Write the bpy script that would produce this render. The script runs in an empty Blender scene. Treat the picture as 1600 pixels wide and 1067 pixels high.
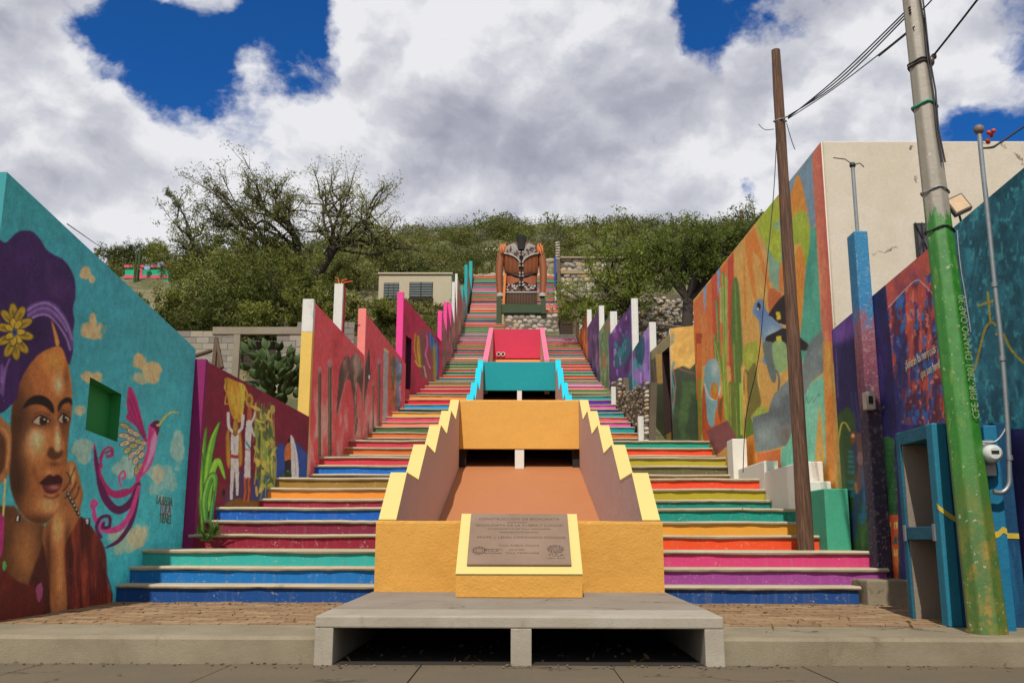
import bpy, math, random
import numpy as np
from math import atan, sin, cos, radians, pi
from mathutils import Vector, Matrix

scene = bpy.context.scene
col = scene.collection
random.seed(7)
rng = np.random.default_rng(11)

# ---------------------------------------------------------------- camera
F_PX, CX, CY, EYE = 1500.0, 800.0, 533.5, 0.82
PITCH = atan((845 - CY) / F_PX)
YAW = atan(12 / (F_PX / cos(PITCH)))
ROLL = radians(0.15)
cf = np.array([-sin(YAW) * cos(PITCH), cos(YAW) * cos(PITCH), sin(PITCH)])
cr = np.array([cos(YAW), sin(YAW), 0.0])
cu = np.cross(cr, cf)
cr, cu = cr * cos(ROLL) + cu * sin(ROLL), cu * cos(ROLL) - cr * sin(ROLL)
EYEP = np.array([0, 0, EYE])
cam_d = bpy.data.cameras.new('camera')
cam = bpy.data.objects.new('camera', cam_d)
col.objects.link(cam)
cam.matrix_world = Matrix(((cr[0], cu[0], -cf[0], 0), (cr[1], cu[1], -cf[1], 0), (cr[2], cu[2], -cf[2], EYE), (0, 0, 0, 1)))
cam_d.sensor_width = 36
cam_d.sensor_fit = 'HORIZONTAL'
cam_d.lens = 36 * F_PX / 1600
cam_d.clip_start = 0.05
cam_d.clip_end = 2000
scene.camera = cam
scene.render.resolution_x, scene.render.resolution_y = 1024, 682
scene.view_settings.view_transform = 'Standard'
scene.view_settings.look = 'None'
scene.view_settings.exposure = 0.0
scene.view_settings.gamma = 1.0
scene.view_settings.use_curve_mapping = False

# ---------------------------------------------------------------- sun and sky
SUN_DIR = np.array([0.09, 0.62, -0.80])          # the way the light travels
SUN_DIR /= np.linalg.norm(SUN_DIR)
SUN_EL = math.asin(-SUN_DIR[2])
SUN_AZ = math.atan2(-SUN_DIR[0], -SUN_DIR[1])    # clockwise from +Y
sd = bpy.data.lights.new('sun', 'SUN')
sd.energy = 4.2
sd.angle = radians(0.53)
sd.color = (1.0, 0.945, 0.86)
so = bpy.data.objects.new('sun', sd)
col.objects.link(so)
so.rotation_euler = Vector(SUN_DIR).to_track_quat('-Z', 'Y').to_euler()
so.location = (-6, -20, 40)

world = bpy.data.worlds.new('World')
scene.world = world
world.use_nodes = True
wn, wl = world.node_tree.nodes, world.node_tree.links
wn.clear()


class NB:
    """tiny node builder"""
    def __init__(s, nodes, links):
        s.n, s.l = nodes, links

    def node(s, t, **kw):
        nd = s.n.new(t)
        for k, v in kw.items():
            setattr(nd, k, v)
        return nd

    def put(s, sock, v):
        if isinstance(v, bpy.types.NodeSocket):
            s.l.new(v, sock)
        elif v is not None:
            sock.default_value = v

    def math(s, op, a, b=None, c=None, clamp=False):
        nd = s.node('ShaderNodeMath', operation=op, use_clamp=clamp)
        for i, v in enumerate((a, b, c)):
            if v is not None:
                s.put(nd.inputs[i], v)
        return nd.outputs[0]

    def vmath(s, op, a, b=None, scale=None):
        nd = s.node('ShaderNodeVectorMath', operation=op)
        s.put(nd.inputs[0], a)
        if b is not None:
            s.put(nd.inputs[1], b)
        if scale is not None:
            s.put(nd.inputs['Scale'], scale)
        return nd.outputs['Value'] if op in ('DOT_PRODUCT', 'LENGTH', 'DISTANCE') else nd.outputs[0]

    def noise(s, vec, scale, detail=4, rough=0.5, dist=0.0, color=False):
        nd = s.node('ShaderNodeTexNoise')
        s.put(nd.inputs['Vector'], vec)
        nd.inputs['Scale'].default_value = scale
        nd.inputs['Detail'].default_value = detail
        nd.inputs['Roughness'].default_value = rough
        nd.inputs['Distortion'].default_value = dist
        return nd.outputs['Color'] if color else nd.outputs[0]

    def mix(s, fac, a, b, blend='MIX'):
        nd = s.node('ShaderNodeMix', data_type='RGBA', blend_type=blend)
        s.put(nd.inputs[0], fac)
        s.put(nd.inputs[6], a)
        s.put(nd.inputs[7], b)
        return nd.outputs[2]

    def smooth(s, v, a, b, lo=0.0, hi=1.0):
        nd = s.node('ShaderNodeMapRange', interpolation_type='SMOOTHSTEP')
        s.put(nd.inputs[0], v)
        nd.inputs[1].default_value, nd.inputs[2].default_value = a, b
        nd.inputs[3].default_value, nd.inputs[4].default_value = lo, hi
        return nd.outputs[0]


def pdir(x, y):
    d = cf + cr * (x - CX) / F_PX - cu * (y - CY) / F_PX
    return d / np.linalg.norm(d)


w = NB(wn, wl)
sky = w.node('ShaderNodeTexSky', sky_type='NISHITA')
sky.sun_disc = False
sky.sun_elevation = SUN_EL
sky.sun_rotation = SUN_AZ
sky.altitude = 1100
sky.air_density = 1.1
sky.dust_density = 0.2
sky.ozone_density = 4.0
tc = w.node('ShaderNodeTexCoord')
dirv = tc.outputs['Generated']
# flatten towards the horizon so that the banks of cloud grow wider than tall
cv = w.vmath('MULTIPLY', dirv, (1.0, 1.0, 1.25))
warp = w.vmath('SUBTRACT', w.noise(cv, 5.0, 6, 0.6, color=True), (0.5, 0.5, 0.5))
cvw = w.vmath('ADD', cv, w.vmath('SCALE', warp, scale=0.10))


def puffs(v, scale, detail):
    nd = w.node('ShaderNodeTexVoronoi', feature='F1', normalize=True)
    w.put(nd.inputs['Vector'], v)
    nd.inputs['Scale'].default_value = scale
    nd.inputs['Detail'].default_value = detail
    nd.inputs['Roughness'].default_value = 0.55
    return w.math('SUBTRACT', 1.0, nd.outputs['Distance'])


def height(v):
    return w.math('ADD', w.math('MULTIPLY', w.noise(v, 2.6, 7, 0.5), 0.60), w.math('MULTIPLY', puffs(v, 6.0, 2), 0.40))


h0 = height(cvw)
h1 = height(w.vmath('ADD', cvw, (-0.006, -0.01, 0.035)))
wdir = w.vmath('ADD', dirv, w.vmath('ADD', w.vmath('SCALE', warp, scale=0.20), w.vmath('SCALE', w.vmath('SUBTRACT', w.noise(dirv, 2.7, 2, 0.5, color=True), (0.5, 0.5, 0.5)), scale=0.10)))
hole = None
for (hx, hy, rad, amt) in ((220, 15, 0.105, 0.40), (300, 45, 0.12, 0.42), (395, 25, 0.12, 0.42), (480, 0, 0.10, 0.38), (225, 105, 0.05, 0.22), (1105, 15, 0.075, 0.30), (1215, 0, 0.06, 0.26), (1205, 318, 0.03, 0.20), (1560, 200, 0.075, 0.20), (100, -300, 0.35, 0.3), (2100, -60, 0.3, 0.3), (900, -460, 0.3, 0.3)):
    dist = w.vmath('DISTANCE', wdir, tuple(pdir(hx, hy)))
    h = w.smooth(dist, rad * 1.15, rad * 0.1, 0.0, amt)
    hole = h if hole is None else w.math('MAXIMUM', hole, h)
tufts = None
for (hx, hy, rad, amt) in ((325, -10, 0.085, 0.29), (372, 70, 0.060, 0.24), (150, 10, 0.05, 0.24), (40, 70, 0.085, 0.35), (165, 180, 0.04, 0.25), (550, 5, 0.04, 0.25), (620, 60, 0.06, 0.2)):
    dist = w.vmath('DISTANCE', dirv, tuple(pdir(hx, hy)))
    h = w.smooth(dist, rad * 1.2, 0.0, 0.0, amt)
    tufts = h if tufts is None else w.math('MAXIMUM', tufts, h)
edge = w.noise(cvw, 9.0, 10, 0.62)
dens = w.math('ADD', w.math('SUBTRACT', w.math('ADD', w.math('ADD', h0, 0.10), w.math('MULTIPLY', w.math('SUBTRACT', edge, 0.5), 0.56)), hole), tufts)
mask = w.smooth(dens, 0.455, 0.60)
f0 = w.noise(cvw, 11.0, 9, 0.6)
f1 = w.noise(w.vmath('ADD', cvw, (-0.003, -0.004, 0.012)), 11.0, 9, 0.6)
relief = w.math('ADD', w.math('MULTIPLY', w.math('SUBTRACT', h0, h1), 6.0), w.math('MULTIPLY', w.math('SUBTRACT', f0, f1), 1.1))
thick = w.smooth(dens, 0.58, 0.86)
broad = w.math('SUBTRACT', w.noise(cv, 2.1, 4, 0.55), 0.5)
lit = w.math('ADD', w.math('SUBTRACT', w.math('ADD', 0.74, relief), w.math('MULTIPLY', thick, 0.22)), w.math('ADD', w.math('MULTIPLY', broad, 2.4), w.math('MULTIPLY', w.math('SUBTRACT', edge, 0.5), 0.12)), clamp=True)
ramp = w.node('ShaderNodeValToRGB')
w.put(ramp.inputs[0], lit)
els = ramp.color_ramp.elements
els[0].position, els[0].color = 0.0, (0.33, 0.335, 0.42, 1)
els[1].position, els[1].color = 1.0, (0.83, 0.83, 0.86, 1)
e = els.new(0.35); e.color = (0.43, 0.44, 0.52, 1)
e = els.new(0.7); e.color = (0.60, 0.61, 0.67, 1)
bg_sky = w.node('ShaderNodeBackground')
blue = w.mix(1.0, sky.outputs[0], (0.11, 0.46, 0.88, 1), 'MULTIPLY')
w.put(bg_sky.inputs[0], blue)
bg_sky.inputs[1].default_value = 0.115
bg_cl = w.node('ShaderNodeBackground')
w.put(bg_cl.inputs[0], ramp.outputs[0])
bg_cl.inputs[1].default_value = 1.0
mx = w.node('ShaderNodeMixShader')
w.put(mx.inputs[0], mask)
wl.new(bg_sky.outputs[0], mx.inputs[1])
wl.new(bg_cl.outputs[0], mx.inputs[2])
wo = w.node('ShaderNodeOutputWorld')
wl.new(mx.outputs[0], wo.inputs[0])
world.cycles.sampling_method = 'MANUAL'
world.cycles.sample_map_resolution = 512


# ---------------------------------------------------------------- helpers: where a thing seen in the photograph stands
def ray(x, y):
    return cf + cr * (x - CX) / F_PX - cu * (y - CY) / F_PX


def aty(x, y, Y):
    d = ray(x, y)
    return EYEP + d * (Y / d[1])


def pix(P):
    v = np.asarray(P, float) - EYEP
    d = v @ cf
    return CX + F_PX * (v @ cr) / d, CY - F_PX * (v @ cu) / d


def online(x, y, a, b):
    """the point seen at x, y on the upright plane through ground points a and b"""
    a = np.array((a[0], a[1], 0.0)); b = np.array((b[0], b[1], 0.0))
    n = np.array((-(b - a)[1], (b - a)[0], 0.0))
    d = ray(x, y)
    return EYEP + d * (((a - EYEP) @ n) / (d @ n))


def lin(c):
    c = np.asarray(c, float)
    return np.where(c <= 0.04045, c / 12.92, ((c + 0.055) / 1.055) ** 2.4)


def hexc(h):
    h = h.lstrip('#')
    return np.array([int(h[i:i + 2], 16) / 255 for i in (0, 2, 4)])


def alb(h, g=1.0):
    """base colour of a painted surface"""
    c = np.clip(lin(hexc(h)) * g, 0.004, 0.85)
    return (float(c[0]), float(c[1]), float(c[2]), 1.0)


# ---------------------------------------------------------------- materials
def new_mat(name):
    m = bpy.data.materials.new(name)
    m.use_nodes = True
    nt = m.node_tree
    nt.nodes.clear()
    b = NB(nt.nodes, nt.links)
    out = b.node('ShaderNodeOutputMaterial')
    p = b.node('ShaderNodeBsdfPrincipled')
    nt.links.new(p.outputs[0], out.inputs[0])
    return m, b, p


def pos(b):
    return b.node('ShaderNodeNewGeometry').outputs['Position']


def bump(b, p, h, strength=0.3, dist=0.01):
    bn = b.node('ShaderNodeBump')
    bn.inputs['Strength'].default_value = strength
    bn.inputs['Distance'].default_value = dist
    b.put(bn.inputs['Height'], h)
    b.l.new(bn.outputs[0], p.inputs['Normal'])


def paint(name, c, rough=0.7, var=0.25, fleck=0.0, fleck_c=(0.35, 0.32, 0.28, 1), streak=0.0, bstr=0.35, bscale=40, dirt=0.25):
    """painted render: mottled, slightly dirty, with worn flecks and drip streaks"""
    m, b, p = new_mat(name)
    P = pos(b)
    n1 = b.noise(P, 1.7, 6, 0.6)
    n2 = b.noise(P, 14, 6, 0.65)
    k = b.math('ADD', b.math('MULTIPLY', b.math('SUBTRACT', n1, 0.5), var * 1.6), b.math('MULTIPLY', b.math('SUBTRACT', n2, 0.5), var))
    cc = b.mix(b.math('ADD', 0.5, k, clamp=True), tuple(v * 0.70 for v in c[:3]) + (1,), tuple(min(0.9, v * 1.26) for v in c[:3]) + (1,))
    if streak:
        st = b.noise(b.vmath('MULTIPLY', P, (9.0, 9.0, 0.9)), 2.2, 5, 0.6)
        cc = b.mix(b.smooth(st, 0.5, 0.72, 0, streak * 0.7), cc, fleck_c)
    if dirt:
        dn = b.noise(P, 3.1, 8, 0.7)
        cc = b.mix(b.smooth(dn, 0.58, 0.78, 0, dirt), cc, (0.10, 0.085, 0.07, 1))
    if fleck:
        fn = b.noise(P, 33, 5, 0.6)
        f2 = b.noise(P, 5, 3, 0.6)
        cc = b.mix(b.math('MULTIPLY', b.smooth(fn, 0.61, 0.66), b.smooth(f2, 0.42, 0.58, 0, fleck)), cc, fleck_c)
    b.put(p.inputs['Base Color'], cc)
    b.put(p.inputs['Roughness'], b.math('ADD', rough - 0.1, b.math('MULTIPLY', n2, 0.2)))
    p.inputs['Specular IOR Level'].default_value = 0.3
    hgt = b.math('ADD', b.noise(P, bscale, 6, 0.65), b.math('MULTIPLY', b.noise(P, 3.5, 5, 0.6), 3.0))
    bump(b, p, hgt, bstr, 0.012)
    return m


def mural_mat(name):
    """hand-painted mural: the colours lie on the wall, over rough render"""
    m, b, p = new_mat(name)
    P = pos(b)
    at = b.node('ShaderNodeAttribute', attribute_name='paint')
    n2 = b.noise(P, 9, 8, 0.7)
    cc = b.mix(b.smooth(n2, 0.3, 0.7, 0.0, 1.0), b.mix(1.0, at.outputs[0], (0.84, 0.84, 0.84, 1), 'MULTIPLY'), b.mix(1.0, at.outputs[0], (1.14, 1.14, 1.14, 1), 'MULTIPLY'))
    n3 = b.noise(b.vmath('MULTIPLY', P, (1.0, 1.0, 0.5)), 60, 5, 0.7)
    cc = b.mix(1.0, cc, b.mix(b.smooth(n3, 0.35, 0.65), (0.86, 0.86, 0.86, 1), (1.12, 1.12, 1.12, 1)), 'MULTIPLY')
    chip = b.math('MULTIPLY', b.smooth(b.noise(P, 38, 6, 0.62), 0.66, 0.70), b.smooth(b.noise(P, 3, 4, 0.6), 0.5, 0.62))
    cc = b.mix(b.math('MULTIPLY', chip, 0.7), cc, (0.42, 0.39, 0.34, 1))
    dn = b.noise(P, 2.3, 8, 0.7)
    cc = b.mix(b.smooth(dn, 0.60, 0.80, 0, 0.25), cc, (0.12, 0.10, 0.085, 1))
    b.put(p.inputs['Base Color'], cc)
    p.inputs['Roughness'].default_value = 0.62
    p.inputs['Specular IOR Level'].default_value = 0.3
    bump(b, p, b.math('ADD', b.noise(P, 45, 6, 0.65), b.math('MULTIPLY', b.noise(P, 5, 3), 1.2)), 0.35, 0.012)
    return m


def concrete(name, c, c2, bscale=30, stain=0.5, bstr=0.4, crack=True):
    m, b, p = new_mat(name)
    P = pos(b)
    n1 = b.noise(P, 1.3, 8, 0.65)
    n2 = b.noise(P, 22, 8, 0.7)
    cc = b.mix(b.smooth(n1, 0.3, 0.7), c, c2)
    cc = b.mix(b.math('MULTIPLY', n2, 0.55), cc, tuple(v * 0.55 for v in c[:3]) + (1,))
    st = b.noise(b.vmath('MULTIPLY', P, (1, 1, 0.35)), 5.0, 9, 0.72)
    cc = b.mix(b.smooth(st, 0.55, 0.75, 0, stain), cc, (0.13, 0.095, 0.06, 1))
    if crack:
        v = b.node('ShaderNodeTexVoronoi', feature='DISTANCE_TO_EDGE')
        b.put(v.inputs['Vector'], b.vmath('ADD', P, b.vmath('SCALE', b.noise(P, 3, 5, 0.6, color=True), scale=0.5)))
        v.inputs['Scale'].default_value = 0.55
        ck = b.math('MULTIPLY', b.smooth(v.outputs[0], 0.012, 0.002), b.smooth(n1, 0.5, 0.58))
        cc = b.mix(b.math('MULTIPLY', ck, 0.8), cc, (0.05, 0.04, 0.03, 1))
    b.put(p.inputs['Base Color'], cc)
    p.inputs['Roughness'].default_value = 0.88
    p.inputs['Specular IOR Level'].default_value = 0.2
    bump(b, p, b.math('ADD', b.noise(P, bscale, 8, 0.7), b.noise(P, 160, 3)), bstr, 0.012)
    return m


def leaf_mat(name, c1, c2, c3):
    m, b, p = new_mat(name)
    g = b.node('ShaderNodeNewGeometry')
    oi = b.node('ShaderNodeObjectInfo')
    n = b.noise(g.outputs['Position'], 0.9, 4, 0.6)
    cc = b.mix(g.outputs['Random Per Island'], c1, c2)
    cc = b.mix(b.smooth(b.math('ADD', n, b.math('MULTIPLY', oi.outputs['Random'], 0.3)), 0.45, 0.85), cc, c3)
    b.put(p.inputs['Base Color'], cc)
    p.inputs['Roughness'].default_value = 0.6
    p.inputs['Specular IOR Level'].default_value = 0.25
    tr = b.node('ShaderNodeBsdfTranslucent')
    b.put(tr.inputs[0], cc)
    ms = b.node('ShaderNodeMixShader')
    ms.inputs[0].default_value = 0.35
    out = [x for x in b.n if x.type == 'OUTPUT_MATERIAL'][0]
    b.l.new(p.outputs[0], ms.inputs[1])
    b.l.new(tr.outputs[0], ms.inputs[2])
    b.l.new(ms.outputs[0], out.inputs[0])
    return m


def stone_mat(name, c1, c2, c3):
    m, b, p = new_mat(name)
    g = b.node('ShaderNodeNewGeometry')
    oi = b.node('ShaderNodeObjectInfo')
    rnd = b.math('FRACT', b.math('ADD', g.outputs['Random Per Island'], oi.outputs['Random']))
    cc = b.mix(b.smooth(rnd, 0.1, 0.9), c1, c2)
    cc = b.mix(b.smooth(b.math('FRACT', b.math('MULTIPLY', rnd, 7.3)), 0.6, 0.95), cc, c3)
    n = b.noise(g.outputs['Position'], 12, 7, 0.7)
    cc = b.mix(b.smooth(n, 0.4, 0.75, 0, 0.5), cc, tuple(v * 0.5 for v in c1[:3]) + (1,))
    b.put(p.inputs['Base Color'], cc)
    p.inputs['Roughness'].default_value = 0.9
    bump(b, p, b.noise(g.outputs['Position'], 30, 6, 0.7), 0.6, 0.02)
    return m


def plain(name, c, rough=0.5, metal=0.0):
    m, b, p = new_mat(name)
    P = pos(b)
    n = b.noise(P, 18, 6, 0.65)
    cc = b.mix(n, tuple(v * 0.7 for v in c[:3]) + (1,), tuple(min(0.9, v * 1.3) for v in c[:3]) + (1,))
    b.put(p.inputs['Base Color'], cc)
    p.inputs['Roughness'].default_value = rough
    p.inputs['Metallic'].default_value = metal
    bump(b, p, b.noise(P, 60, 4), 0.15, 0.004)
    return m


_pc = {}


def pm(h, g=1.0, **kw):
    """a paint of one colour, made once"""
    k = (h, g, tuple(sorted(kw.items())))
    if k not in _pc:
        _pc[k] = paint('paint_' + h.lstrip('#'), alb(h, g), **kw)
    return _pc[k]


# ---------------------------------------------------------------- helpers: objects
def tag(o, label=None, cat=None, group=None, kind=None):
    if label: o['label'] = label
    if cat: o['category'] = cat
    if group: o['group'] = group
    if kind: o['kind'] = kind
    return o


def empty(name, loc, label=None, cat=None, group=None, kind=None):
    o = bpy.data.objects.new(name, None)
    o.empty_display_size = 0.2
    o.location = loc
    col.objects.link(o)
    return tag(o, label, cat, group, kind)


def link(name, me, parent=None):
    o = bpy.data.objects.new(name, me)
    col.objects.link(o)
    if parent is not None:
        o.parent = parent
        o.matrix_parent_inverse = Matrix.Translation(-parent_loc(parent))
    return o


def parent_loc(p):
    v = Vector(p.location)
    # children of a mesh part whose own parent is an Empty: parts keep world coordinates, so only Empties at the root shift
    if p.parent is not None:
        return Vector((0, 0, 0))
    return v


class MB:
    """collects boxes, prisms, tubes ... in world coordinates"""
    def __init__(s):
        s.v, s.f, s.m, s.sm = [], [], [], []

    def add(s, V, Fc, mi=0, smooth=False):
        o = len(s.v)
        s.v += [tuple(map(float, p)) for p in V]
        s.f += [tuple(o + i for i in q) for q in Fc]
        s.m += [mi] * len(Fc)
        s.sm += [smooth] * len(Fc)
        return s

    def box(s, x0, x1, y0, y1, z0, z1, mi=0):
        V = [(x, y, z) for z in (z0, z1) for y in (y0, y1) for x in (x0, x1)]
        return s.add(V, [(0, 2, 3, 1), (4, 5, 7, 6), (0, 1, 5, 4), (2, 6, 7, 3), (0, 4, 6, 2), (1, 3, 7, 5)], mi)

    def obox(s, c, ax, ay, az, mi=0):
        c, ax, ay, az = (np.asarray(q, float) for q in (c, ax, ay, az))
        V = [c + a * ax + b * ay + d * az for d in (-1, 1) for b in (-1, 1) for a in (-1, 1)]
        return s.add(V, [(0, 2, 3, 1), (4, 5, 7, 6), (0, 1, 5, 4), (2, 6, 7, 3), (0, 4, 6, 2), (1, 3, 7, 5)], mi)

    def prism(s, outline, vec, mi=0, mside=None):
        """outline (a list of 3-D points) pushed along vec"""
        n = len(outline)
        A = [np.asarray(p, float) for p in outline]
        B = [p + np.asarray(vec, float) for p in A]
        s.add(A + B, [tuple(range(n))[::-1], tuple(range(n, 2 * n))], mi)
        s.add(A + B, [(i, (i + 1) % n, n + (i + 1) % n, n + i) for i in range(n)], mi if mside is None else mside)
        return s

    def tube(s, pts, radii, n=8, mi=0, smooth=True, caps=True, start=0.0):
        pts = [np.asarray(p, float) for p in pts]
        if not hasattr(radii, '__len__'):
            radii = [radii] * len(pts)
        rings = []
        up = np.array((0.0, 0.0, 1.0))
        prev = None
        for i, p in enumerate(pts):
            t = pts[min(i + 1, len(pts) - 1)] - pts[max(i - 1, 0)]
            t = t / (np.linalg.norm(t) + 1e-12)
            a = np.cross(t, up) if prev is None else prev - t * (prev @ t)
            if np.linalg.norm(a) < 1e-4:
                a = np.cross(t, (1.0, 0.0, 0.0))
            a /= np.linalg.norm(a)
            prev = a
            b = np.cross(t, a)
            rings.append([p + radii[i] * (a * cos(start + 2 * pi * k / n) + b * sin(start + 2 * pi * k / n)) for k in range(n)])
        V = [q for rg in rings for q in rg]
        Fc = [(i * n + k, i * n + (k + 1) % n, (i + 1) * n + (k + 1) % n, (i + 1) * n + k) for i in range(len(pts) - 1) for k in range(n)]
        s.add(V, Fc, mi, smooth)
        if caps:
            s.add(rings[0], [tuple(range(n))[::-1]], mi)
            s.add(rings[-1], [tuple(range(n))], mi)
        return s

    def ball(s, c, rx, ry=None, rz=None, nu=8, nv=5, mi=0, smooth=True, jit=0.0):
        ry = rx if ry is None else ry
        rz = rx if rz is None else rz
        V = [(c[0], c[1], c[2] - rz)]
        for j in range(1, nv):
            a = -pi / 2 + pi * j / nv
            for i in range(nu):
                t = 2 * pi * i / nu
                k = 1 + (random.uniform(-jit, jit) if jit else 0)
                V.append((c[0] + k * rx * cos(a) * cos(t), c[1] + k * ry * cos(a) * sin(t), c[2] + k * rz * sin(a)))
        V.append((c[0], c[1], c[2] + rz))
        Fc = [(0, 1 + (i + 1) % nu, 1 + i) for i in range(nu)]
        for j in range(nv - 2):
            for i in range(nu):
                a = 1 + j * nu
                Fc.append((a + i, a + (i + 1) % nu, a + nu + (i + 1) % nu, a + nu + i))
        L = len(V) - 1
        a = 1 + (nv - 2) * nu
        Fc += [(a + i, a + (i + 1) % nu, L) for i in range(nu)]
        return s.add(V, Fc, mi, smooth)

    def loft(s, rings, mi=0, smooth=True, caps=True):
        n = len(rings[0])
        V = [q for rg in rings for q in rg]
        Fc = [(i * n + k, i * n + (k + 1) % n, (i + 1) * n + (k + 1) % n, (i + 1) * n + k) for i in range(len(rings) - 1) for k in range(n)]
        s.add(V, Fc, mi, smooth)
        if caps:
            s.add(rings[0], [tuple(range(n))[::-1]], mi)
            s.add(rings[-1], [tuple(range(n))], mi)
        return s

    def build(s, name, mats, parent=None, bevel=0.0):
        me = bpy.data.meshes.new(name)
        me.from_pydata(s.v, [], s.f)
        if not isinstance(mats, (list, tuple)):
            mats = [mats]
        for m in mats:
            me.materials.append(m)
        me.polygons.foreach_set('material_index', s.m)
        me.polygons.foreach_set('use_smooth', s.sm)
        me.update()
        o = link(name, me, parent)
        if bevel:
            bm_ = o.modifiers.new('bevel', 'BEVEL')
            bm_.width = bevel
            bm_.segments = 2
            bm_.limit_method = 'ANGLE'
        return o


def quads_mesh(name, V, mat):
    """V: (n, 4, 3) loose quads"""
    n = len(V)
    me = bpy.data.meshes.new(name)
    me.vertices.add(n * 4)
    me.vertices.foreach_set('co', V.reshape(-1).astype(np.float32))
    me.loops.add(n * 4)
    me.loops.foreach_set('vertex_index', np.arange(n * 4, dtype=np.int32))
    me.polygons.add(n)
    me.polygons.foreach_set('loop_start', np.arange(0, n * 4, 4, dtype=np.int32))
    me.materials.append(mat)
    me.update(calc_edges=True)
    return me


def leaves(centres, sig, n, ln, wd, flat=1.0, droop=0.0):
    """n small leaf-shaped quads about each centre"""
    C = np.repeat(np.asarray(centres, float).reshape(-1, 3), n, axis=0)
    N = len(C)
    sg = np.asarray(sig, float)
    if sg.ndim == 1 and len(sg) == len(centres):
        sg = np.repeat(sg, n)[:, None]
    C = C + np.clip(rng.normal(size=(N, 3)), -1.7, 1.7) * sg * np.array((1, 1, flat))
    d = rng.normal(size=(N, 3)); d[:, 2] -= droop
    d /= np.linalg.norm(d, axis=1)[:, None]
    e = np.cross(d, rng.normal(size=(N, 3)))
    e /= np.linalg.norm(e, axis=1)[:, None]
    k = rng.uniform(0.6, 1.4, (N, 1))
    a = d * ln * k * 0.5
    b = e * wd * k * 0.5
    return np.stack([C - a, C + b, C + a, C - b], axis=1)


# ---------------------------------------------------------------- painting murals
def vnoise(h, w, sy, sx, seed, octv=3):
    r = np.random.default_rng(seed)
    out = np.zeros((h, w)); amp, tot = 1.0, 0.0
    for o in range(octv):
        gh, gw = max(2, int(h / sy * 2 ** o) + 2), max(2, int(w / sx * 2 ** o) + 2)
        g = r.random((gh, gw))
        yy = np.linspace(0, gh - 1.001, h); xx = np.linspace(0, gw - 1.001, w)
        y0 = yy.astype(int); x0 = xx.astype(int)
        fy = (yy - y0)[:, None]; fx = (xx - x0)[None]
        fy = fy * fy * (3 - 2 * fy); fx = fx * fx * (3 - 2 * fx)
        a = g[y0][:, x0]; b_ = g[y0][:, x0 + 1]; c = g[y0 + 1][:, x0]; d = g[y0 + 1][:, x0 + 1]
        out += amp * ((a * (1 - fx) + b_ * fx) * (1 - fy) + (c * (1 - fx) + d * fx) * fy)
        tot += amp; amp *= 0.5
    return out / tot


def spline(pts, n=6, closed=True):
    P = np.asarray(pts, float)
    m = len(P)
    out = []
    for i in range(m if closed else m - 1):
        if closed:
            p0, p1, p2, p3 = P[i - 1], P[i], P[(i + 1) % m], P[(i + 2) % m]
        else:
            p0, p1, p2, p3 = P[max(i - 1, 0)], P[i], P[i + 1], P[min(i + 2, m - 1)]
        for t in np.arange(n) / n:
            out.append(0.5 * (2 * p1 + (p2 - p0) * t + (2 * p0 - 5 * p1 + 4 * p2 - p3) * t * t + (3 * p1 - p0 - 3 * p2 + p3) * t ** 3))
    if not closed:
        out.append(P[-1])
    return np.array(out)


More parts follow.
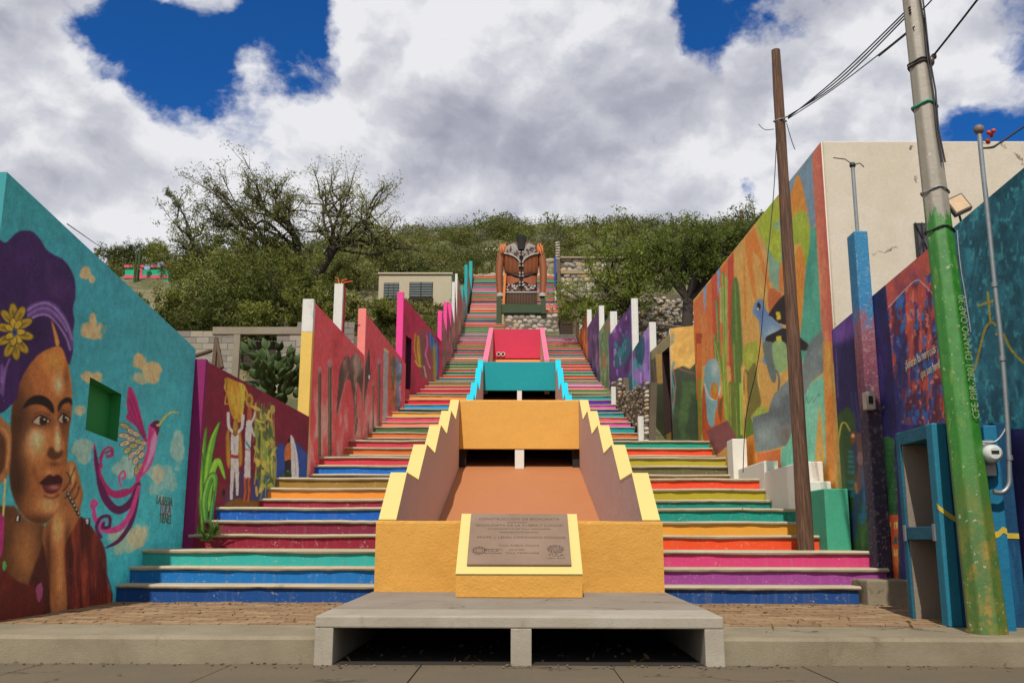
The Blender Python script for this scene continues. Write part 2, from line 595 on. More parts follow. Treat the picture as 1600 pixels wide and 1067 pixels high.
class Canvas:
    def __init__(s, x0, y0, x1, y1, base, sc=1.5, seed=1):
        s.x0, s.y0, s.sc = x0, y0, sc
        s.w, s.h = int((x1 - x0) * sc), int((y1 - y0) * sc)
        s.a = np.ones((s.h, s.w, 3)) * hexc(base)
        s.seed = seed
        s.ox, s.oy, s.k = 0.0, 0.0, 1.0

    def view(s, ox, oy, k):
        s.ox, s.oy, s.k = ox, oy, k
        return s

    def xy(s, pts):
        P = np.asarray(pts, float)
        return (P / s.k + (s.ox - s.x0, s.oy - s.y0)) * s.sc

    def mask(s, P):
        """filled outline P in canvas pixels, by scan lines; two sub-rows each way"""
        acc = np.zeros((s.h, s.w))
        for sub in (0.25, 0.75):
            d = np.zeros((s.h, s.w + 1))
            x1, y1 = P[:, 0], P[:, 1]
            x2, y2 = np.roll(x1, -1), np.roll(y1, -1)
            for a, b, c, e in zip(x1, y1, x2, y2):
                if b == e:
                    continue
                lo, hi = (b, e) if b < e else (e, b)
                r0, r1 = int(np.ceil(lo - sub)), int(np.ceil(hi - sub))
                r0, r1 = max(r0, 0), min(r1, s.h)
                if r0 >= r1:
                    continue
                rows = np.arange(r0, r1)
                xs = a + (rows + sub - b) * (c - a) / (e - b)
                xi = np.clip(np.round(xs).astype(int), 0, s.w)
                np.add.at(d, (rows, xi), 1)
            acc += (np.cumsum(d, axis=1)[:, :-1] % 2)
        return acc / 2

    @staticmethod
    def blur(M, r):
        r = int(round(r))
        if r < 1:
            return M
        for ax in (0, 1):
            for _ in range(2):
                pad = [(0, 0), (0, 0)]; pad[ax] = (r + 1, r)
                c = np.cumsum(np.pad(M, pad, mode='edge'), axis=ax)
                M = (np.take(c, np.arange(2 * r + 1, c.shape[ax]), axis=ax) - np.take(c, np.arange(0, c.shape[ax] - 2 * r - 1), axis=ax)) / (2 * r + 1)
        return M

    def lay(s, M, c, alpha=1.0):
        c = hexc(c) if isinstance(c, str) else c
        M = (M * alpha)[..., None]
        s.a = s.a * (1 - M) + c * M
        return s

    def fill(s, pts, c, soft=0.0, smooth=True, alpha=1.0, clip=None):
        P = s.xy(pts)
        if smooth and len(P) > 2:
            P = spline(P)
        M = s.mask(P)
        if soft:
            M = s.blur(M, soft * s.sc / s.k)
        if clip is not None:
            M = M * clip
        s.lay(M, c, alpha)
        return M

    def poly(s, pts, c, **kw):
        return s.fill(pts, c, smooth=False, **kw)

    def stroke(s, pts, wd, c, alpha=1.0, soft=0.0, closed=False, taper=None, clip=None, raw=False):
        P = spline(s.xy(pts), 6, closed) if not raw else s.xy(pts)
        n = len(P)
        W = np.full(n, wd / s.k * s.sc / 2)
        if taper is not None:
            W = W * np.interp(np.linspace(0, 1, n), np.linspace(0, 1, len(taper)), taper)
        x0, y0 = np.floor(P.min(0) - W.max() - 2).astype(int); x1, y1 = np.ceil(P.max(0) + W.max() + 2).astype(int)
        x0, y0, x1, y1 = max(x0, 0), max(y0, 0), min(x1, s.w), min(y1, s.h)
        if x0 >= x1 or y0 >= y1:
            return
        yy, xx = np.mgrid[y0:y1, x0:x1] + 0.5
        M = np.zeros(yy.shape)
        for i in range(n - 1):
            a, b = P[i], P[i + 1]
            d = b - a
            L = d @ d + 1e-9
            t = np.clip(((xx - a[0]) * d[0] + (yy - a[1]) * d[1]) / L, 0, 1)
            D = np.hypot(xx - a[0] - t * d[0], yy - a[1] - t * d[1])
            M = np.maximum(M, np.clip(W[i] * (1 - t) + W[i + 1] * t - D + 0.5, 0, 1))
        F = np.zeros((s.h, s.w)); F[y0:y1, x0:x1] = M
        if soft:
            F = s.blur(F, soft * s.sc / s.k)
        if clip is not None:
            F = F * clip
        s.lay(F, c, alpha)

    def ell(s, cx, cy, rx, ry, c, rot=0.0, **kw):
        t = np.linspace(0, 2 * pi, 20, endpoint=False)
        cr_, sr = cos(radians(rot)), sin(radians(rot))
        X, Y = rx * np.cos(t), ry * np.sin(t)
        return s.fill(np.stack([cx + X * cr_ - Y * sr, cy + X * sr + Y * cr_], 1), c, smooth=False, **kw)

    def glow(s, cx, cy, rx, ry, c, alpha=0.6, clip=None):
        P = s.xy([(cx, cy)])[0]
        yy, xx = np.mgrid[0:s.h, 0:s.w]
        k = s.sc / s.k
        M = np.exp(-(((xx - P[0]) / (rx * k)) ** 2 + ((yy - P[1]) / (ry * k)) ** 2))
        if clip is not None:
            M = M * clip
        return s.lay(M, c, alpha)

    def cloud(s, cx, cy, rx, ry, c, alpha=0.7, seed=0):
        P = s.xy([(cx, cy)])[0]
        yy, xx = np.mgrid[0:s.h, 0:s.w]
        k = s.sc / s.k
        q = ((xx - P[0]) / (rx * k)) ** 2 + ((yy - P[1]) / (ry * k)) ** 2
        n = vnoise(s.h, s.w, 40 * k, 40 * k, seed + 31, 4)
        M = np.clip((1.15 - q + (n - 0.5) * 2.6) * 2.2, 0, 1) * (q < 3)
        return s.lay(M, c, alpha)

    def noise(s, sy, sx, c, lo=0.5, hi=0.7, alpha=1.0, clip=None, seed=0, octv=4):
        """brushed mottling; sy and sx in photo pixels"""
        n = vnoise(s.h, s.w, sy * s.sc, sx * s.sc, s.seed * 97 + seed, octv)
        M = np.clip((n - lo) / (hi - lo), 0, 1)
        if clip is not None:
            M = M * clip
        return s.lay(M, c, alpha)

    def brush(s, amt=0.06):
        n = vnoise(s.h, s.w, 30, 30, s.seed + 5, 5) - 0.5
        f = vnoise(s.h, s.w, 5, 9, s.seed + 6, 3) - 0.5
        s.a = np.clip(s.a * (1 + amt * 2.2 * n[..., None] + amt * f[..., None]), 0, 1)
        return s

    def sample(s, X, Y):
        fx = np.clip((X - s.x0) * s.sc - 0.5, 0, s.w - 1.001); fy = np.clip((Y - s.y0) * s.sc - 0.5, 0, s.h - 1.001)
        x0 = fx.astype(int); y0 = fy.astype(int)
        fx = (fx - x0)[:, None]; fy = (fy - y0)[:, None]
        a = s.a
        x1 = np.minimum(x0 + 1, s.w - 1); y1 = np.minimum(y0 + 1, s.h - 1)
        return (a[y0, x0] * (1 - fx) + a[y0, x1] * fx) * (1 - fy) + (a[y1, x0] * (1 - fx) + a[y1, x1] * fx) * fy


MURAL = mural_mat('mural_paint')


def mural_wall(name, a, b, zt0, zt1, zb0, zb1, thick, canvas, nx, nz, gain, side, parent=None, hole=None):
    """an upright wall from ground point a to b (tops zt0, zt1; foot zb0, zb1), thick metres deep away from its painted
    face.  hole = (s0, s1, t0, t1) leaves a recess open in the face."""
    a = np.array(a, float); b = np.array(b, float)
    da, db = np.hypot(*a), np.hypot(*b)
    q = np.linspace(0, 1, nx + 1)
    s = (q / db) / ((1 - q) / da + q / db)                     # even steps as they are seen from the street
    t = np.linspace(0, 1, nz + 1)
    if hole:
        for h in hole[:2]: s[np.argmin(abs(s - h))] = h
        for h in hole[2:]: t[np.argmin(abs(t - h))] = h
    S, T = np.meshgrid(s, t)
    X = a[0] + (b[0] - a[0]) * S; Y = a[1] + (b[1] - a[1]) * S
    zb = zb0 + (zb1 - zb0) * S; zt = zt0 + (zt1 - zt0) * S
    Z = zb + (zt - zb) * T
    V = np.stack([X, Y, Z], -1).reshape(-1, 3)
    N = len(V)
    i = np.arange(nz)[:, None] * (nx + 1) + np.arange(nx)[None]
    Fq = np.stack([i, i + 1, i + nx + 2, i + nx + 1], -1).reshape(-1, 4)
    if hole:
        sc_, tc_ = (s[:-1] + s[1:]) / 2, (t[:-1] + t[1:]) / 2
        inside = ((sc_ > hole[0]) & (sc_ < hole[1]))[None] & ((tc_ > hole[2]) & (tc_ < hole[3]))[:, None]
        Fq = Fq[~inside.reshape(-1)]
    d = (b - a) / np.linalg.norm(b - a)
    nrm = np.array((-d[1], d[0], 0.0))                         # left of a->b
    if thick < 0: nrm = -nrm
    off = nrm * abs(thick)
    c0 = [0, nx, N - 1, N - 1 - nx]                            # corners: near foot, far foot, far top, near top
    back = V[c0] + off
    V2 = np.vstack([V, V[c0], back])
    k = N
    sides = [(k, k + 4, k + 5, k + 1), (k + 1, k + 5, k + 6, k + 2), (k + 2, k + 6, k + 7, k + 3), (k + 3, k + 7, k + 4, k), (k + 4, k + 7, k + 6, k + 5)]
    if thick > 0:
        pass
    me = bpy.data.meshes.new(name)
    nf = len(Fq)
    loops = np.concatenate([Fq.reshape(-1), np.array(sides).reshape(-1)]).astype(np.int32)
    me.vertices.add(len(V2)); me.vertices.foreach_set('co', V2.reshape(-1).astype(np.float32))
    me.loops.add(len(loops)); me.loops.foreach_set('vertex_index', loops)
    me.polygons.add(nf + 5); me.polygons.foreach_set('loop_start', np.arange(0, len(loops), 4, dtype=np.int32))
    mi = np.zeros(nf + 5, np.int32); mi[nf:] = 1
    me.materials.append(MURAL); me.materials.append(side)
    me.polygons.foreach_set('material_index', mi)
    me.update(calc_edges=True)
    px, py = pix(V)
    rgb = canvas.sample(px, py)
    rgb = np.clip(lin(rgb) * gain, 0.004, 0.82)
    colr = np.ones((len(V2), 4), np.float32); colr[:N, :3] = rgb
    at = me.attributes.new('paint', 'FLOAT_COLOR', 'POINT')
    at.data.foreach_set('color', colr.reshape(-1))
    return link(name, me, parent)


# ---------------------------------------------------------------- the murals
def paint_portrait():
    c = Canvas(-90, 250, 305, 1000, '#2f7e86', 1.5, 3)
    A = (0, 260, 2.963); B = (0, 580, 2.667)
    c.noise(160, 160, '#2b6f78', 0.35, 0.75, 0.5)
    yy = np.linspace(0, 1, c.h)[:, None] * np.ones((1, c.w))
    c.lay(np.clip((yy - 0.35) / 0.5, 0, 1), '#3aa3ab', 0.8)
    c.lay(np.clip((0.22 - yy) / 0.22, 0, 1), '#2c7a76', 0.8)
    c.view(*A)
    for i, (x, y, rx, ry) in enumerate(((392, 490, 30, 30), (425, 520, 12, 16), (430, 760, 58, 38), (428, 715, 16, 32), (650, 905, 34, 40), (700, 950, 46, 46), (428, 975, 48, 30))):
        c.cloud(x, y, rx, ry, '#b5915f', 0.85, i)
    c.view(*B)
    for i, (x, y, rx, ry, col_) in enumerate(((330, 160, 26, 24, '#b0946a'), (345, 330, 40, 50, '#8f9a86'), (520, 400, 50, 46, '#94a595'), (670, 450, 60, 70, '#7f9f94'), (740, 330, 26, 80, '#8aa091'),
                                             (540, 700, 95, 55, '#9ba489'), (580, 690, 40, 60, '#b3a47c'), (610, 25, 60, 25, '#a8946c'), (660, 420, 30, 40, '#a6a084'))):
        c.cloud(x, y, rx, ry, col_, 0.75, 20 + i)
    # ----- neck, coat
    c.fill([(-20, 560), (60, 560), (110, 620), (185, 640), (190, 900), (150, 1000), (-20, 1000)], '#4a2c17', smooth=False, soft=4)
    c.glow(105, 740, 55, 150, '#a06a3a', 0.75)
    c.fill([(120, 880), (185, 700), (225, 760), (232, 1020), (120, 1020)], '#3a170f', smooth=False, soft=3)
    c.fill([(-20, 760), (0, 800), (55, 860), (110, 890), (150, 905), (180, 1000), (170, 1070), (-20, 1070)], '#4a1810', soft=2)
    c.noise(30, 12, '#5c1f14', 0.5, 0.75, 0.5, clip=c.mask(spline(c.xy([(-20, 760), (55, 860), (150, 905), (180, 1010), (-20, 1070)]))))
    coat = c.fill([(268, 660), (300, 620), (345, 608), (395, 665), (425, 710), (442, 770), (446, 850), (455, 900), (470, 940), (462, 968), (440, 972), (300, 1000), (262, 1000), (262, 760)], '#501a12', soft=1.5)
    c.noise(60, 8, '#8a3a20', 0.45, 0.7, 0.8, clip=coat)
    c.noise(60, 6, '#220a0b', 0.5, 0.75, 0.7, clip=coat, seed=4)
    for x in range(290, 450, 13):
        c.stroke([(x, 880 + (x % 3) * 8), (x + 3, 985)], 3, '#6f2f1e', 0.7)
    c.stroke([(445, 850), (466, 920), (462, 965)], 5, '#4a1a14')
    # ----- face
    face = [(50, 150), (66, 80), (117, -25), (171, -80), (238, -106), (268, -88), (284, -34), (297, 50), (301, 130), (297, 190), (289, 240), (283, 300), (280, 372), (285, 420),
            (275, 480), (262, 540), (225, 600), (180, 636), (130, 625), (85, 585), (48, 500), (38, 400), (42, 280)]
    fm = c.fill(face, '#8a5229', soft=1)
    c.glow(60, 330, 45, 330, '#2f1a0e', 0.85, fm)
    c.glow(245, -10, 60, 100, '#c4772e', 0.9, fm)
    c.glow(190, 20, 60, 70, '#96572a', 0.7, fm)
    c.glow(245, 40, 26, 40, '#b9936f', 0.55, fm)
    c.glow(145, 300, 50, 75, '#c48a52', 0.85, fm)
    c.glow(150, 270, 30, 26, '#dcb48c', 0.7, fm)
    c.glow(240, 290, 13, 62, '#d8a878', 0.85, fm)
    c.glow(200, 560, 50, 42, '#c08a58', 0.8, fm)
    c.glow(115, 520, 40, 80, '#7a4c29', 0.6, fm)
    c.glow(285, 290, 14, 130, '#4f2f18', 0.7, fm)
    c.glow(160, 620, 90, 28, '#301a0e', 0.7, fm)
    c.stroke([(140, 400), (150, 440), (165, 470)], 10, '#4a2c18', 0.5, soft=6)
    c.glow(140, 290, 34, 46, '#d0a478', 0.55, fm); c.glow(243, 60, 18, 34, '#d8b48c', 0.6, fm); c.glow(240, 270, 8, 50, '#d8ac7c', 0.6, fm); c.glow(200, 420, 30, 12, '#a87648', 0.6, fm)
    c.glow(90, 200, 40, 120, '#2a170c', 0.6, fm); c.glow(75, 470, 36, 90, '#26140a', 0.7, fm); c.glow(262, 230, 16, 60, '#3a2010', 0.5, fm); c.glow(230, 385, 26, 10, '#3a2010', 0.6, fm); c.glow(205, 548, 34, 22, '#c08c58', 0.5, fm)
    c.glow(200, -40, 40, 50, '#c07c38', 0.5, fm); c.glow(276, 20, 16, 60, '#5a3418', 0.7, fm)
    # ear and earrings
    c.fill([(-15, 205), (25, 210), (45, 245), (48, 320), (40, 400), (28, 440), (-15, 452)], '#8a5a32', soft=1)
    c.fill([(-15, 260), (15, 270), (24, 320), (18, 400), (-15, 425)], '#4a2a17', soft=4)
    c.stroke([(5, 235), (30, 260), (36, 330), (28, 400)], 7, '#b07d4a', 0.8, soft=2)
    c.stroke([(22, 450), (18, 520), (12, 615)], 9, '#c2a25a')
    c.fill([(-15, 610), (15, 605), (14, 700), (8, 760), (-15, 780)], '#8f2460')
    c.ell(18, 810, 8, 20, '#3f8a4a')
    # eyes, brows, nose, mouth
    c.glow(170, 205, 48, 30, '#3a2011', 0.75, fm); c.glow(266, 200, 30, 30, '#3a2011', 0.7, fm)
    for (x, y, rx, ry, ix) in ((172, 206, 33, 20, 180), (266, 198, 22, 20, 270)):
        e = c.fill([(x - rx, y + 6), (x - rx * 0.5, y - ry * 0.7), (x, y - ry), (x + rx * 0.6, y - ry * 0.5), (x + rx, y + 4), (x + rx * 0.4, y + ry * 0.8), (x - rx * 0.4, y + ry * 0.8)], '#a08d76')
        c.ell(ix, y, rx * 0.52, ry * 1.1, '#2e1a10', clip=e); c.ell(ix, y, rx * 0.24, ry * 0.45, '#0c0807', clip=e); c.ell(ix + 5, y - 6, 4, 4, '#e8e0d2')
        c.stroke([(x - rx - 4, y + 6), (x - rx * 0.5, y - ry * 0.85), (x, y - ry - 2), (x + rx * 0.6, y - ry * 0.6), (x + rx + 5, y)], 6, '#160c08', taper=(0.5, 1, 1, 0.6))
        c.stroke([(x - rx, y + 8), (x, y + ry), (x + rx, y + 6)], 3, '#2a160c', 0.7)
        c.stroke([(x - rx, y - ry - 6), (x, y - ry - 16), (x + rx, y - ry - 2)], 4, '#2a160c', 0.6, soft=1)
    c.fill([(94, 156), (114, 120), (150, 100), (188, 106), (216, 130), (226, 162), (220, 176), (196, 152), (165, 138), (130, 140)], '#140b0a', soft=1)
    c.fill([(240, 166), (244, 138), (262, 116), (284, 108), (299, 118), (300, 142), (286, 130), (264, 138), (250, 160)], '#140b0a', soft=1)
    c.stroke([(232, 190), (246, 250), (262, 300), (262, 330)], 7, '#9a6a40', 0.6, soft=3)
    c.fill([(196, 345), (205, 318), (222, 318), (240, 335), (258, 325), (262, 342), (248, 362), (226, 368), (208, 362)], '#3a1f11', soft=3, alpha=0.85)
    c.ell(240, 322, 10, 14, '#b4855a', soft=5, alpha=0.8)
    c.fill([(166, 466), (186, 444), (206, 430), (224, 437), (240, 430), (256, 440), (264, 462), (230, 464), (200, 470)], '#2c0d10', soft=1)
    c.fill([(176, 470), (200, 470), (232, 464), (262, 464), (250, 490), (226, 508), (200, 508), (182, 494)], '#4a1c1b', soft=1)
    c.glow(226, 482, 24, 10, '#b07a68', 0.7)
    c.stroke([(170, 468), (200, 471), (232, 465), (262, 464)], 4, '#14080a')
    c.stroke([(186, 520), (220, 528), (246, 512)], 8, '#3b2012', 0.7, soft=4)
    # ----- hand and arm
    arm = c.fill([(176, 690), (190, 640), (215, 612), (246, 566), (252, 520), (258, 470), (268, 420), (280, 385), (296, 372), (314, 384), (326, 420), (338, 470), (346, 510), (340, 548), (334, 575), (330, 612), (300, 665), (272, 720), (270, 800), (278, 1000), (216, 1010), (205, 850), (190, 760)], '#85522c', soft=1)
    c.glow(240, 650, 26, 75, '#cc9058', 0.9, arm); c.glow(250, 850, 14, 130, '#b87c46', 0.8, arm)
    c.glow(300, 430, 12, 44, '#d8a468', 0.9, arm); c.glow(322, 520, 10, 40, '#a9723f', 0.6, arm)
    c.glow(200, 790, 14, 150, '#32190d', 0.8, arm); c.glow(282, 690, 12, 60, '#3a1f10', 0.6, arm)
    for q in ([(262, 500), (285, 470), (300, 430), (312, 400)], [(270, 530), (298, 500), (318, 460)], [(290, 545), (318, 520), (330, 480)], [(278, 420), (290, 440), (296, 470)]):
        c.stroke(q, 5, '#2c150a', 0.9, soft=1, clip=arm)
    for i in range(6):
        c.ell(284 + i * 8.5, 512 + i * 16, 8, 11, '#211712'); c.ell(285 + i * 8.5, 510 + i * 16, 4, 6, '#b09a7a' if i % 2 else '#7a8f80')
    for x, y in ((66, 600), (356, 612)):
        c.poly([(x, y), (x + 20, y - 2), (x + 20, y + 26), (x, y + 28)], '#16120f'); c.poly([(x + 3, y + 3), (x + 12, y + 2), (x + 12, y + 24), (x + 3, y + 24)], '#e2ddd2')
    c.fill([(150, 905), (172, 880), (178, 930), (160, 960)], '#7a3a5a')
    # ----- headwrap
    c.view(*A)
    hw = c.fill([(-40, 400), (30, 352), (80, 306), (125, 297), (158, 308), (190, 345), (215, 385), (250, 410), (290, 430), (322, 468), (346, 528), (350, 600), (338, 660), (345, 720), (335, 780), (338, 850), (322, 915),
                 (310, 900), (292, 850), (265, 832), (190, 862), (132, 925), (92, 1000), (66, 1090), (-40, 1090)], '#2c1540', smooth=True, soft=1)
    c.noise(110, 60, '#3a1c50', 0.45, 0.75, 0.8, clip=hw)
    c.glow(270, 560, 60, 40, '#3f2350', 0.7, hw); c.glow(110, 420, 60, 60, '#36194a', 0.7, hw); c.glow(150, 760, 70, 80, '#1e0d2e', 0.7, hw)
    c.fill([(210, 500), (225, 430), (236, 520), (232, 560), (300, 600), (250, 600)], '#45284f', alpha=0.5, soft=8, clip=hw)
    band = c.fill([(126, 655), (165, 628), (215, 620), (255, 636), (295, 680), (325, 740), (338, 790), (334, 850), (318, 800), (290, 742), (250, 702), (200, 684), (150, 705), (130, 722)], '#4f3566', soft=1)
    for q, k in (([(128, 665), (170, 640), (220, 634), (270, 670), (312, 735), (334, 800)], '#8f78a6'), ([(132, 690), (175, 662), (225, 660), (275, 705), (310, 760)], '#7c6494'), ([(135, 712), (175, 690), (220, 690), (262, 725), (305, 790), (325, 850)], '#a083aa')):
        c.stroke(q, 8, k, 0.75, soft=2)
    c.fill([(238, 712), (262, 770), (275, 820), (260, 830), (248, 770)], '#b8752c', soft=1)
    for q in ([(45, 890), (30, 930), (18, 1000), (12, 1060)], [(8, 920), (5, 1000)], [(20, 930), (2, 1050)]):
        c.stroke(q, 7, '#8f6fa6', 0.7, soft=2)
    for i in range(10):
        a = 2 * pi * i / 10 + 0.2
        c.ell(68 + 52 * cos(a), 765 + 96 * sin(a), 22, 42, '#3a3320', degrees_(a) + 90); c.ell(68 + 50 * cos(a), 765 + 92 * sin(a), 18, 38, '#8f741c', degrees_(a) + 90)
        c.ell(68 + 46 * cos(a), 765 + 80 * sin(a), 7, 22, '#6a5a1c', degrees_(a) + 90)
    for i in range(7):
        a = 2 * pi * i / 7
        c.ell(68 + 26 * cos(a), 768 + 44 * sin(a), 17, 26, '#4a3f1c', degrees_(a) + 90); c.ell(68 + 25 * cos(a), 766 + 42 * sin(a), 13, 22, '#a08424', degrees_(a) + 90)
    c.ell(68, 768, 14, 20, '#3a4a5a'); c.ell(68, 768, 7, 10, '#2a2436')
    # ----- hummingbird
    c.view(*B)
    mg, dk, pk = '#8f1f56', '#4a1440', '#b8356f'
    for q, wd, k in (([(394, 305), (402, 390), (430, 470), (480, 515), (540, 500), (578, 458)], 26, mg), ([(396, 330), (418, 470), (450, 545), (495, 578), (545, 545), (578, 470)], 34, dk),
                     ([(436, 330), (415, 400), (430, 460), (470, 500), (530, 490)], 12, mg), ([(440, 735), (500, 700), (555, 610), (582, 470)], 18, dk), ([(392, 545), (396, 610), (440, 660), (500, 650), (545, 590), (578, 480)], 26, pk)):
        c.stroke(q, wd, k, taper=(0.25, 0.8, 1, 1, 0.8, 0.5))
    for q, wd, k in (([(440, 340), (462, 330), (462, 350), (446, 352)], 9, mg), ([(425, 400), (418, 360), (440, 322), (466, 320), (468, 350), (448, 356)], 9, mg), ([(505, 480), (496, 440), (515, 415), (522, 440), (508, 448)], 8, pk),
                     ([(395, 590), (380, 560), (390, 536), (404, 550), (396, 562)], 10, pk), ([(420, 690), (402, 650), (420, 610), (455, 605), (456, 645), (430, 650), (432, 632)], 14, dk), ([(425, 680), (412, 650), (428, 622), (446, 625)], 5, '#8a5a8a')):
        c.stroke(q, wd, k)
    c.fill([(536, 66), (552, 74), (566, 105), (582, 160), (598, 225), (614, 292), (596, 280), (566, 230), (535, 205), (524, 190), (536, 168), (528, 150), (530, 110)], mg)
    for q in ([(545, 90), (570, 160), (605, 270)], [(540, 120), (560, 180), (600, 275)], [(532, 160), (560, 210), (598, 278)]):
        c.stroke(q, 4, '#5a1440', 0.8)
    for i, (x, y, L, r) in enumerate(((520, 228, 40, 25), (516, 268, 42, 5), (520, 300, 40, -20), (532, 328, 36, -38), (548, 350, 32, -52), (566, 372, 30, -62), (572, 410, 40, -72), (545, 250, 30, 35), (546, 282, 32, 12), (556, 310, 30, -10), (572, 335, 28, -35),
                                      (568, 262, 26, 30), (576, 292, 26, 10), (590, 318, 24, -30), (590, 350, 26, -60), (585, 395, 26, -75), (598, 300, 18, 0))):
        c.ell(x, y, L * 0.62, 12, '#5a1a3a', r); c.ell(x, y, L * 0.54, 9, '#bfae86' if i % 3 else '#8f9a5c', r); c.ell(x, y, L * 0.3, 4, '#8a7a4a', r)
    c.fill([(622, 225), (640, 208), (662, 206), (668, 226), (660, 262), (650, 310), (640, 365), (618, 410), (590, 440), (572, 466), (566, 440), (592, 390), (612, 320), (616, 262)], '#b03068')
    c.fill([(650, 250), (655, 280), (640, 345), (612, 405), (596, 420), (620, 350), (632, 280)], '#d0789a', soft=2)
    c.fill([(626, 226), (645, 206), (664, 208), (668, 228), (655, 268), (645, 240)], '#4a1536')
    c.ell(655, 224, 4, 4, '#e0d8c8')
    c.stroke([(662, 226), (686, 192), (715, 170), (746, 172)], 8, '#b09a3c', taper=(1.2, 1, 0.8, 0.4))
    return c.brush(0.06)


def degrees_(a):
    return math.degrees(a)


def paint_farmers():
    c = Canvas(285, 545, 492, 860, '#5b1527', 1.6, 5).view(270, 540, 3.334)
    c.noise(60, 40, '#6a1a30', 0.45, 0.7, 0.7); c.noise(50, 50, '#471022', 0.55, 0.75, 0.6, seed=2)
    c.fill([(430, 840), (440, 700), (515, 640), (525, 560), (560, 505), (600, 530), (640, 500), (700, 560), (730, 560), (730, 840)], '#1d3b78', soft=8)
    c.fill([(280, 840), (300, 720), (350, 650), (430, 700), (450, 840)], '#2a2f5c', soft=14, alpha=0.7)
    c.fill([(275, 850), (285, 815), (340, 795), (400, 806), (450, 806), (500, 790), (560, 700), (590, 660), (600, 700), (520, 820), (470, 850)], '#6a4a1e', soft=6)
    # sheaf
    sh = c.fill([(272, 168), (330, 185), (378, 212), (372, 300), (362, 380), (340, 400), (310, 370), (292, 310), (280, 240)], '#9c7425')
    c.noise(40, 5, '#c29a3a', 0.5, 0.7, 0.8, clip=sh); c.noise(40, 5, '#5f4216', 0.55, 0.75, 0.8, clip=sh, seed=3)
    for q in ([(280, 180), (270, 215), (284, 250)], [(378, 215), (388, 255), (368, 290)], [(282, 240), (272, 300), (292, 300)]):
        c.stroke(q, 9, '#a57c2a', taper=(0.3, 1, 0.4))
    c.fill([(278, 470), (292, 440), (300, 560), (296, 640), (280, 600)], '#8f6a24', soft=3); c.fill([(342, 470), (356, 460), (362, 600), (345, 620)], '#8f6a24', soft=3)
    # first farmer
    for q in ([(289, 352), (292, 420), (312, 448)], [(366, 364), (360, 425), (340, 450)]):
        c.stroke(q, 15, '#cfc9bd'); c.stroke([(p[0] + 3, p[1] + 4) for p in q], 4, '#8f8a84', 0.7)
    c.fill([(304, 455), (326, 475), (344, 458), (342, 520), (340, 574), (304, 570), (302, 510)], '#d2ccc0', smooth=False)
    c.ell(327, 425, 15, 46, '#6e5420'); c.ell(326, 415, 10, 30, '#8e6d2c')
    c.poly([(303, 566), (341, 570), (341, 584), (303, 582)], '#7a2430')
    c.fill([(303, 584), (342, 588), (345, 660), (342, 778), (330, 782), (324, 640), (316, 700), (312, 800), (297, 800), (300, 690)], '#cac2b4', smooth=False)
    c.stroke([(322, 600), (318, 700), (306, 795)], 4, '#8c8478', 0.8); c.stroke([(320, 510), (322, 560)], 4, '#5a5660', 0.8)
    # second farmer
    c.fill([(392, 320), (408, 322), (412, 380), (398, 395), (388, 380)], '#8a4a28'); c.ell(399, 285, 21, 36, '#93702a'); c.ell(399, 282, 10, 18, '#5c4a1e')
    c.fill([(384, 392), (400, 385), (414, 400), (410, 460), (404, 545), (378, 535), (378, 450)], '#cac4ba', smooth=False)
    c.stroke([(412, 395), (426, 362), (434, 300)], 10, '#cac4ba'); c.stroke([(405, 410), (425, 470), (436, 400)], 11, '#c4beb4')
    c.stroke([(436, 300), (430, 340)], 9, '#8a4a28')
    c.poly([(378, 488), (405, 525), (404, 542), (380, 510)], '#2a7a8a')
    c.fill([(378, 540), (404, 548), (404, 690), (388, 682), (386, 692), (371, 688)], '#c8c2b8', smooth=False)
    for x in (376, 396):
        c.stroke([(x, 690), (x + 2, 760), (x - 4, 808)], 12, '#9a4a22'); c.stroke([(x + 3, 700), (x + 4, 800)], 3, '#5a2814', 0.8)
    # maize
    r = np.random.default_rng(4)
    for i in range(46):
        x = 425 + r.random() * 108
        y0 = 255 + (x - 425) * 0.35 + r.random() * 180
        y1 = min(790, y0 + 180 + r.random() * 300)
        c.stroke([(x, y0), (x + r.normal() * 6, (y0 + y1) / 2), (x + r.normal() * 8, y1)], 4 + r.random() * 3, ('#8a8a3c', '#6a7a34', '#a29a4c', '#3f5a34', '#8a7a44')[i % 5], 0.9, taper=(0.4, 1, 0.7))
    for i in range(60):
        x, y = 425 + r.random() * 108, 320 + r.random() * 440
        c.ell(x, y, 6 + r.random() * 5, 16 + r.random() * 16, ('#8f9440', '#5f7a36', '#b09a48', '#37502e')[i % 4], r.normal() * 25, alpha=0.85)
    # woman in a shawl
    c.ell(606, 500, 9, 20, '#1c1614')
    c.fill([(590, 520), (612, 505), (618, 560), (614, 610), (588, 612), (582, 560)], '#9a5526')
    c.fill([(583, 600), (615, 590), (622, 690), (582, 692)], '#1b1a22', smooth=False)
    c.fill([(612, 470), (626, 476), (640, 520), (652, 590), (656, 680), (640, 690), (620, 690), (617, 600), (616, 540)], '#b4aaac')
    c.stroke([(630, 520), (638, 600), (640, 680)], 5, '#7f7880', 0.8)
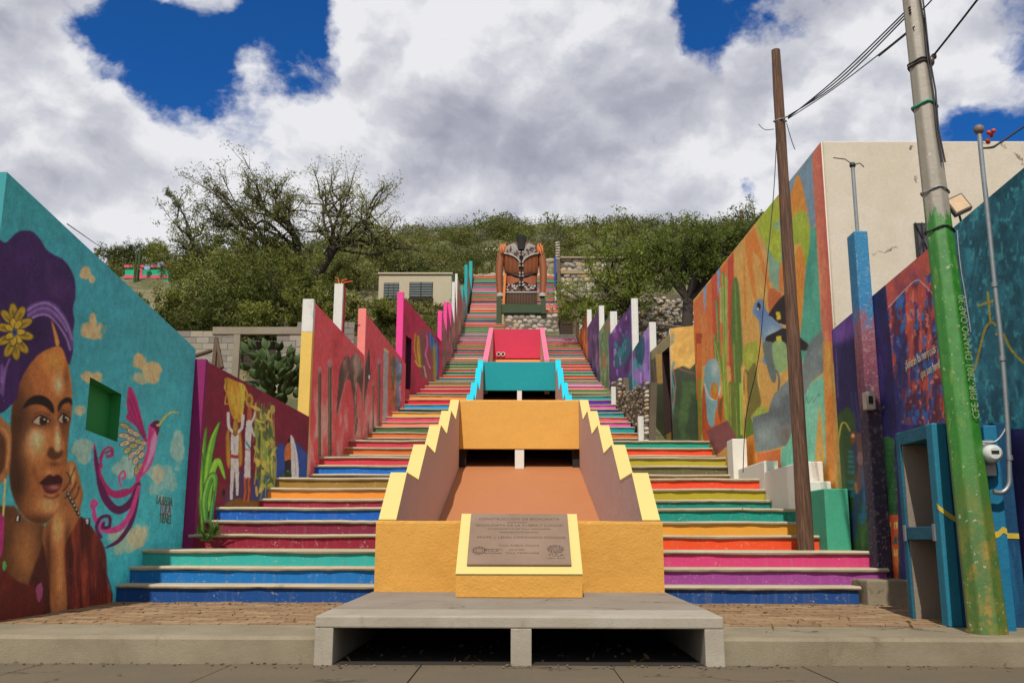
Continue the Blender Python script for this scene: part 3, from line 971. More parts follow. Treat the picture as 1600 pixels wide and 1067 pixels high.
    # agave
    for q, wd, k in (([(150, 1040), (160, 900), (140, 700), (100, 560), (55, 585)], 40, '#4a8a2a'), ([(165, 1030), (160, 800), (158, 600), (175, 430)], 30, '#3c7426'), ([(160, 1040), (150, 700), (140, 560), (108, 482)], 26, '#457f2a'),
                     ([(170, 900), (180, 650), (205, 500), (242, 402)], 34, '#4f8f2c'), ([(180, 850), (200, 680), (235, 600), (272, 690)], 34, '#62a332'), ([(190, 1000), (165, 820), (195, 690), (222, 700), (205, 900)], 30, '#3f7f36'),
                     ([(140, 1040), (110, 900), (95, 780), (110, 720)], 26, '#35682a'), ([(130, 1040), (100, 960), (75, 870)], 26, '#5a9a2e'), ([(190, 1040), (200, 900), (215, 760)], 22, '#2f6f50')):
        c.stroke(q, wd + 5, '#173313', taper=(0.8, 1, 0.9, 0.25)); c.stroke(q, wd, k, taper=(0.8, 1, 0.9, 0.2))
        c.stroke([(p[0] - 5, p[1]) for p in q], wd * 0.28, '#9abf3c', 0.75, taper=(0.8, 1, 0.9, 0.2), soft=2)
    c.ell(265, 765, 9, 18, '#14100f', soft=2)
    return c.brush(0.07)


def paint_coyote():
    c = Canvas(478, 460, 640, 745, '#a23c40', 1.9, 8).view(460, 440, 3.557)
    yy = np.linspace(0, 1, c.h)[:, None] * np.ones((1, c.w))
    c.noise(46, 9, '#c88078', 0.45, 0.66, 0.85, clip=np.clip((yy - 0.35) * 3, 0, 1)); c.noise(50, 10, '#8c2c30', 0.55, 0.75, 0.6, seed=3)
    for x, y0, y1, wd, k in ((140, 490, 975, 15, '#2c3024'), (197, 455, 965, 18, '#2e3828'), (438, 570, 870, 9, '#46463a'), (470, 440, 850, 13, '#3c3c34'), (410, 770, 870, 9, '#4a4434')):
        c.stroke([(x, y0), (x, y1)], wd, k); c.stroke([(x - 2, y0), (x - 2, y1)], wd * 0.25, '#7a7a5a', 0.7)
        c.ell(x, y0, wd * 0.7, wd * 1.3, '#8f6a70', alpha=0.8)
    body = c.fill([(238, 745), (240, 620), (250, 500), (272, 430), (292, 410), (306, 425), (310, 470), (312, 425), (335, 402), (362, 420), (384, 478), (404, 420), (414, 372), (420, 420), (420, 480), (428, 545), (412, 552), (404, 600), (392, 690),
                   (396, 735), (378, 680), (366, 600), (350, 560), (346, 650), (352, 780), (336, 860), (330, 700), (318, 580), (302, 540), (280, 570), (262, 640)], '#41302a', soft=0.5)
    c.noise(30, 6, '#8a7262', 0.5, 0.7, 0.7, clip=body); c.glow(340, 450, 26, 45, '#8a7a6a', 0.7, body); c.glow(285, 470, 14, 50, '#7a5a48', 0.6, body)
    for q in ([(300, 500), (262, 640), (240, 740)], [(345, 560), (340, 700), (365, 780)], [(385, 560), (380, 640), (398, 735)]):
        c.stroke(q, 5, '#c08a7a', 0.6, soft=1)
    c.ell(416, 530, 6, 12, '#d8ccc4'); c.ell(415, 450, 4, 40, '#2c2220', 0.0)
    c.poly([(496, 365), (524, 385), (516, 780), (490, 770)], '#7c7474'); c.poly([(496, 365), (524, 385), (524, 400), (496, 380)], '#b8905a')
    for i, (q, wd, k) in enumerate((([(535, 400), (530, 600), (540, 700)], 22, '#8f4526'), ([(552, 420), (550, 540), (560, 690)], 16, '#3b4a3c'), ([(575, 430), (572, 520), (580, 700)], 14, '#2f6a80'), ([(590, 460), (585, 560)], 12, '#3a8aa0'), ([(566, 520), (556, 620), (566, 720)], 12, '#a05a2c'),
                                    ([(540, 440), (545, 520)], 8, '#6f7a4a'), ([(585, 580), (592, 660)], 10, '#8f7080'))):
        c.stroke(q, wd, k, 0.9, soft=2)
    c.noise(12, 3, '#2c2a30', 0.55, 0.7, 0.5, clip=c.mask(c.xy([(530, 380), (600, 440), (600, 720), (530, 740)])))
    return c.brush(0.08)


def paint_serpent():
    c = Canvas(618, 455, 700, 640, '#8a1f36', 2.4, 9).view(640, 500, 8.89)
    c.noise(30, 10, '#701829', 0.5, 0.7, 0.8)
    c.view(460, 440, 3.557)
    c.fill([(690, 300), (705, 255), (745, 270), (790, 330), (800, 560), (770, 580), (700, 500)], '#6a3a38', soft=6, alpha=0.8)
    for i in range(5):
        c.stroke([(672 + i * 8, 290 + i * 6), (668 + i * 9, 380), (690 + i * 4, 470)], 8, ('#9c7a22', '#6a5216', '#b08a30')[i % 3], 0.9, soft=1)
    c.stroke([(672, 440), (690, 468), (714, 470)], 8, '#a8842c'); c.stroke([(700, 300), (715, 420), (712, 520)], 14, '#4a4038', 0.8, soft=3)
    c.stroke([(735, 300), (740, 350), (728, 400)], 9, '#b84a7a'); c.stroke([(728, 400), (745, 460), (756, 480)], 7, '#c05a8a'); c.stroke([(720, 470), (732, 530)], 7, '#b07a7a')
    for i in range(9):
        c.stroke([(750 + i * 6, 280 + i * 9), (760 + i * 5, 360 + i * 12), (800 - i, 420 + i * 18)], 7, ('#23508f', '#2f6fae', '#1b3a6a')[i % 3], 0.9, soft=1)
    c.fill([(770, 370), (785, 360), (790, 520), (776, 560)], '#7a6a2a', soft=3)
    return c.brush(0.08)


def paint_streaks(x0, y0, x1, y1, base, cols, seed, sc=2.0, sx=4, sy=40):
    c = Canvas(x0, y0, x1, y1, base, sc, seed)
    for i, k in enumerate(cols):
        c.noise(sy, sx, k, 0.5, 0.64, 0.85, seed=10 + i)
    return c.brush(0.08)


def paint_birdwall():
    c = Canvas(1084, 215, 1318, 790, '#b58d48', 1.6, 12)
    C1 = (1060, 200, 2.964); C2 = (1060, 540, 3.335)
    c.noise(70, 40, '#c29a50', 0.45, 0.7, 0.8); c.noise(60, 50, '#9a7a3c', 0.55, 0.75, 0.6, seed=2)
    c.view(*C1)
    c.fill([(505, 250), (560, 195), (650, 60), (645, 440), (610, 470), (590, 390), (560, 220), (520, 330)], '#66808f', smooth=False, soft=2)
    c.fill([(380, 420), (480, 420), (520, 600), (480, 800), (420, 700), (415, 600)], '#6f9078', smooth=False, soft=3)
    c.fill([(600, 480), (640, 450), (672, 1080), (550, 1080), (570, 900), (590, 640)], '#47917a', smooth=False, soft=2)
    c.noise(60, 30, '#357a6a', 0.5, 0.7, 0.6, clip=c.mask(c.xy([(600, 480), (640, 450), (672, 1080), (550, 1080), (590, 640)])))
    # left: orange, red strips
    c.poly([(60, 820), (258, 570), (256, 1100), (60, 1100)], '#c2622e')
    c.noise(60, 12, '#d27a3e', 0.5, 0.7, 0.8, clip=c.mask(c.xy([(60, 820), (258, 570), (256, 1100), (60, 1100)])))
    c.poly([(152, 690), (192, 650), (190, 1100), (164, 1100)], '#a8482c'); c.poly([(228, 608), (254, 575), (256, 1100), (236, 1100)], '#a23e2c')
    c.poly([(80, 950), (110, 950), (104, 1100), (80, 1100)], '#93392a')
    for x, y in ((122, 735), (185, 655)):
        c.fill([(x - 8, y), (x + 8, y - 10), (x + 3, y + 90), (x - 3, y + 140)], '#6a86a0', smooth=False)
    # cacti
    for q, wd, k in (([(206, 675), (212, 850), (214, 1080)], 16, '#5e7a3a'), ([(176, 800), (184, 920), (190, 1080)], 12, '#4f6f38'), ([(222, 690), (222, 1080)], 10, '#7f9446'), ([(168, 960), (176, 1080)], 12, '#56773a'), ([(194, 740), (200, 900)], 9, '#8a9a50')):
        c.stroke(q, wd, k); c.stroke([(p[0] - 3, p[1]) for p in q], wd * 0.25, '#aab464', 0.7)
    c.fill([(248, 1090), (246, 800), (254, 705), (266, 692), (278, 720), (288, 850), (296, 1090)], '#486428', soft=1); c.stroke([(262, 720), (268, 900), (272, 1080)], 7, '#6f8a3a', 0.7, soft=2)
    # arches
    c.fill([(305, 520), (352, 455), (385, 580), (420, 700), (424, 768), (402, 720), (372, 600), (345, 568), (345, 640), (362, 800), (352, 800), (325, 680)], '#c4712a', smooth=False, soft=1)
    c.fill([(308, 600), (315, 880), (305, 860), (300, 640)], '#b8762e', soft=2)
    # lime loops
    c.fill([(360, 445), (405, 370), (460, 318), (470, 420), (440, 450), (452, 475), (474, 480), (476, 635), (440, 600), (405, 540), (375, 490)], '#8a9a26', smooth=False, soft=1)
    c.noise(40, 20, '#a2b03a', 0.5, 0.7, 0.8, clip=c.mask(c.xy([(360, 445), (460, 318), (476, 635), (405, 540)])))
    c.fill([(512, 430), (518, 330), (535, 255), (552, 222), (568, 245), (585, 320), (596, 400), (560, 385), (530, 418)], '#c87a2a', soft=1)
    c.fill([(522, 450), (535, 405), (562, 383), (592, 395), (606, 440), (608, 520), (600, 600), (588, 642), (580, 575), (562, 540), (542, 538), (528, 560)], '#84952a', soft=1)
    c.glow(560, 440, 30, 40, '#a0ae3c', 0.6)
    c.fill([(538, 660), (545, 580), (560, 545), (576, 580), (586, 640), (580, 760), (564, 930), (550, 930)], '#c6762a', soft=1)
    c.fill([(470, 640), (490, 640), (480, 790), (466, 760)], '#c06a2a', soft=1); c.fill([(418, 748), (450, 748), (486, 790), (470, 850), (425, 865), (415, 800)], '#a45a2c', soft=1)
    # right band
    c.poly([(618, 130), (662, 50), (716, 1090), (672, 1090)], '#b0624a'); c.noise(80, 8, '#c8825a', 0.5, 0.7, 0.8, clip=c.mask(c.xy([(618, 130), (662, 50), (716, 1090), (672, 1090)])))
    c.poly([(655, 100), (668, 60), (724, 1090), (708, 1090)], '#a9584a')
    # big bird
    bird = c.fill([(345, 858), (352, 815), (370, 795), (392, 796), (405, 838), (440, 885), (485, 925), (500, 1000), (480, 1090), (395, 1090), (398, 1030), (380, 950), (372, 890)], '#5d7a9c', soft=1)
    c.glow(440, 960, 40, 40, '#9ab0a0', 0.8, bird); c.glow(380, 860, 20, 30, '#46659a', 0.6, bird); c.ell(372, 826, 9, 18, '#16141a'); c.ell(368, 838, 4, 6, '#c0b8a8')
    for q in ([(420, 860), (470, 790), (505, 780), (520, 900), (470, 905), (432, 875)], [(405, 970), (450, 945), (500, 930), (600, 1000), (602, 1030), (500, 1020), (420, 1010)]):
        c.fill(q, '#1c1a1c')
    for q in ([(452, 850), (470, 852), (476, 885), (456, 890)], [(452, 965), (476, 962), (480, 1000), (456, 1005)], [(500, 800), (512, 800), (514, 840), (500, 840)]):
        c.poly(q, '#c0a22c')
    c.fill([(600, 1010), (640, 960), (668, 950), (672, 1090), (590, 1090)], '#5f6a68', soft=3)
    c.view(*C2)
    # left figures
    c.poly([(95, -10), (125, -10), (112, 500), (95, 500)], '#c2622e'); c.stroke([(112, 180), (116, 490)], 12, '#6a8a34'); c.poly([(95, 280), (104, 280), (104, 490), (95, 490)], '#4a7a34')
    c.fill([(135, 500), (122, 300), (140, 200), (210, 260), (240, 470)], '#a84a2a', soft=3)
    c.fill([(134, 170), (140, 105), (165, 72), (196, 72), (212, 110), (216, 190), (205, 280), (192, 400), (172, 424), (152, 390), (142, 280)], '#6f9496', soft=1)
    c.glow(190, 120, 18, 40, '#b8beb0', 0.7); c.stroke([(136, 200), (160, 270), (200, 275), (220, 215)], 7, '#c8ccc0', 0.8)
    c.fill([(168, 260), (172, 205), (190, 190), (206, 215), (206, 268), (190, 282)], '#cc6a24', soft=1); c.ell(192, 225, 8, 24, '#8a8a3c')
    c.fill([(192, 415), (195, 340), (225, 265), (240, 270), (246, 400)], '#cf5a24', soft=1); c.fill([(205, 320), (230, 270), (222, 400)], '#6a4a24', soft=2)
    # cacti and bottles
    for q, wd, k in (([(200, -10), (235, 180), (250, 400)], 18, '#5a7430'), ([(235, -10), (245, 200), (262, 470)], 20, '#7a8a34'), ([(300, -10), (310, 250), (318, 480)], 40, '#4f6a2a'), ([(280, 200), (285, 470)], 36, '#5c6a2a'), ([(325, 200), (330, 460)], 14, '#8aa23c')):
        c.stroke(q, wd, k, soft=1); c.stroke([(p[0] - wd * 0.3, p[1]) for p in q], 4, '#a4b04a', 0.7)
    c.poly([(262, -10), (278, -10), (288, 190), (276, 190)], '#9a3f2a')
    c.fill([(335, 60), (345, 0), (410, -20), (414, 60), (395, 105), (365, 125), (345, 105)], '#8a9232', soft=1); c.glow(375, 60, 22, 30, '#a9ad4a', 0.7)
    c.fill([(345, 130), (365, 130), (400, 90), (414, 200), (430, 300), (400, 380), (352, 470), (345, 380), (362, 280), (338, 250)], '#66602c', soft=2)
    c.stroke([(340, 115), (332, 200), (345, 300), (352, 380)], 6, '#c8b060', 0.9); c.stroke([(412, 70), (416, 180), (430, 230)], 5, '#c8b060', 0.9); c.fill([(345, 150), (356, 150), (358, 290), (346, 300)], '#c8843c')
    c.fill([(375, 380), (420, 320), (470, 330), (440, 360), (390, 400)], '#8a9a3c', soft=2)
    c.fill([(350, 480), (360, 400), (380, 380), (395, 470)], '#4f6a24', soft=1); c.poly([(355, 480), (392, 460), (408, 640), (330, 640)], '#c8762c')
    # tree trunk the bird sits on
    c.fill([(440, -10), (500, -10), (505, 60), (510, 170), (490, 190), (465, 120)], '#55635f', soft=1); c.fill([(490, -10), (560, -10), (565, 120), (510, 130)], '#7d9a66', soft=3); c.stroke([(510, 130), (525, 170), (520, 240)], 9, '#4a5a58')
    trunk = c.fill([(385, 372), (470, 345), (478, 300), (500, 250), (560, 190), (640, 100), (700, 20), (765, -20), (765, 130), (690, 190), (645, 290), (610, 420), (560, 520), (470, 545), (402, 558), (392, 460)], '#6a7674', smooth=False, soft=1)
    c.noise(30, 30, '#505a5c', 0.5, 0.7, 0.8, clip=trunk); c.glow(450, 470, 50, 40, '#8a9a96', 0.6, trunk); c.glow(560, 460, 40, 40, '#6a5046', 0.5, trunk)
    c.fill([(530, 640), (535, 540), (570, 510), (640, 300), (690, 195), (756, 150), (775, 720), (600, 720)], '#62a68c', smooth=False, soft=1)
    c.glow(700, 380, 40, 120, '#86b8a0', 0.5)
    c.fill([(706, 720), (716, 520), (735, 300), (748, 400), (772, 720)], '#c98c46', smooth=False, soft=2)
    c.stroke([(660, 300), (668, 265), (676, 300), (700, 265), (704, 295), (725, 255), (738, 262)], 3, '#44604e', 0.8)
    c.poly([(410, 640), (406, 560), (530, 540), (535, 640)], '#b8602c')
    c.poly([(752, -20), (800, -20), (822, 780), (774, 780)], '#b87030'); c.noise(80, 10, '#cf9048', 0.5, 0.7, 0.8, clip=c.mask(c.xy([(752, -20), (800, -20), (822, 780), (774, 780)])))
    c.poly([(145, 445), (255, 388), (305, 480), (196, 572)], '#744444')
    return c.brush(0.06)


def paint_night():
    """the long wall at the right: red, indigo and teal, with a hill town at its foot"""
    c = Canvas(1280, 200, 1640, 1000, '#221f4e', 1.3, 15)
    F_ = (1280, 330, 3.234); G_ = (1280, 620, 2.81)
    c.noise(60, 14, '#1a1638', 0.45, 0.65, 0.8); c.noise(50, 16, '#34306e', 0.55, 0.72, 0.7, seed=2)
    c.view(*F_)
    c.fill([(60, 600), (130, 540), (240, 460), (240, 580), (150, 650), (70, 680)], '#5f3f86', smooth=False, soft=12)
    red = c.mask(c.xy([(335, 370), (600, 150), (640, 1080), (395, 1080), (360, 640)]))
    c.lay(red, '#4a2436')
    c.noise(34, 7, '#a5463a', 0.42, 0.58, 0.95, clip=red); c.noise(26, 6, '#22306a', 0.54, 0.62, 0.9, clip=red, seed=3); c.noise(20, 5, '#2a5a94', 0.60, 0.66, 0.9, clip=red, seed=4); c.noise(8, 4, '#c87058', 0.66, 0.72, 0.8, clip=red, seed=5)
    c.noise(60, 20, '#1d2250', 0.5, 0.66, 0.8, clip=c.mask(c.xy([(355, 700), (470, 640), (520, 1080), (395, 1080)])), seed=9)
    c.poly([(335, 368), (565, 172), (590, 300), (480, 352), (350, 482)], '#a04a3c'); c.noise(30, 16, '#7c3c48', 0.5, 0.7, 0.8, clip=c.mask(c.xy([(335, 368), (565, 172), (590, 300), (480, 352), (350, 482)])))
    c.stroke([(350, 485), (480, 355), (530, 372), (580, 425)], 5, '#b8a8b0', 0.8)
    c.stroke([(85, 690), (95, 940)], 5, '#8a6a80', 0.5)
    teal = c.mask(c.xy([(620, 60), (1400, -700), (1400, 1100), (700, 1100), (660, 600)]))
    c.lay(teal, '#1d5866'); c.noise(40, 18, '#2b7280', 0.45, 0.65, 0.9, clip=teal, seed=6); c.noise(26, 12, '#124450', 0.52, 0.68, 0.9, clip=teal, seed=7); c.noise(12, 5, '#3d8f94', 0.62, 0.7, 0.7, clip=teal, seed=8)
    c.stroke([(852, 410), (858, 480), (866, 560)], 11, '#8f7d26'); c.stroke([(806, 476), (880, 452)], 11, '#8f7d26')
    c.stroke([(785, 800), (810, 700), (840, 590), (872, 562), (890, 575)], 11, '#8f7d26'); c.stroke([(895, 622), (930, 622), (970, 700), (1040, 770), (1100, 800)], 12, '#8f7d26')
    # the foot of the wall
    c.view(*G_)
    base = c.mask(c.xy([(40, 380), (140, 330), (340, 340), (360, 800), (40, 800)]))
    c.lay(base, '#1f3a2e')
    c.fill([(48, 420), (62, 240), (80, 100), (105, 56), (135, 50), (160, 110), (170, 200), (200, 210), (235, 190), (250, 420), (250, 680), (100, 680)], '#2c4a24', soft=2)
    c.noise(30, 10, '#47663a', 0.5, 0.7, 0.7, clip=base)
    c.stroke([(55, 395), (75, 260), (95, 130), (115, 115), (136, 150)], 7, '#a89a34'); c.stroke([(238, 285), (262, 350), (280, 392), (335, 405)], 8, '#a89a34')
    for y in (240, 262, 284, 306, 330, 372, 404):
        c.stroke([(132, y), (150, y)], 14, '#1f6a70')
    for y in (424, 520):
        c.stroke([(130, y + 6), (245, y)], 22, '#1f6472')
    for q, wd, k in (([(150, 160), (168, 260), (180, 380), (160, 500), (145, 620)], 34, '#2c3a5c'), ([(175, 170), (185, 300), (170, 400)], 30, '#6a4a44'), ([(215, 150), (205, 300), (220, 420), (232, 560)], 22, '#6a4450'), ([(195, 320), (200, 430), (190, 550)], 16, '#2c5a8c'),
                     ([(226, 340), (214, 440), (228, 570)], 12, '#a08a8a'), ([(160, 380), (165, 420)], 10, '#c07a4a'), ([(228, 110), (232, 190), (215, 250)], 12, '#a0562a')):
        c.stroke(q, wd, k, 0.9, soft=2)
    c.ell(148, 180, 12, 28, '#7a4422'); c.ell(148, 170, 7, 9, '#e0b060'); c.ell(180, 270, 14, 30, '#8a6a6a', alpha=0.8)
    for i in range(7):
        c.stroke([(185, 150), (150 + i * 14, 60 - (i % 3) * 20), (140 + i * 18, -20)], 4, '#3a4a78', 0.8)
    c.poly([(240, 215), (262, 180), (300, 172), (330, 185), (338, 520), (282, 520), (262, 380)], '#25502c')
    for y in range(210, 520, 24):
        c.stroke([(275, y), (335, y)], 2.5, '#173a22', 0.9)
        for x in range(280 + (y // 24 % 2) * 10, 335, 20):
            c.stroke([(x, y), (x, y + 24)], 2, '#173a22', 0.9)
    c.poly([(254, 520), (346, 516), (348, 800), (300, 800), (262, 745)], '#a8482a'); c.noise(12, 12, '#c26a34', 0.5, 0.7, 0.8, clip=c.mask(c.xy([(254, 520), (346, 516), (348, 800), (300, 800), (262, 745)])))
    for y in (548, 615, 668):
        for x in (272, 298, 328):
            c.poly([(x, y), (x + 16, y), (x + 16, y + 30), (x, y + 30)], '#2c5a50' if (x + y) % 3 else '#c8a85a'); c.poly([(x + 7, y), (x + 9, y), (x + 9, y + 30), (x + 7, y + 30)], '#3a1c14')
    c.ell(308, 580, 8, 12, '#2c7a6a')
    return c.brush(0.08)


def paint_purple():
    c = Canvas(950, 462, 1035, 720, '#55346f', 2.2, 17).view(860, 440, 3.81)
    c.noise(40, 10, '#7a4a8a', 0.48, 0.66, 0.9); c.noise(30, 10, '#3a1f50', 0.55, 0.7, 0.8, seed=2)
    c.fill([(490, 180), (530, 150), (545, 560), (500, 660), (480, 660), (500, 400)], '#8f72a8', soft=8, alpha=0.8)
    for q in ([(375, 480), (390, 430), (420, 380), (445, 330), (470, 340), (480, 400), (460, 460), (430, 500), (400, 510)], [(505, 345), (530, 350), (540, 330), (565, 380), (555, 470), (520, 520), (505, 420)], [(450, 660), (470, 560), (500, 600), (480, 680)]):
        c.fill(q, '#1f5f66', soft=5, alpha=0.85)
    c.noise(16, 6, '#2b8a88', 0.58, 0.68, 0.7, seed=5); c.noise(18, 5, '#b08ac0', 0.64, 0.72, 0.7, seed=6)
    c.fill([(540, 330), (610, 240), (610, 620), (560, 610)], '#8f72ac', soft=6); c.noise(30, 8, '#6a4a90', 0.5, 0.7, 0.8, seed=8, clip=c.mask(c.xy([(540, 330), (610, 240), (610, 620), (560, 610)])))
    c.fill([(505, 360), (520, 340), (535, 325), (560, 340), (560, 440), (540, 500), (505, 440)], '#153f48', soft=3, alpha=0.8)
    return c.brush(0.07)


def paint_house():
    c = Canvas(1010, 495, 1100, 725, '#b8924a', 2.2, 19).view(860, 440, 3.81)
    c.noise(40, 30, '#c8a458', 0.5, 0.7, 0.8)
    c.fill([(720, 530), (790, 500), (830, 520), (870, 480), (900, 500), (900, 600), (720, 610)], '#2f3b2c', smooth=False, soft=2); c.stroke([(760, 515), (820, 535), (870, 550)], 9, '#7a4440', 0.8, soft=2)
    c.fill([(720, 600), (900, 590), (900, 960), (720, 960)], '#27361f', smooth=False, soft=4)
    c.noise(40, 16, '#3f5a30', 0.5, 0.7, 0.7, clip=c.mask(c.xy([(720, 600), (900, 590), (900, 960), (720, 960)]))); c.stroke([(885, 590), (885, 940)], 8, '#6a8a34')
    c.fill([(590, 420), (640, 420), (690, 470), (690, 960), (590, 960)], '#4a5234', smooth=False, soft=6)
    c.fill([(600, 410), (740, 300), (740, 360), (600, 470)], '#8a8460', smooth=False, soft=4)
    c.stroke([(610, 480), (625, 600), (612, 720), (625, 900)], 10, '#8a5a50', 0.8, soft=1); c.stroke([(735, 480), (722, 560), (738, 680), (715, 830)], 12, '#3a7a8a', 0.8, soft=1); c.stroke([(730, 520), (745, 620), (730, 740)], 7, '#8a4a40', 0.8)
    c.fill([(625, 430), (665, 430), (672, 605), (635, 610)], '#c09a50', smooth=False, soft=2)
    return c.brush(0.08)


# ---------------------------------------------------------------- materials in use
CONC = concrete('street_concrete', alb('#8a7c68', 0.54), alb('#958468', 0.54), stain=0.45)
KERB = concrete('kerb_concrete', alb('#aa9d84', 0.74), alb('#94866c', 0.70), stain=0.95)
NOSE = concrete('tread_concrete', alb('#c4b89e', 0.92), alb('#b0a184', 0.90), stain=0.45, bscale=60, crack=False)
CULV = concrete('culvert_concrete', alb('#a2968a', 0.85), alb('#948672', 0.82), stain=0.5)
WASH = concrete('whitewashed_concrete', alb('#b8b0a0', 0.86), alb('#a69c88', 0.82), stain=0.6, crack=False)
BRICK = stone_mat('paving_brick', alb('#ad8a62', 0.70), alb('#9c7a56', 0.70), alb('#b89a74', 0.70))
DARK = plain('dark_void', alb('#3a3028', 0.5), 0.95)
EARTH = concrete('earth', alb('#8a7a58', 0.6), alb('#76684a', 0.5), stain=0.5, crack=False)
WHITE = pm('#d8d4c8', 0.95, var=0.12, dirt=0.3)
YEL = pm('#d39c46', 0.88, var=0.2, dirt=0.22, streak=0.25, fleck=0.35, fleck_c=alb('#c08a3e'), bstr=0.6)
CREAM = pm('#e2cd80', 0.80, var=0.10, dirt=0.18, fleck=0.4, fleck_c=alb('#b8a878'))
MAUVE = pm('#ac948c', 1.35, var=0.16, streak=0.8, fleck_c=alb('#bfa89c', 1.0))
FLOOR = pm('#b8784c', 0.86, var=0.12, dirt=0.15, fleck=0.4)
STONE = stone_mat('field_stone', alb('#bab2a4', 0.95), alb('#948c7e', 0.9), alb('#c0a47c', 0.85))
MORTAR = concrete('mortar', alb('#8a8070', 0.7), alb('#7a7062', 0.65), stain=0.5, crack=False)
BLOCK = stone_mat('cinder_block', alb('#a8a296', 0.72), alb('#8d867a', 0.7), alb('#b0a48e', 0.72))
STEEL = plain('galvanised_steel', alb('#9aa0a2', 0.8), 0.45, 0.6)
BLACK = plain('black_metal', alb('#1c1a19', 1.0), 0.5)
CABLE = plain('black_cable', alb('#161515', 1.0), 0.6)

# ---------------------------------------------------------------- ground
mb = MB(); mb.box(-70, 70, -60, 7.24, -0.35, -0.064)
street = tag(mb.build('street', CONC), kind='structure')
slab_me = None
for i in range(-5, 5):
    for j in range(3):
        x0 = i * 1.36 + 0.66; y1 = 7.235 - j * 2.6
        mb = MB(); mb.box(x0 + 0.006, x0 + 1.354, y1 - 2.59, y1, -0.15, -0.05 + random.uniform(-0.003, 0.003))
        mb.build('street_slab', CONC, street, 0.004)

for nm, x0, x1 in (('left', -40, -1.472), ('right', 1.472, 40)):
    mb = MB()
    xs = np.linspace(x0, x1, 120)
    prof = [(7.252, -0.2), (7.25, 0.115), (7.262, 0.134), (7.285, 0.140), (8.08, 0.150), (8.08, -0.2)]
    rings = []
    for x in xs:
        j = 0.006 * (math.sin(x * 7.1) * math.sin(x * 2.3))
        rings.append([(x, y + (j if k in (1, 2) else 0), z + (j * 0.5 if k in (2, 3) else 0)) for k, (y, z) in enumerate(prof)])
    mb.loft(rings, smooth=False)
    tag(mb.build('kerb', KERB), kind='structure')
    mb = MB()
    mb.box(max(x0, -12), min(x1, 12), 8.095, 10.7, -0.2, 0.142)
    pav = tag(mb.build('pavement', MORTAR), kind='structure')
    mb = MB()
    for r in range(28):
        y = 8.105 + r * 0.119
        if y > 10.62: break
        for q in range(24):
            xa = -1.49 - (q + (r % 2) * 0.5) * 0.24 - 0.232 if nm == 'left' else 1.49 + (q + (r % 2) * 0.5) * 0.24
            if abs(xa) > 5.2: continue
            dz = random.gauss(0, 0.0022)
            mb.box(xa, xa + 0.231, y, y + 0.110, 0.10, 0.155 + 0.022 * (y - 8.1) / 2.4 + dz)
    tag(mb.build('paving_brick', BRICK, pav), kind='stuff')

# ---------------------------------------------------------------- the two flights of painted steps
Zs = lambda k: 0.18 + 0.18 * k
YS = {1: 10.5, 2: 10.82, 3: 11.14, 4: 12.4, 5: 12.74, 6: 13.08, 7: 14.65, 8: 14.98, 9: 15.34, 10: 17.1, 11: 17.43, 12: 17.74, 13: 19.37, 14: 19.73, 15: 20.05, 16: 21.27, 17: 21.81, 18: 22.22, 19: 22.77,
      20: 23.24, 21: 23.74, 22: 24.44, 23: 24.89, 24: 25.26, 25: 25.71, 26: 26.49, 27: 26.93, 28: 27.44, 29: 27.92, 30: 28.7, 31: 29.25, 32: 29.78, 33: 30.2, 34: 30.75, 35: 31.16, 36: 31.61, 37: 32.21, 38: 32.8, 39: 33.24}
KN = [(39, 33.24), (50, 38.5), (60, 42.3), (77, 47.2)]
for k in range(40, 78):
    YS[k] = float(np.interp(k, [a for a, _ in KN], [b for _, b in KN]))
YS[78] = 48.6
LEFT_X = [(7, -4.33), (12.4, -4.27), (12.5, -4.14), (16.95, -3.72), (17, -3.73), (21.4, -3.5), (25, -3.0), (25.01, -3.1), (29.5, -2.42), (42.2, -2.62), (42.3, -2.2), (48, -2.25)]
RIGHT_X = [(20.9, 3.97), (21.2, 2.70), (26.8, 2.48), (29, 2.36), (33.3, 2.30), (42, 2.2), (42.3, 1.75), (48, 1.72)]
RX = {1: 3.62, 2: 4.05, 3: 4.13, 4: 3.8, 5: 3.8, 6: 3.8, 7: 3.8, 8: 3.8, 9: 3.8, 10: 3.80, 11: 3.8, 12: 3.8, 13: 3.95, 14: 3.96, 15: 3.97}
CL = ['#0d4585', '#0c69ad', '#2fa39a', '#87182f', '#7a2038', '#0a58b0', '#94203a', '#e08a35', '#94702e', '#70482a', '#0c64bc', '#c73c48', '#7a2030', '#cc6a34', '#c03e4c', '#8a2430', '#cf6e38', '#48633f',
      '#e67e6a', '#d64a62', '#eaa445', '#254438', '#2490cc', '#d41a30', '#e48c40', '#1d4a3c', '#cc2036', '#d24c5a', '#9c6e40', '#8fae50', '#2b7f90', '#ea4c30', '#1f7c5c', '#c43c50', '#6c8c48', '#1f6c52']
CRt = ['#16437f', '#943f8a', '#c83c70', '#e04a20', '#db9832', '#0f8a7a', '#177d70', '#a8981f', '#ea4824', '#b4722e', '#5f5a3c', '#aa9c2c', '#6f6f68', '#ea4a20', '#20937f', '#8f5a50', '#c86a32', '#0f9096',
       '#cc5ca2', '#e05c70', '#0f8f92', '#20428a', '#cc5ca2', '#5c209c', '#148c90', '#2c3a34', '#6c8c4e', '#e2607e', '#c88abb', '#1fa074', '#9c6c4a', '#ea4630', '#20a078', '#b84a70', '#ea5438', '#c84a58']
CU = ['#e0808a', '#ea5a3c', '#4c8a44', '#b82c44', '#b48ab4', '#507a40', '#c890c0', '#1f2e70', '#e8a08a', '#c83248', '#23305f', '#d05a8a', '#e84038', '#6a7a40', '#2b8a80', '#e8707a', '#1f8a68', '#d84848', '#2b7a8a', '#c84a80', '#209a78', '#e85a48']
tread_cache = {}


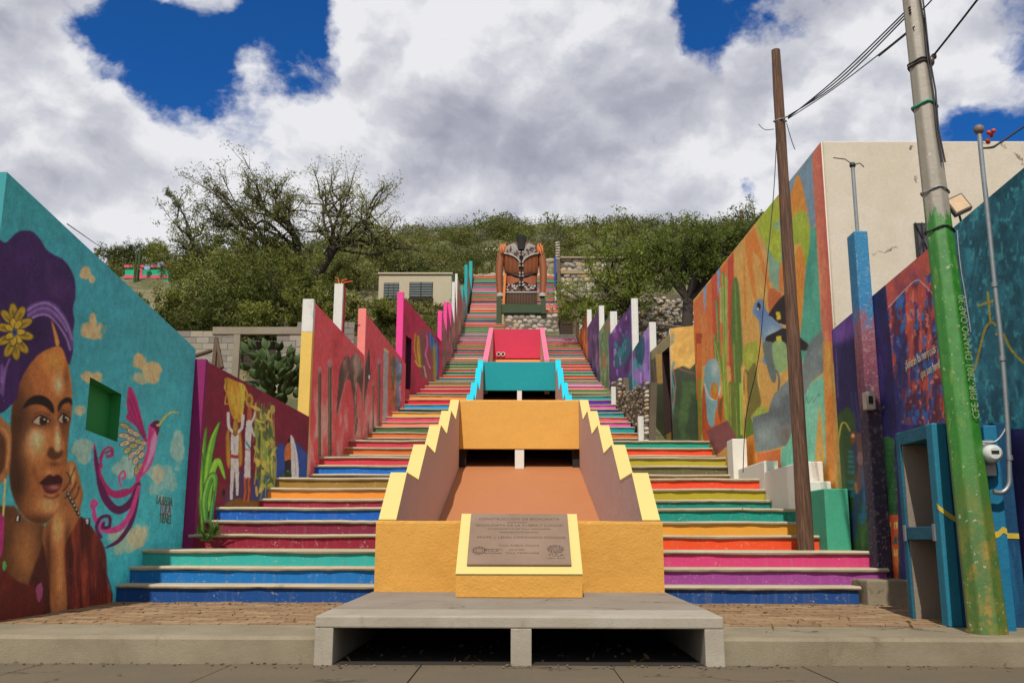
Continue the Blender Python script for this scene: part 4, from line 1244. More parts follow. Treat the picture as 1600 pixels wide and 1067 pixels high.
def flight(name, side, label):
    par = empty(name, (side * 3.0, 10.5, 0.18), label, 'steps', kind='structure')
    rr = random.Random(5 if side < 0 else 6)
    for k in range(1, 78):
        y0, y1, z = YS[k], YS[k + 1], Zs(k)
        if side < 0:
            xa, xb = float(np.interp(y0 + 0.1, *zip(*LEFT_X))) - 0.06, (-1.42 if y0 < 20.4 else -1.2 if y0 < 31 else -1.15)
            if y0 < 31 and y0 > 20.4: xb = -1.31
            if y0 > 38.2: xb = -0.62 if y0 < 42.3 else 0.0
        else:
            xb = RX.get(k, float(np.interp(y0 + 0.1, *zip(*RIGHT_X))) + (0.02 if k > 15 else 0))
            xa = 1.42 if y0 < 20.4 else 1.31 if y0 < 31 else 0.98
            if 38.2 < y0 < 42.3: continue
            if y0 >= 42.3: xa = 0.0
        n = 26 if k <= 9 else 12 if k <= 25 else 2
        th, ov = (0.044, 0.034) if k < 16 else (0.036, 0.022)
        xs = np.linspace(xa, xb, n + 1)
        rings = []
        ph = rr.random() * 9
        for x in xs:
            a = 0.006 * math.sin(x * 5 + ph) * math.sin(x * 11.3 + ph) + rr.gauss(0, 0.002)
            b_ = 0.004 * math.sin(x * 3.7 + ph * 2) + rr.gauss(0, 0.0015)
            if n == 2: a = b_ = 0
            rings.append([(x, y1 + 0.06, z), (x, y1 + 0.06, z - th), (x, y0 + 0.02, z - th + b_), (x, y0 + a, z - th * 0.78 + b_), (x, y0 - 0.006 + a, z - th * 0.45), (x, y0 + 0.006 + a, z - 0.01 + b_), (x, y0 + 0.03 + a, z + b_)])
        mb = MB(); mb.loft(rings, smooth=False)
        mb.build('step_tread', NOSE, par)
        cl = CL if side < 0 else CRt
        c = cl[k - 1] if k <= len(cl) else CU[(k * 7 + (k // 5) * 3) % len(CU)]
        m = pm(c, 0.95, var=0.14, dirt=0.22 if k < 16 else 0.1, fleck=0.55 if k < 20 else 0.0, streak=0.12 if k < 12 else 0, fleck_c=alb('#b0a894', 0.9))
        mb = MB(); mb.box(xa + 0.004, xb - (0.004 if k > 3 or side < 0 else 0.02), y0 + ov, y1 + 0.055, z - 0.18 - 0.14, z - th - 0.001)
        mb.build('step_riser', m, par)
    return par


flight('stairway', -1, 'left flight of painted steps climbing past the portrait mural, blue steps at its foot')
flight('stairway', 1, 'right flight of painted steps climbing past the wooden pole, purple and magenta steps low down')

# ---------------------------------------------------------------- culvert, parapet and the stepped channel between the flights
cul = empty('culvert', (0, 8.3, 0), 'low concrete culvert with two dark openings at the street', 'culvert')
XO = 1.47


def sloped(mb, x0, x1, y0, y1, za0, za1, zb0, zb1):
    V = [(x0, y0, za0), (x1, y0, za0), (x0, y1, za1), (x1, y1, za1), (x0, y0, zb0), (x1, y0, zb0), (x0, y1, zb1), (x1, y1, zb1)]
    return mb.add(V, [(0, 2, 3, 1), (4, 5, 7, 6), (0, 1, 5, 4), (2, 6, 7, 3), (0, 4, 6, 2), (1, 3, 7, 5)])


sloped(MB(), -XO, XO, 7.17, 7.75, 0.205, 0.21, 0.29, 0.299).build('front_slab', WASH, cul, 0.012)
sloped(MB(), -XO, XO, 7.762, 9.93, 0.21, 0.236, 0.298, 0.322).build('rear_slab', CULV, cul, 0.006)
for x0, x1 in ((-XO + 0.001, -1.335), (-0.06, 0.09), (1.33, XO - 0.001)):
    sloped(MB(), x0, x1, 7.171, 9.9, -0.08, -0.08, 0.2045, 0.234).build('pier', WASH, cul, 0.006)
for x0, x1 in ((-1.334, -0.061), (0.091, 1.329)):
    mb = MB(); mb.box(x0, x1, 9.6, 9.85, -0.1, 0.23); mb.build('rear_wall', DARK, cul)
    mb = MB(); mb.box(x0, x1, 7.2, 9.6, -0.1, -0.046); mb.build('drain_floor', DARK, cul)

ch = empty('channel', (0, 10.0, 0.3), 'painted stepped water channel with yellow, teal and pink walls between the flights', 'channel')


def worn_wall(x0, x1, y0, y1, z0, z1, name, m, parent, seed):
    """a plastered wall whose face and edges are not quite true"""
    r_ = random.Random(seed)
    mb = MB(); rings = []
    n = 70
    ph = [r_.uniform(0, 9) for _ in range(6)]
    for i in range(n + 1):
        x = x0 + (x1 - x0) * i / n
        w_ = lambda k, a: a * (math.sin(x * 3.1 + ph[k]) + 0.6 * math.sin(x * 8.7 + ph[k] * 2) + 0.4 * math.sin(x * 21 + ph[k] * 3)) + r_.gauss(0, a * 0.35)
        chip = 0.010 if r_.random() < 0.06 else 0.0
        zs = [z0, z0 + (z1 - z0) * 0.33, z0 + (z1 - z0) * 0.66, z1 - 0.03]
        ring = [(x, y0 + w_(k, 0.0022), z) for k, z in enumerate(zs)]
        ring += [(x, y0 + 0.006 + chip + w_(4, 0.0015), z1 - 0.006 - chip * 0.6 + w_(5, 0.0015)), (x, y0 + 0.022 + chip, z1 + w_(5, 0.0015)), (x, y1 - 0.01, z1), (x, y1, z1 - 0.01), (x, y1, z0)]
        rings.append(ring)
    mb.loft(rings, smooth=False)
    return mb.build(name, m, parent)


worn_wall(-1.452, 1.452, 9.9, 10.08, 0.2, 1.02, 'parapet', YEL, ch, 3)
WI, WO = 1.272, 1.449


def side_walls(prof, wi, wo, foot, cap_m, dx=0.0, dx1=None, wo0=None):
    """prof: top line (Y, z) of both side walls, near to far"""
    for s in (-1, 1):
        out = [(0, y, z) for y, z in prof] + [(0, prof[-1][0], foot[1]), (0, prof[0][0], foot[0])]
        mb = MB()
        mb.prism([(dx + s * wi, y, z) for _, y, z in out], (s * (wo - wi), 0, 0))
        mb.build('side_wall', MAUVE, ch)
        mb = MB()
        for (ya, za), (yb, zb) in zip(prof[:-1], prof[1:]):
            L = math.hypot(yb - ya, zb - za)
            nx_, nz_ = -(zb - za) / L * 0.018, (yb - ya) / L * 0.018
            q = [(dx + s * (wi - 0.003), ya, za + 0.0), (dx + s * (wi - 0.003), yb, zb), (dx + s * (wi - 0.003), yb + nx_, zb + nz_), (dx + s * (wi - 0.003), ya + nx_, za + nz_)]
            mb.prism(q, (s * (wo - wi + 0.006), 0, 0))
        mb.build('coping', cap_m, ch)


prof = [(10.08, 1.021)]
P1 = 2.295
for g in range(5):
    y = 9.9 + P1 * g
    if g: prof.append((y, 1.02 + 0.54 * g))
    prof.append((y + 1.02, 1.02 + 0.54 * (g + 1)))
prof.append((20.32, prof[-1][1] + 0.001))
side_walls(prof, WI, WO, (0.0, 2.0), CREAM)
# floor, panel and openings of the yellow tier
mb = MB(); mb.prism([(-1.27, 10.1, -0.12), (-1.27, 24.0, -0.12 + 13.9 * 0.2375), (-1.27, 24.0, 2.9), (-1.27, 10.1, -0.3)], (2.54, 0, 0)); mb.build('channel_floor', FLOOR, ch)
ORG = pm('#d8a24c', 0.92, var=0.12, streak=0.2, fleck_c=alb('#d08a30'), dirt=0.08)
worn_wall(-1.269, 1.269, 20.34, 20.5, 2.73, 3.77, 'panel', ORG, ch, 4)
mb = MB(); mb.box(-0.09, 0.10, 20.36, 20.6, 2.2, 2.728); mb.build('post', WHITE, ch)
for s in (-1, 1):
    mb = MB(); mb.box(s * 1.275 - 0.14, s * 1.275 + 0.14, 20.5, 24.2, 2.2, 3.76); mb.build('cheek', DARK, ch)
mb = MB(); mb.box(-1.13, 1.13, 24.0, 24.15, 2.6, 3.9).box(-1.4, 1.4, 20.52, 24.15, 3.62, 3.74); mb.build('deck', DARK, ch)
# teal tier
CY1 = pm('#19bcd0', 0.95, var=0.08, dirt=0.1)
TEALP = pm('#0b9298', 0.95, var=0.14, streak=0.2, fleck_c=alb('#12a0a4'), dirt=0.06)
side_walls([(20.6, 3.25), (22.2, 3.86), (23.4, 3.86), (24.5, 4.5), (25.5, 4.5), (26.6, 5.16), (28.1, 5.16), (29.3, 6.05), (30.2, 6.05), (30.75, 6.58), (31.0, 6.581)], 1.174, 1.34, (2.6, 5.0), CY1)
mb = MB(); mb.prism([(-1.17, 24.2, 3.7), (-1.17, 34, 6.0), (-1.17, 34, 5.7), (-1.17, 24.2, 3.4)], (2.34, 0, 0)); mb.build('channel_floor', FLOOR, ch)
mb = MB(); mb.box(-1.173, 1.173, 31.02, 31.16, 5.63, 6.58); mb.build('panel', TEALP, ch, 0.01)
mb = MB(); mb.box(-0.07, 0.08, 31.03, 31.2, 5.2, 5.628); mb.build('post', WHITE, ch)
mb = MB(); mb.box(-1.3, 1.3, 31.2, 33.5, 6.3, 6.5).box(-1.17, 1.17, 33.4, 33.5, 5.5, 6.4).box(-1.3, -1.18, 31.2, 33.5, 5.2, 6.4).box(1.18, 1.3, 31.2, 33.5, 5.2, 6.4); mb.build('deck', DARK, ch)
# pink tier
PINKC = pm('#e8708c', 0.95, var=0.08, dirt=0.1)
PINKP = pm('#c43350', 0.95, var=0.1, streak=0.12, fleck_c=alb('#d04a62'), dirt=0.05)
pf = [(31.6, 6.72)]
for i in range(10):
    pf += [(31.6 + (i + 0.75) * 0.645, 6.72 + (i + 1) * 0.252), (31.6 + (i + 1) * 0.645, 6.72 + (i + 1) * 0.252 + 0.002)]
side_walls(pf, 0.945, 1.11, (5.6, 8.0), PINKC, dx=-0.11)
mb = MB(); mb.prism([(-1.05, 31.6, 6.0), (-1.05, 38.2, 8.02), (-1.05, 38.2, 7.7), (-1.05, 31.6, 5.7)], (1.88, 0, 0)); mb.build('channel_floor', pm('#d98a4e', 0.95), ch)
mb = MB(); mb.box(-1.054, 0.834, 38.05, 38.2, 8.03, 9.24); mb.build('panel', PINKP, ch, 0.01)
for px_ in (779, 786):
    p = aty(px_, 553.5, 38.03)
    mb = MB()
    mb.tube([p + (0, -0.05, 0), p + (0, 0.01, 0)], [0.085, 0.085], 12); ppipe = mb.build('drain_pipe', WHITE, ch)
    mb = MB(); mb.tube([p + (0, -0.054, 0), p + (0, -0.049, 0)], [0.062, 0.062], 10); mb.build('bore', DARK, ppipe)

# plinth and plaque
pl = empty('plaque_plinth', (0, 9.5, 0.32), 'cream edged yellow plinth holding the inscribed stone plaque', 'plinth')
mb = MB(); mb.prism([(-0.58, 9.06, 0.317), (-0.58, 9.06, 0.515), (-0.58, 9.897, 1.075), (-0.58, 9.897, 0.317)], (1.16, 0, 0)); mb.build('base', YEL, pl)
n_ = np.array((0, -0.56, 0.837)); n_ /= np.linalg.norm(n_); u_ = np.array((0, 0.837, 0.56)); u_ /= np.linalg.norm(u_)
A0 = np.array((0, 9.06, 0.515)); SL = math.hypot(0.837, 0.56)
mb = MB(); mb.obox(A0 + u_ * SL / 2 + n_ * 0.008, (0.583, 0, 0), u_ * (SL / 2 + 0.004), n_ * 0.008); mb.build('sloping_top', CREAM, pl)
PLQ = concrete('plaque_stone', alb('#9c8472', 0.88), alb('#8b7462', 0.86), bscale=90, stain=0.4, crack=False)
pq = empty('plaque', tuple(A0 + u_ * 0.55), 'brown inscribed stone plaque on the sloping yellow plinth', 'plaque')
PC = A0 + u_ * (SL * 0.535) + n_ * 0.030
mb = MB(); mb.obox(PC, (0.485, 0, 0), u_ * (SL * 0.43), n_ * 0.014); slabp = mb.build('slab', PLQ, pq, 0.006)
INK = plain('engraving', alb('#58483e', 0.8), 0.9)


def text(body, centre, xdir, ydir, size, mat, parent, depth=0.001, align='CENTER', name='lettering', squash=1.0):
    cu_ = bpy.data.curves.new(name, 'FONT')
    cu_.body = body; cu_.size = size; cu_.align_x = align; cu_.align_y = 'CENTER'; cu_.extrude = depth
    cu_.resolution_u = 2
    cu_.materials.append(mat)
    o = bpy.data.objects.new(name, cu_)
    col.objects.link(o)
    x = Vector(xdir).normalized(); y = Vector(ydir).normalized(); z = x.cross(y)
    M = Matrix((( x.x * squash, y.x, z.x, centre[0]), (x.y * squash, y.y, z.y, centre[1]), (x.z * squash, y.z, z.z, centre[2]), (0, 0, 0, 1)))
    if parent is not None:
        o.parent = parent
        o.matrix_parent_inverse = Matrix.Translation(-parent_loc(parent))
    o.matrix_basis = M
    bpy.context.view_layer.update()
    me = bpy.data.meshes.new_from_object(o.evaluated_get(bpy.context.evaluated_depsgraph_get()))
    bpy.data.objects.remove(o)
    o = bpy.data.objects.new(name, me)
    col.objects.link(o)
    if parent is not None:
        o.parent = parent
        o.matrix_parent_inverse = Matrix.Translation(-parent_loc(parent))
    o.matrix_basis = M
    return o


for body, tx, ty, sz in (('CONSTRUCCION DE ESCALINATA', 0.0, 0.335, 0.052), ('DENOMINADA', -0.02, 0.275, 0.03), ('"ESCALINATA DE LA CUERA Y LUNCIA"', 0.0, 0.22, 0.05), ('AYUNTAMIENTO DE TULA TAMAULIPAS', 0.0, 0.155, 0.034),
                         ('PRESIDENTE MUNICIPAL', 0.0, 0.095, 0.036), ('PROFR. J. LENIN CORONADO POSADAS', 0.02, 0.005, 0.048), ('TULA, PUEBLO MAGICO', 0.0, -0.135, 0.036), ('JULIO 2021', -0.02, -0.205, 0.032), ('TULA, TAMAULIPAS', 0.03, -0.26, 0.036),
                         ('TULA', -0.26, -0.225, 0.055), ('TULA', 0.345, -0.295, 0.06), ('PUEBLO MAGICO', 0.345, -0.345, 0.022)):
    text(body, PC + np.array((tx, 0, 0)) + u_ * ty * 0.98 + n_ * 0.0145, (1, 0, 0), u_, sz, INK, slabp)


def on_plaque(x, y, h=0.0155):
    return PC + np.array((x, 0, 0)) + u_ * y + n_ * h


mb = MB()
for i in range(10):                                             # pinwheel emblem
    a = 2 * pi * i / 10
    q = []
    for t in np.linspace(0, 1, 6): q.append((0.345 + 0.082 * (0.12 + 0.88 * t) * cos(a + t * 0.9), -0.19 + 0.07 * (0.12 + 0.88 * t) * sin(a + t * 0.9)))
    for t in np.linspace(1, 0, 6): q.append((0.345 + 0.082 * (0.12 + 0.88 * t) * cos(a + 0.32 * t + 0.12 + t * 0.9), -0.19 + 0.07 * (0.12 + 0.88 * t) * sin(a + 0.32 * t + 0.12 + t * 0.9)))
    mb.add([on_plaque(*p) for p in q], [tuple(range(len(q)))])
mb.build('emblem', INK, slabp)
mb = MB()
mb.tube([on_plaque(-0.38 + 0.052 * cos(t), -0.215 + 0.052 * sin(t), 0.0145) for t in np.linspace(0, 2 * pi, 25)], 0.004, 4)
mb.tube([on_plaque(-0.38 + 0.033 * cos(t), -0.215 + 0.033 * sin(t), 0.0145) for t in np.linspace(0, 2 * pi, 19)], 0.003, 4)
for i in range(12):
    a = 2 * pi * i / 12
    mb.tube([on_plaque(-0.38 + r_ * cos(a), -0.215 + r_ * sin(a), 0.0145) for r_ in (0.052, 0.068)], 0.005, 4)
mb.tube([on_plaque(-0.33, -0.195, 0.0145), on_plaque(-0.165, -0.195, 0.0145), on_plaque(-0.165, -0.26, 0.0145), on_plaque(-0.33, -0.26, 0.0145)], 0.003, 4)
mb.build('gear_emblem', INK, slabp)

# ---------------------------------------------------------------- left side: portrait wall
TEALW = pm('#2b7f82', 0.9, var=0.1)


def ztop(px_, py_, a, b):
    return float(online(px_, py_, a, b)[2])


def ground(z_ref, q):
    return z_ref


bF = (-4.27, 12.4)
yF = float(online(11, 269, (-4.33, 7.6), bF)[1])
aF = (-4.33, yF)
zn, zf = ztop(11, 269, aF, bF), ztop(298, 541, aF, bF)


def hole_of(pts, a, b, zb, zt0, zt1):
    Q = [online(x, y, a, b) for x, y in pts]
    L = math.hypot(b[0] - a[0], b[1] - a[1])
    S = [math.hypot(q[0] - a[0], q[1] - a[1]) / L for q in Q]
    T = [(q[2] - zb) / (zt0 + (zt1 - zt0) * s - zb) for q, s in zip(Q, S)]
    return (min(S), max(S), (T[2] + T[3]) / 2, (T[0] + T[1]) / 2)


GAIN_L, GAIN_R = 2.25, 1.75
hF = hole_of([(140, 598), (184, 604), (184, 684), (140, 681)], aF, bF, 0.1, zn, zf)
mw = mural_wall('mural_wall', aF, bF, zn, zf, 0.1, 0.1, 0.9, paint_portrait(), 230, 470, GAIN_L, TEALW, hole=hF)
tag(mw, 'tall teal wall painted with a woman in a purple headwrap and a hummingbird', 'mural wall')
GREEN = pm('#1f6a34', 1.6, var=0.1)
L_ = np.array((bF[0] - aF[0], bF[1] - aF[1]))


def recess(h, a, b, zb, zt0, zt1, depth, mat, parent, name, into):
    pa = np.array(a); d = np.array(b) - pa
    c = []
    for s, t in ((h[0], h[2]), (h[1], h[2]), (h[1], h[3]), (h[0], h[3])):
        c.append(np.array((*(pa + d * s), zb + (zt0 + (zt1 - zt0) * s - zb) * t)))
    inn = [q + np.array((into * depth, 0, 0)) for q in c]
    mb = MB()
    mb.add(c + inn, [(4, 5, 6, 7), (0, 1, 5, 4), (1, 2, 6, 5), (2, 3, 7, 6), (3, 0, 4, 7)])
    return mb.build(name, mat, parent)


recess(hF, aF, bF, 0.1, zn, zf, 0.12, GREEN, mw, 'window_recess', -1)
LET = plain('mural_lettering', alb('#6a5a2a', 1.2), 0.8)
LETR = plain('mural_lettering_red', alb('#b01a3a', 1.2), 0.8)
for body, x, y, s, m in (('LA REGIA', 257, 783, 0.145, LET), ('TULA', 258, 796, 0.18, LETR), ('TIENES', 258, 811, 0.15, LET)):
    p = online(x, y, aF, bF)
    text(body, p + np.array((0.004, 0, 0)), (0.014, 1, -0.04), (0, 0.04, 1), s, m, mw, squash=0.85)

# maroon wall with the farmers
aM, bM = (-4.14, 12.52), (-3.72, 16.9)
MAR = pm('#7a1a52', 1.2, var=0.08)
zn, zf = ztop(315, 561, aM, bM), ztop(483, 651, aM, bM)
mw = mural_wall('mural_wall', aM, bM, zn, zf, 0.3, 1.3, 0.16, paint_farmers(), 200, 280, GAIN_L, MAR)
tag(mw, 'low maroon wall painted with two farmers, maize and an agave', 'mural wall')
mb = MB(); mb.box(-4.30, -4.135, 12.42, 12.518, 0.3, zn + 0.02); mb.build('end_face', MAR, mw)


def panel(a, b, pil_px, pil_top, top_n, top_f, zb, cols_, canvas, label, side, res=(60, 90), gain=1.8, pil_low=None, name='mural_wall', group=None, hole=None):
    """one length of the sawtooth boundary wall: upright end pillar, then a wall falling away from it"""
    wdt = (pil_px[1] - pil_px[0]) * math.hypot(*a) / F_PX
    zn = ztop(top_n[0], top_n[1], a, b); zf = ztop(top_f[0], top_f[1], a, b)
    sidem = cols_[-1]
    h = hole(a, b, zb[0], zn, zf) if hole else None
    mwl = mural_wall(name, a, b, zn, max(zf, zb[1] + 0.2), zb[0], zb[1], wdt if side < 0 else -wdt, canvas, res[0], res[1], gain, sidem, hole=h)
    tag(mwl, label, 'mural wall', group)
    zt = float(aty((pil_px[0] + pil_px[1]) / 2, pil_top, a[1])[2])
    x0, x1 = (a[0] - wdt, a[0] + 0.006) if side < 0 else (a[0] - 0.006, a[0] + wdt)
    pz = zb[0]
    if pil_low:
        zm = float(aty((pil_px[0] + pil_px[1]) / 2, pil_low[0], a[1])[2])
        mb = MB(); mb.box(x0, x1, a[1] - 0.14, a[1] - 0.002, pz, zm); mb.build('pillar_foot', pil_low[1], mwl, 0.008)
        pz = zm + 0.001
    mb = MB(); mb.box(x0, x1, a[1] - 0.14, a[1] - 0.002, pz, zt); mb.build('pillar', cols_[0], mwl, 0.008)
    return mwl, h, zn, zf


RED_P = pm('#a83a40', 1.1); SALM = pm('#e88078', 1.0); HOT = pm('#e0408a', 1.0, dirt=0.15); YLOW = pm('#d8b45a', 0.95); TEALPIL = pm('#1f9c9a', 1.0)
WH = pm('#cfcdc6', 0.95, var=0.16, dirt=0.45, streak=0.35, fleck_c=alb('#8f887c', 0.9))
coy = paint_coyote()
panel((-3.73, 17.0), (-3.5, 21.38), (473, 490), 470, (490, 471), (562, 549), (1.4, 2.2), (WH, RED_P), coy, 'red wall with painted coyote, behind a white and yellow pillar', -1, (80, 190), 2.4, pil_low=(521, YLOW))
panel((-3.5, 21.4), (-3.0, 24.95), (555, 567), 484, (567, 486), (627, 563), (2.4, 3.8), (SALM, RED_P), coy, 'red wall falling away from a salmon pillar, grey strip painted on it', -1, (70, 150), 2.4)
zq = float(aty(531, 443, 20.5)[2])
xp = float(aty(522, 460, 20.5)[0])
fp = empty('free_pillar', (xp + 0.1, 20.6, 3), 'tall white pillar with red side and orange rebar behind the coyote wall', 'pillar')
mb = MB(); mb.box(xp, xp + 0.19, 20.5, 20.62, 2.5, zq); mb.build('white_face', WH, fp, 0.006)
mb = MB(); mb.box(xp + 0.012, xp + 0.192, 20.621, 20.86, 2.5, zq - 0.01); mb.build('red_side', pm('#b0322c', 1.0), fp)
RUST = plain('orange_rebar', alb('#c0481c', 1.1), 0.7)
for q in ((-0.12, 0.14), (0.16, 0.1), (0.28, 0.05)):
    mb = MB(); mb.tube([(xp + 0.1, 20.6, zq - 0.05), (xp + 0.1 + q[0] * 0.4, 20.6, zq + q[1]), (xp + 0.1 + q[0], 20.6, zq + q[1] + 0.03)], 0.014, 5); mb.build('rebar', RUST, fp)


def slot(pts):
    return lambda a, b, zb, zn, zf: hole_of(pts, a, b, zb, zn, zf)


mwl, h, zn, zf = panel((-3.1, 25.0), (-2.42, 29.6), (616, 626), 458, (626, 460), (690, 534), (3.9, 4.9), (HOT, HOT), paint_serpent(), 'crimson wall with a dark slot, painted with gold coils and blue feathers', -1, (90, 130), 2.3,
                       hole=lambda a, b, zb, zn, zf: hole_of([(634, 528), (641, 528), (641, 614), (634, 614)], a, b, zb, zn, zf))
recess(h, (-3.1, 25.0), (-2.42, 29.6), 3.9, zn, zf, 0.12, pm('#4a1030', 0.8), mwl, 'slot', -1)
ULW = [(684.5, 691, 487, 29.8, HOT, 522, 'first hot pink pillar and wall beyond the crimson wall'), (693.5, 699, 473, 32.1, HOT, 515, 'tallest hot pink pillar of the upper left wall'), (700, 705.5, 475, 33.3, HOT, 508, 'hot pink pillar next below the white pillars'),
       (706.4, 711, 442, 35.2, WH, 500, 'lower of the two white pillars on the upper left wall'), (711.3, 715, 429, 36.9, WH, 470, 'upper of the two white pillars, beside the cream house'), (720.5, 724, 448, 40.3, TEALPIL, 478, 'short teal pillar on the upper left wall'),
       (726, 730.6, 415, 42.6, TEALPIL, 470, 'tall teal pillar beside the steps left of the jacket'), (733, 738, 409, 46.6, TEALPIL, 440, 'topmost teal pillar where the steps meet the rocks')]
for i, (x0, x1, tp, Y, pm_, ft, lb) in enumerate(ULW):
    a = (float(aty(x1, tp, Y)[0]), Y)
    if i + 1 < len(ULW):
        nx_ = ULW[i + 1]; b = (float(aty(nx_[1], nx_[2], nx_[3])[0]) + 0.02, nx_[3] - 0.16)
    else:
        b = (a[0] + 0.02, 48.6); nx_ = (742, 745)
    cv_ = paint_streaks(682, 400, 750, 600, ('#7a5048', '#8a4a50', '#8f6a60', '#7a5a4a', '#8f6a52', '#3f7a78', '#2b8a86', '#8a2c50')[i], ('#a08070', '#4a4a50', '#9a4a54'), 40 + i, 2.0, 2, 16)
    zg = float(np.interp(Y, [YS[k] for k in sorted(YS)], [Zs(k) for k in sorted(YS)]))
    zg2 = float(np.interp(b[1], [YS[k] for k in sorted(YS)], [Zs(k) for k in sorted(YS)]))
    panel(a, b, (x0, x1), tp, (x1, tp + 2), (pix((b[0], b[1], 8))[0], ft), (zg - 1.2, zg2 - 0.8), (pm_, pm_), cv_, lb, -1, (14, 50), 1.6)

# ---------------------------------------------------------------- right side: boundary walls up the flight
pur = paint_purple()
panel((3.41, 24.7), (3.10, 25.84), (1017, 1027), 505, (1017, 507), (992, 547), (3.2, 3.8), (WH, WH), pur, 'short lilac wall beside the ochre house, white end pillar', 1, (24, 80), 1.35)
panel((3.11, 26.0), (2.79, 29.4), (991, 1001), 468, (991, 470), (955, 521), (3.6, 4.6), (WH, WH), pur, 'purple wall with dark teal plants painted on it, tall white pillar', 1, (60, 140), 1.35)
QR = [(953, 963.6, 488, 29.6, 518, '#4a5a40', 'grey green wall end with a short white capped pillar'), (935.6, 943.5, 479, 30.2, 512, '#5a3f6a', 'dull purple wall end with the longest white pillar'), (917, 924, 485, 33.3, 520, '#c0602a', 'orange wall end with a white and orange pillar'),
      (905, 909, 490, 37.0, 512, '#9a6a48', 'brown wall end with the second smallest white pillar'), (899, 902, 488, 39.6, 506, '#7a6a5a', 'farthest thin white pillar on the upper right wall')]
for i, (x0, x1, tp, Y, ft, bc, lb) in enumerate(QR):
    a = (float(aty(x0, tp, Y)[0]), Y)
    if i + 1 < len(QR):
        b = (float(aty(QR[i + 1][0], tp, QR[i + 1][3])[0]) - 0.01, QR[i + 1][3] - 0.16)
    else:
        b = (a[0] - 0.02, 41.6)
    cv_ = paint_streaks(890, 470, 970, 640, bc, (('#8a4a3a', '#6a7a50'), ('#8a7a98', '#3a2c4a'), ('#d07a34', '#7a3a24'), ('#c07a44', '#5a4a3c'), ('#a89a80', '#4a4038'))[i], 60 + i, 2.0, 2, 20)
    zg = float(np.interp(Y, [YS[k] for k in sorted(YS)], [Zs(k) for k in sorted(YS)]))
    zg2 = float(np.interp(b[1], [YS[k] for k in sorted(YS)], [Zs(k) for k in sorted(YS)]))
    panel(a, b, (x0, x1), tp, (x0, tp + 3), (pix((b[0], b[1], 8))[0], ft), (zg - 0.7, zg2 - 0.7), (WH, WH), cv_, lb, 1, (16, 60), 1.3, pil_low=(525, pm('#d8641c', 1.0)) if i == 2 else None)
for (x0, x1, y0, y1, Y, lb) in ((997, 1007, 650, 690, 21.15, 'white kerb post at the foot of the stone buttress'), (955, 963, 604, 634, 25.0, 'smaller white kerb post farther up the right steps')):
    A_, B_ = aty(x0, y0, Y), aty(x1, y1, Y)
    mb = MB(); mb.box(A_[0], B_[0], Y, Y + 0.16, B_[2] - 0.3, A_[2]); tag(mb.build('kerb_post', WH, None, 0.012), lb, 'post')

# stone buttress under the purple wall
bt = empty('stone_buttress', (2.7, 22.5, 3), 'rubble stone buttress under the purple wall with rounded corner stones', 'stone wall')
aB, bB = (2.80, 21.35), (2.42, 26.6)
out = [online(x, y, aB, bB) for x, y in ((957, 599), (974, 590), (975, 627), (1000, 604), (1017, 597), (1014, 700), (985, 690), (957, 650))]
mb = MB(); mb.prism(out, (0.14, 0.02, 0)); mb.build('core', MORTAR, bt)
_stone_me = []
for i in range(6):
    mb = MB(); mb.ball((0, 0, 0), 1.0, 0.6, 0.8, 8, 5, jit=0.16, smooth=True)
    o_ = mb.build('stone', STONE); _stone_me.append(o_.data); bpy.data.objects.remove(o_)


def stone(parent, p, r, rot=None, name='stone'):
    o = link(name, random.choice(_stone_me), parent)
    M = Matrix.Translation(Vector(p)) @ Matrix.Rotation(random.uniform(0, 6.28) if rot is None else rot, 4, 'Y') @ Matrix.Diagonal((r[0], r[1], r[2], 1))
    o.matrix_basis = M
    return o


for i in range(15):
    y = 600 + i * 6.4
    p = online(1012.5 + random.uniform(-1, 1), y, aB, bB)
    stone(bt, p + np.array((-0.02, -0.03, 0)), (0.075, 0.09, 0.055), random.uniform(-0.3, 0.3))
for i in range(5):
    p = online(971 + random.uniform(-1, 1), 594 + i * 6.4, aB, bB); stone(bt, p + np.array((-0.02, -0.02, 0)), (0.07, 0.09, 0.06), random.uniform(-0.3, 0.3))
mb = MB()
for i in range(300):
    x, y = random.uniform(957, 1009), random.uniform(595, 688)
    if y < 598 + (1000 - x) * 0.75 and x > 976 or (x < 976 and y < 596) or y > 628 + (x - 957) * 1.2: continue
    p = online(x, y, aB, bB); mb.ball(p, random.uniform(0.03, 0.06), random.uniform(0.05, 0.11), random.uniform(0.03, 0.06), 6, 4, jit=0.15)
tag(mb.build('rubble', stone_mat('brown_rubble', alb('#94806a', 0.7), alb('#75644f', 0.65), alb('#a8967c', 0.75)), bt), kind='stuff')
# white stepped parapet and teal end block
wp = empty('stepped_parapet', (3.95, 14, 0.9), 'white stepped parapet wall on the right of the steps behind the wooden pole', 'parapet')
for y0, y1, z, x0, x1 in ((12.76, 13.02, 1.60, 3.80, 4.10), (13.022, 15.0, 1.88, 3.80, 4.09), (15.002, 16.8, 2.05, 3.80, 4.02), (16.802, 17.25, 2.58, 3.72, 3.97)):
    mb = MB(); mb.box(x0, x1, y0, y1, 0.5, z); mb.build('tier', WHITE, wp, 0.015)
mb = MB(); mb.box(3.792, 4.09, 12.1, 12.757, 0.5, 1.47)
tag(mb.build('end_block', paint('end_block_teal', alb('#3f9a7a', 0.95), var=0.3, streak=0.5, fleck_c=alb('#5fb08a', 0.9), dirt=0.3), None, 0.015), 'sea green painted block at the near end of the white parapet', 'block')
mb = MB(); mb.box(3.64, 4.12, 10.38, 10.9, 0.1, 0.43)
tag(mb.build('kerb_block', KERB, None, 0.02), 'bare beige block at the right end of the lowest step', 'block')

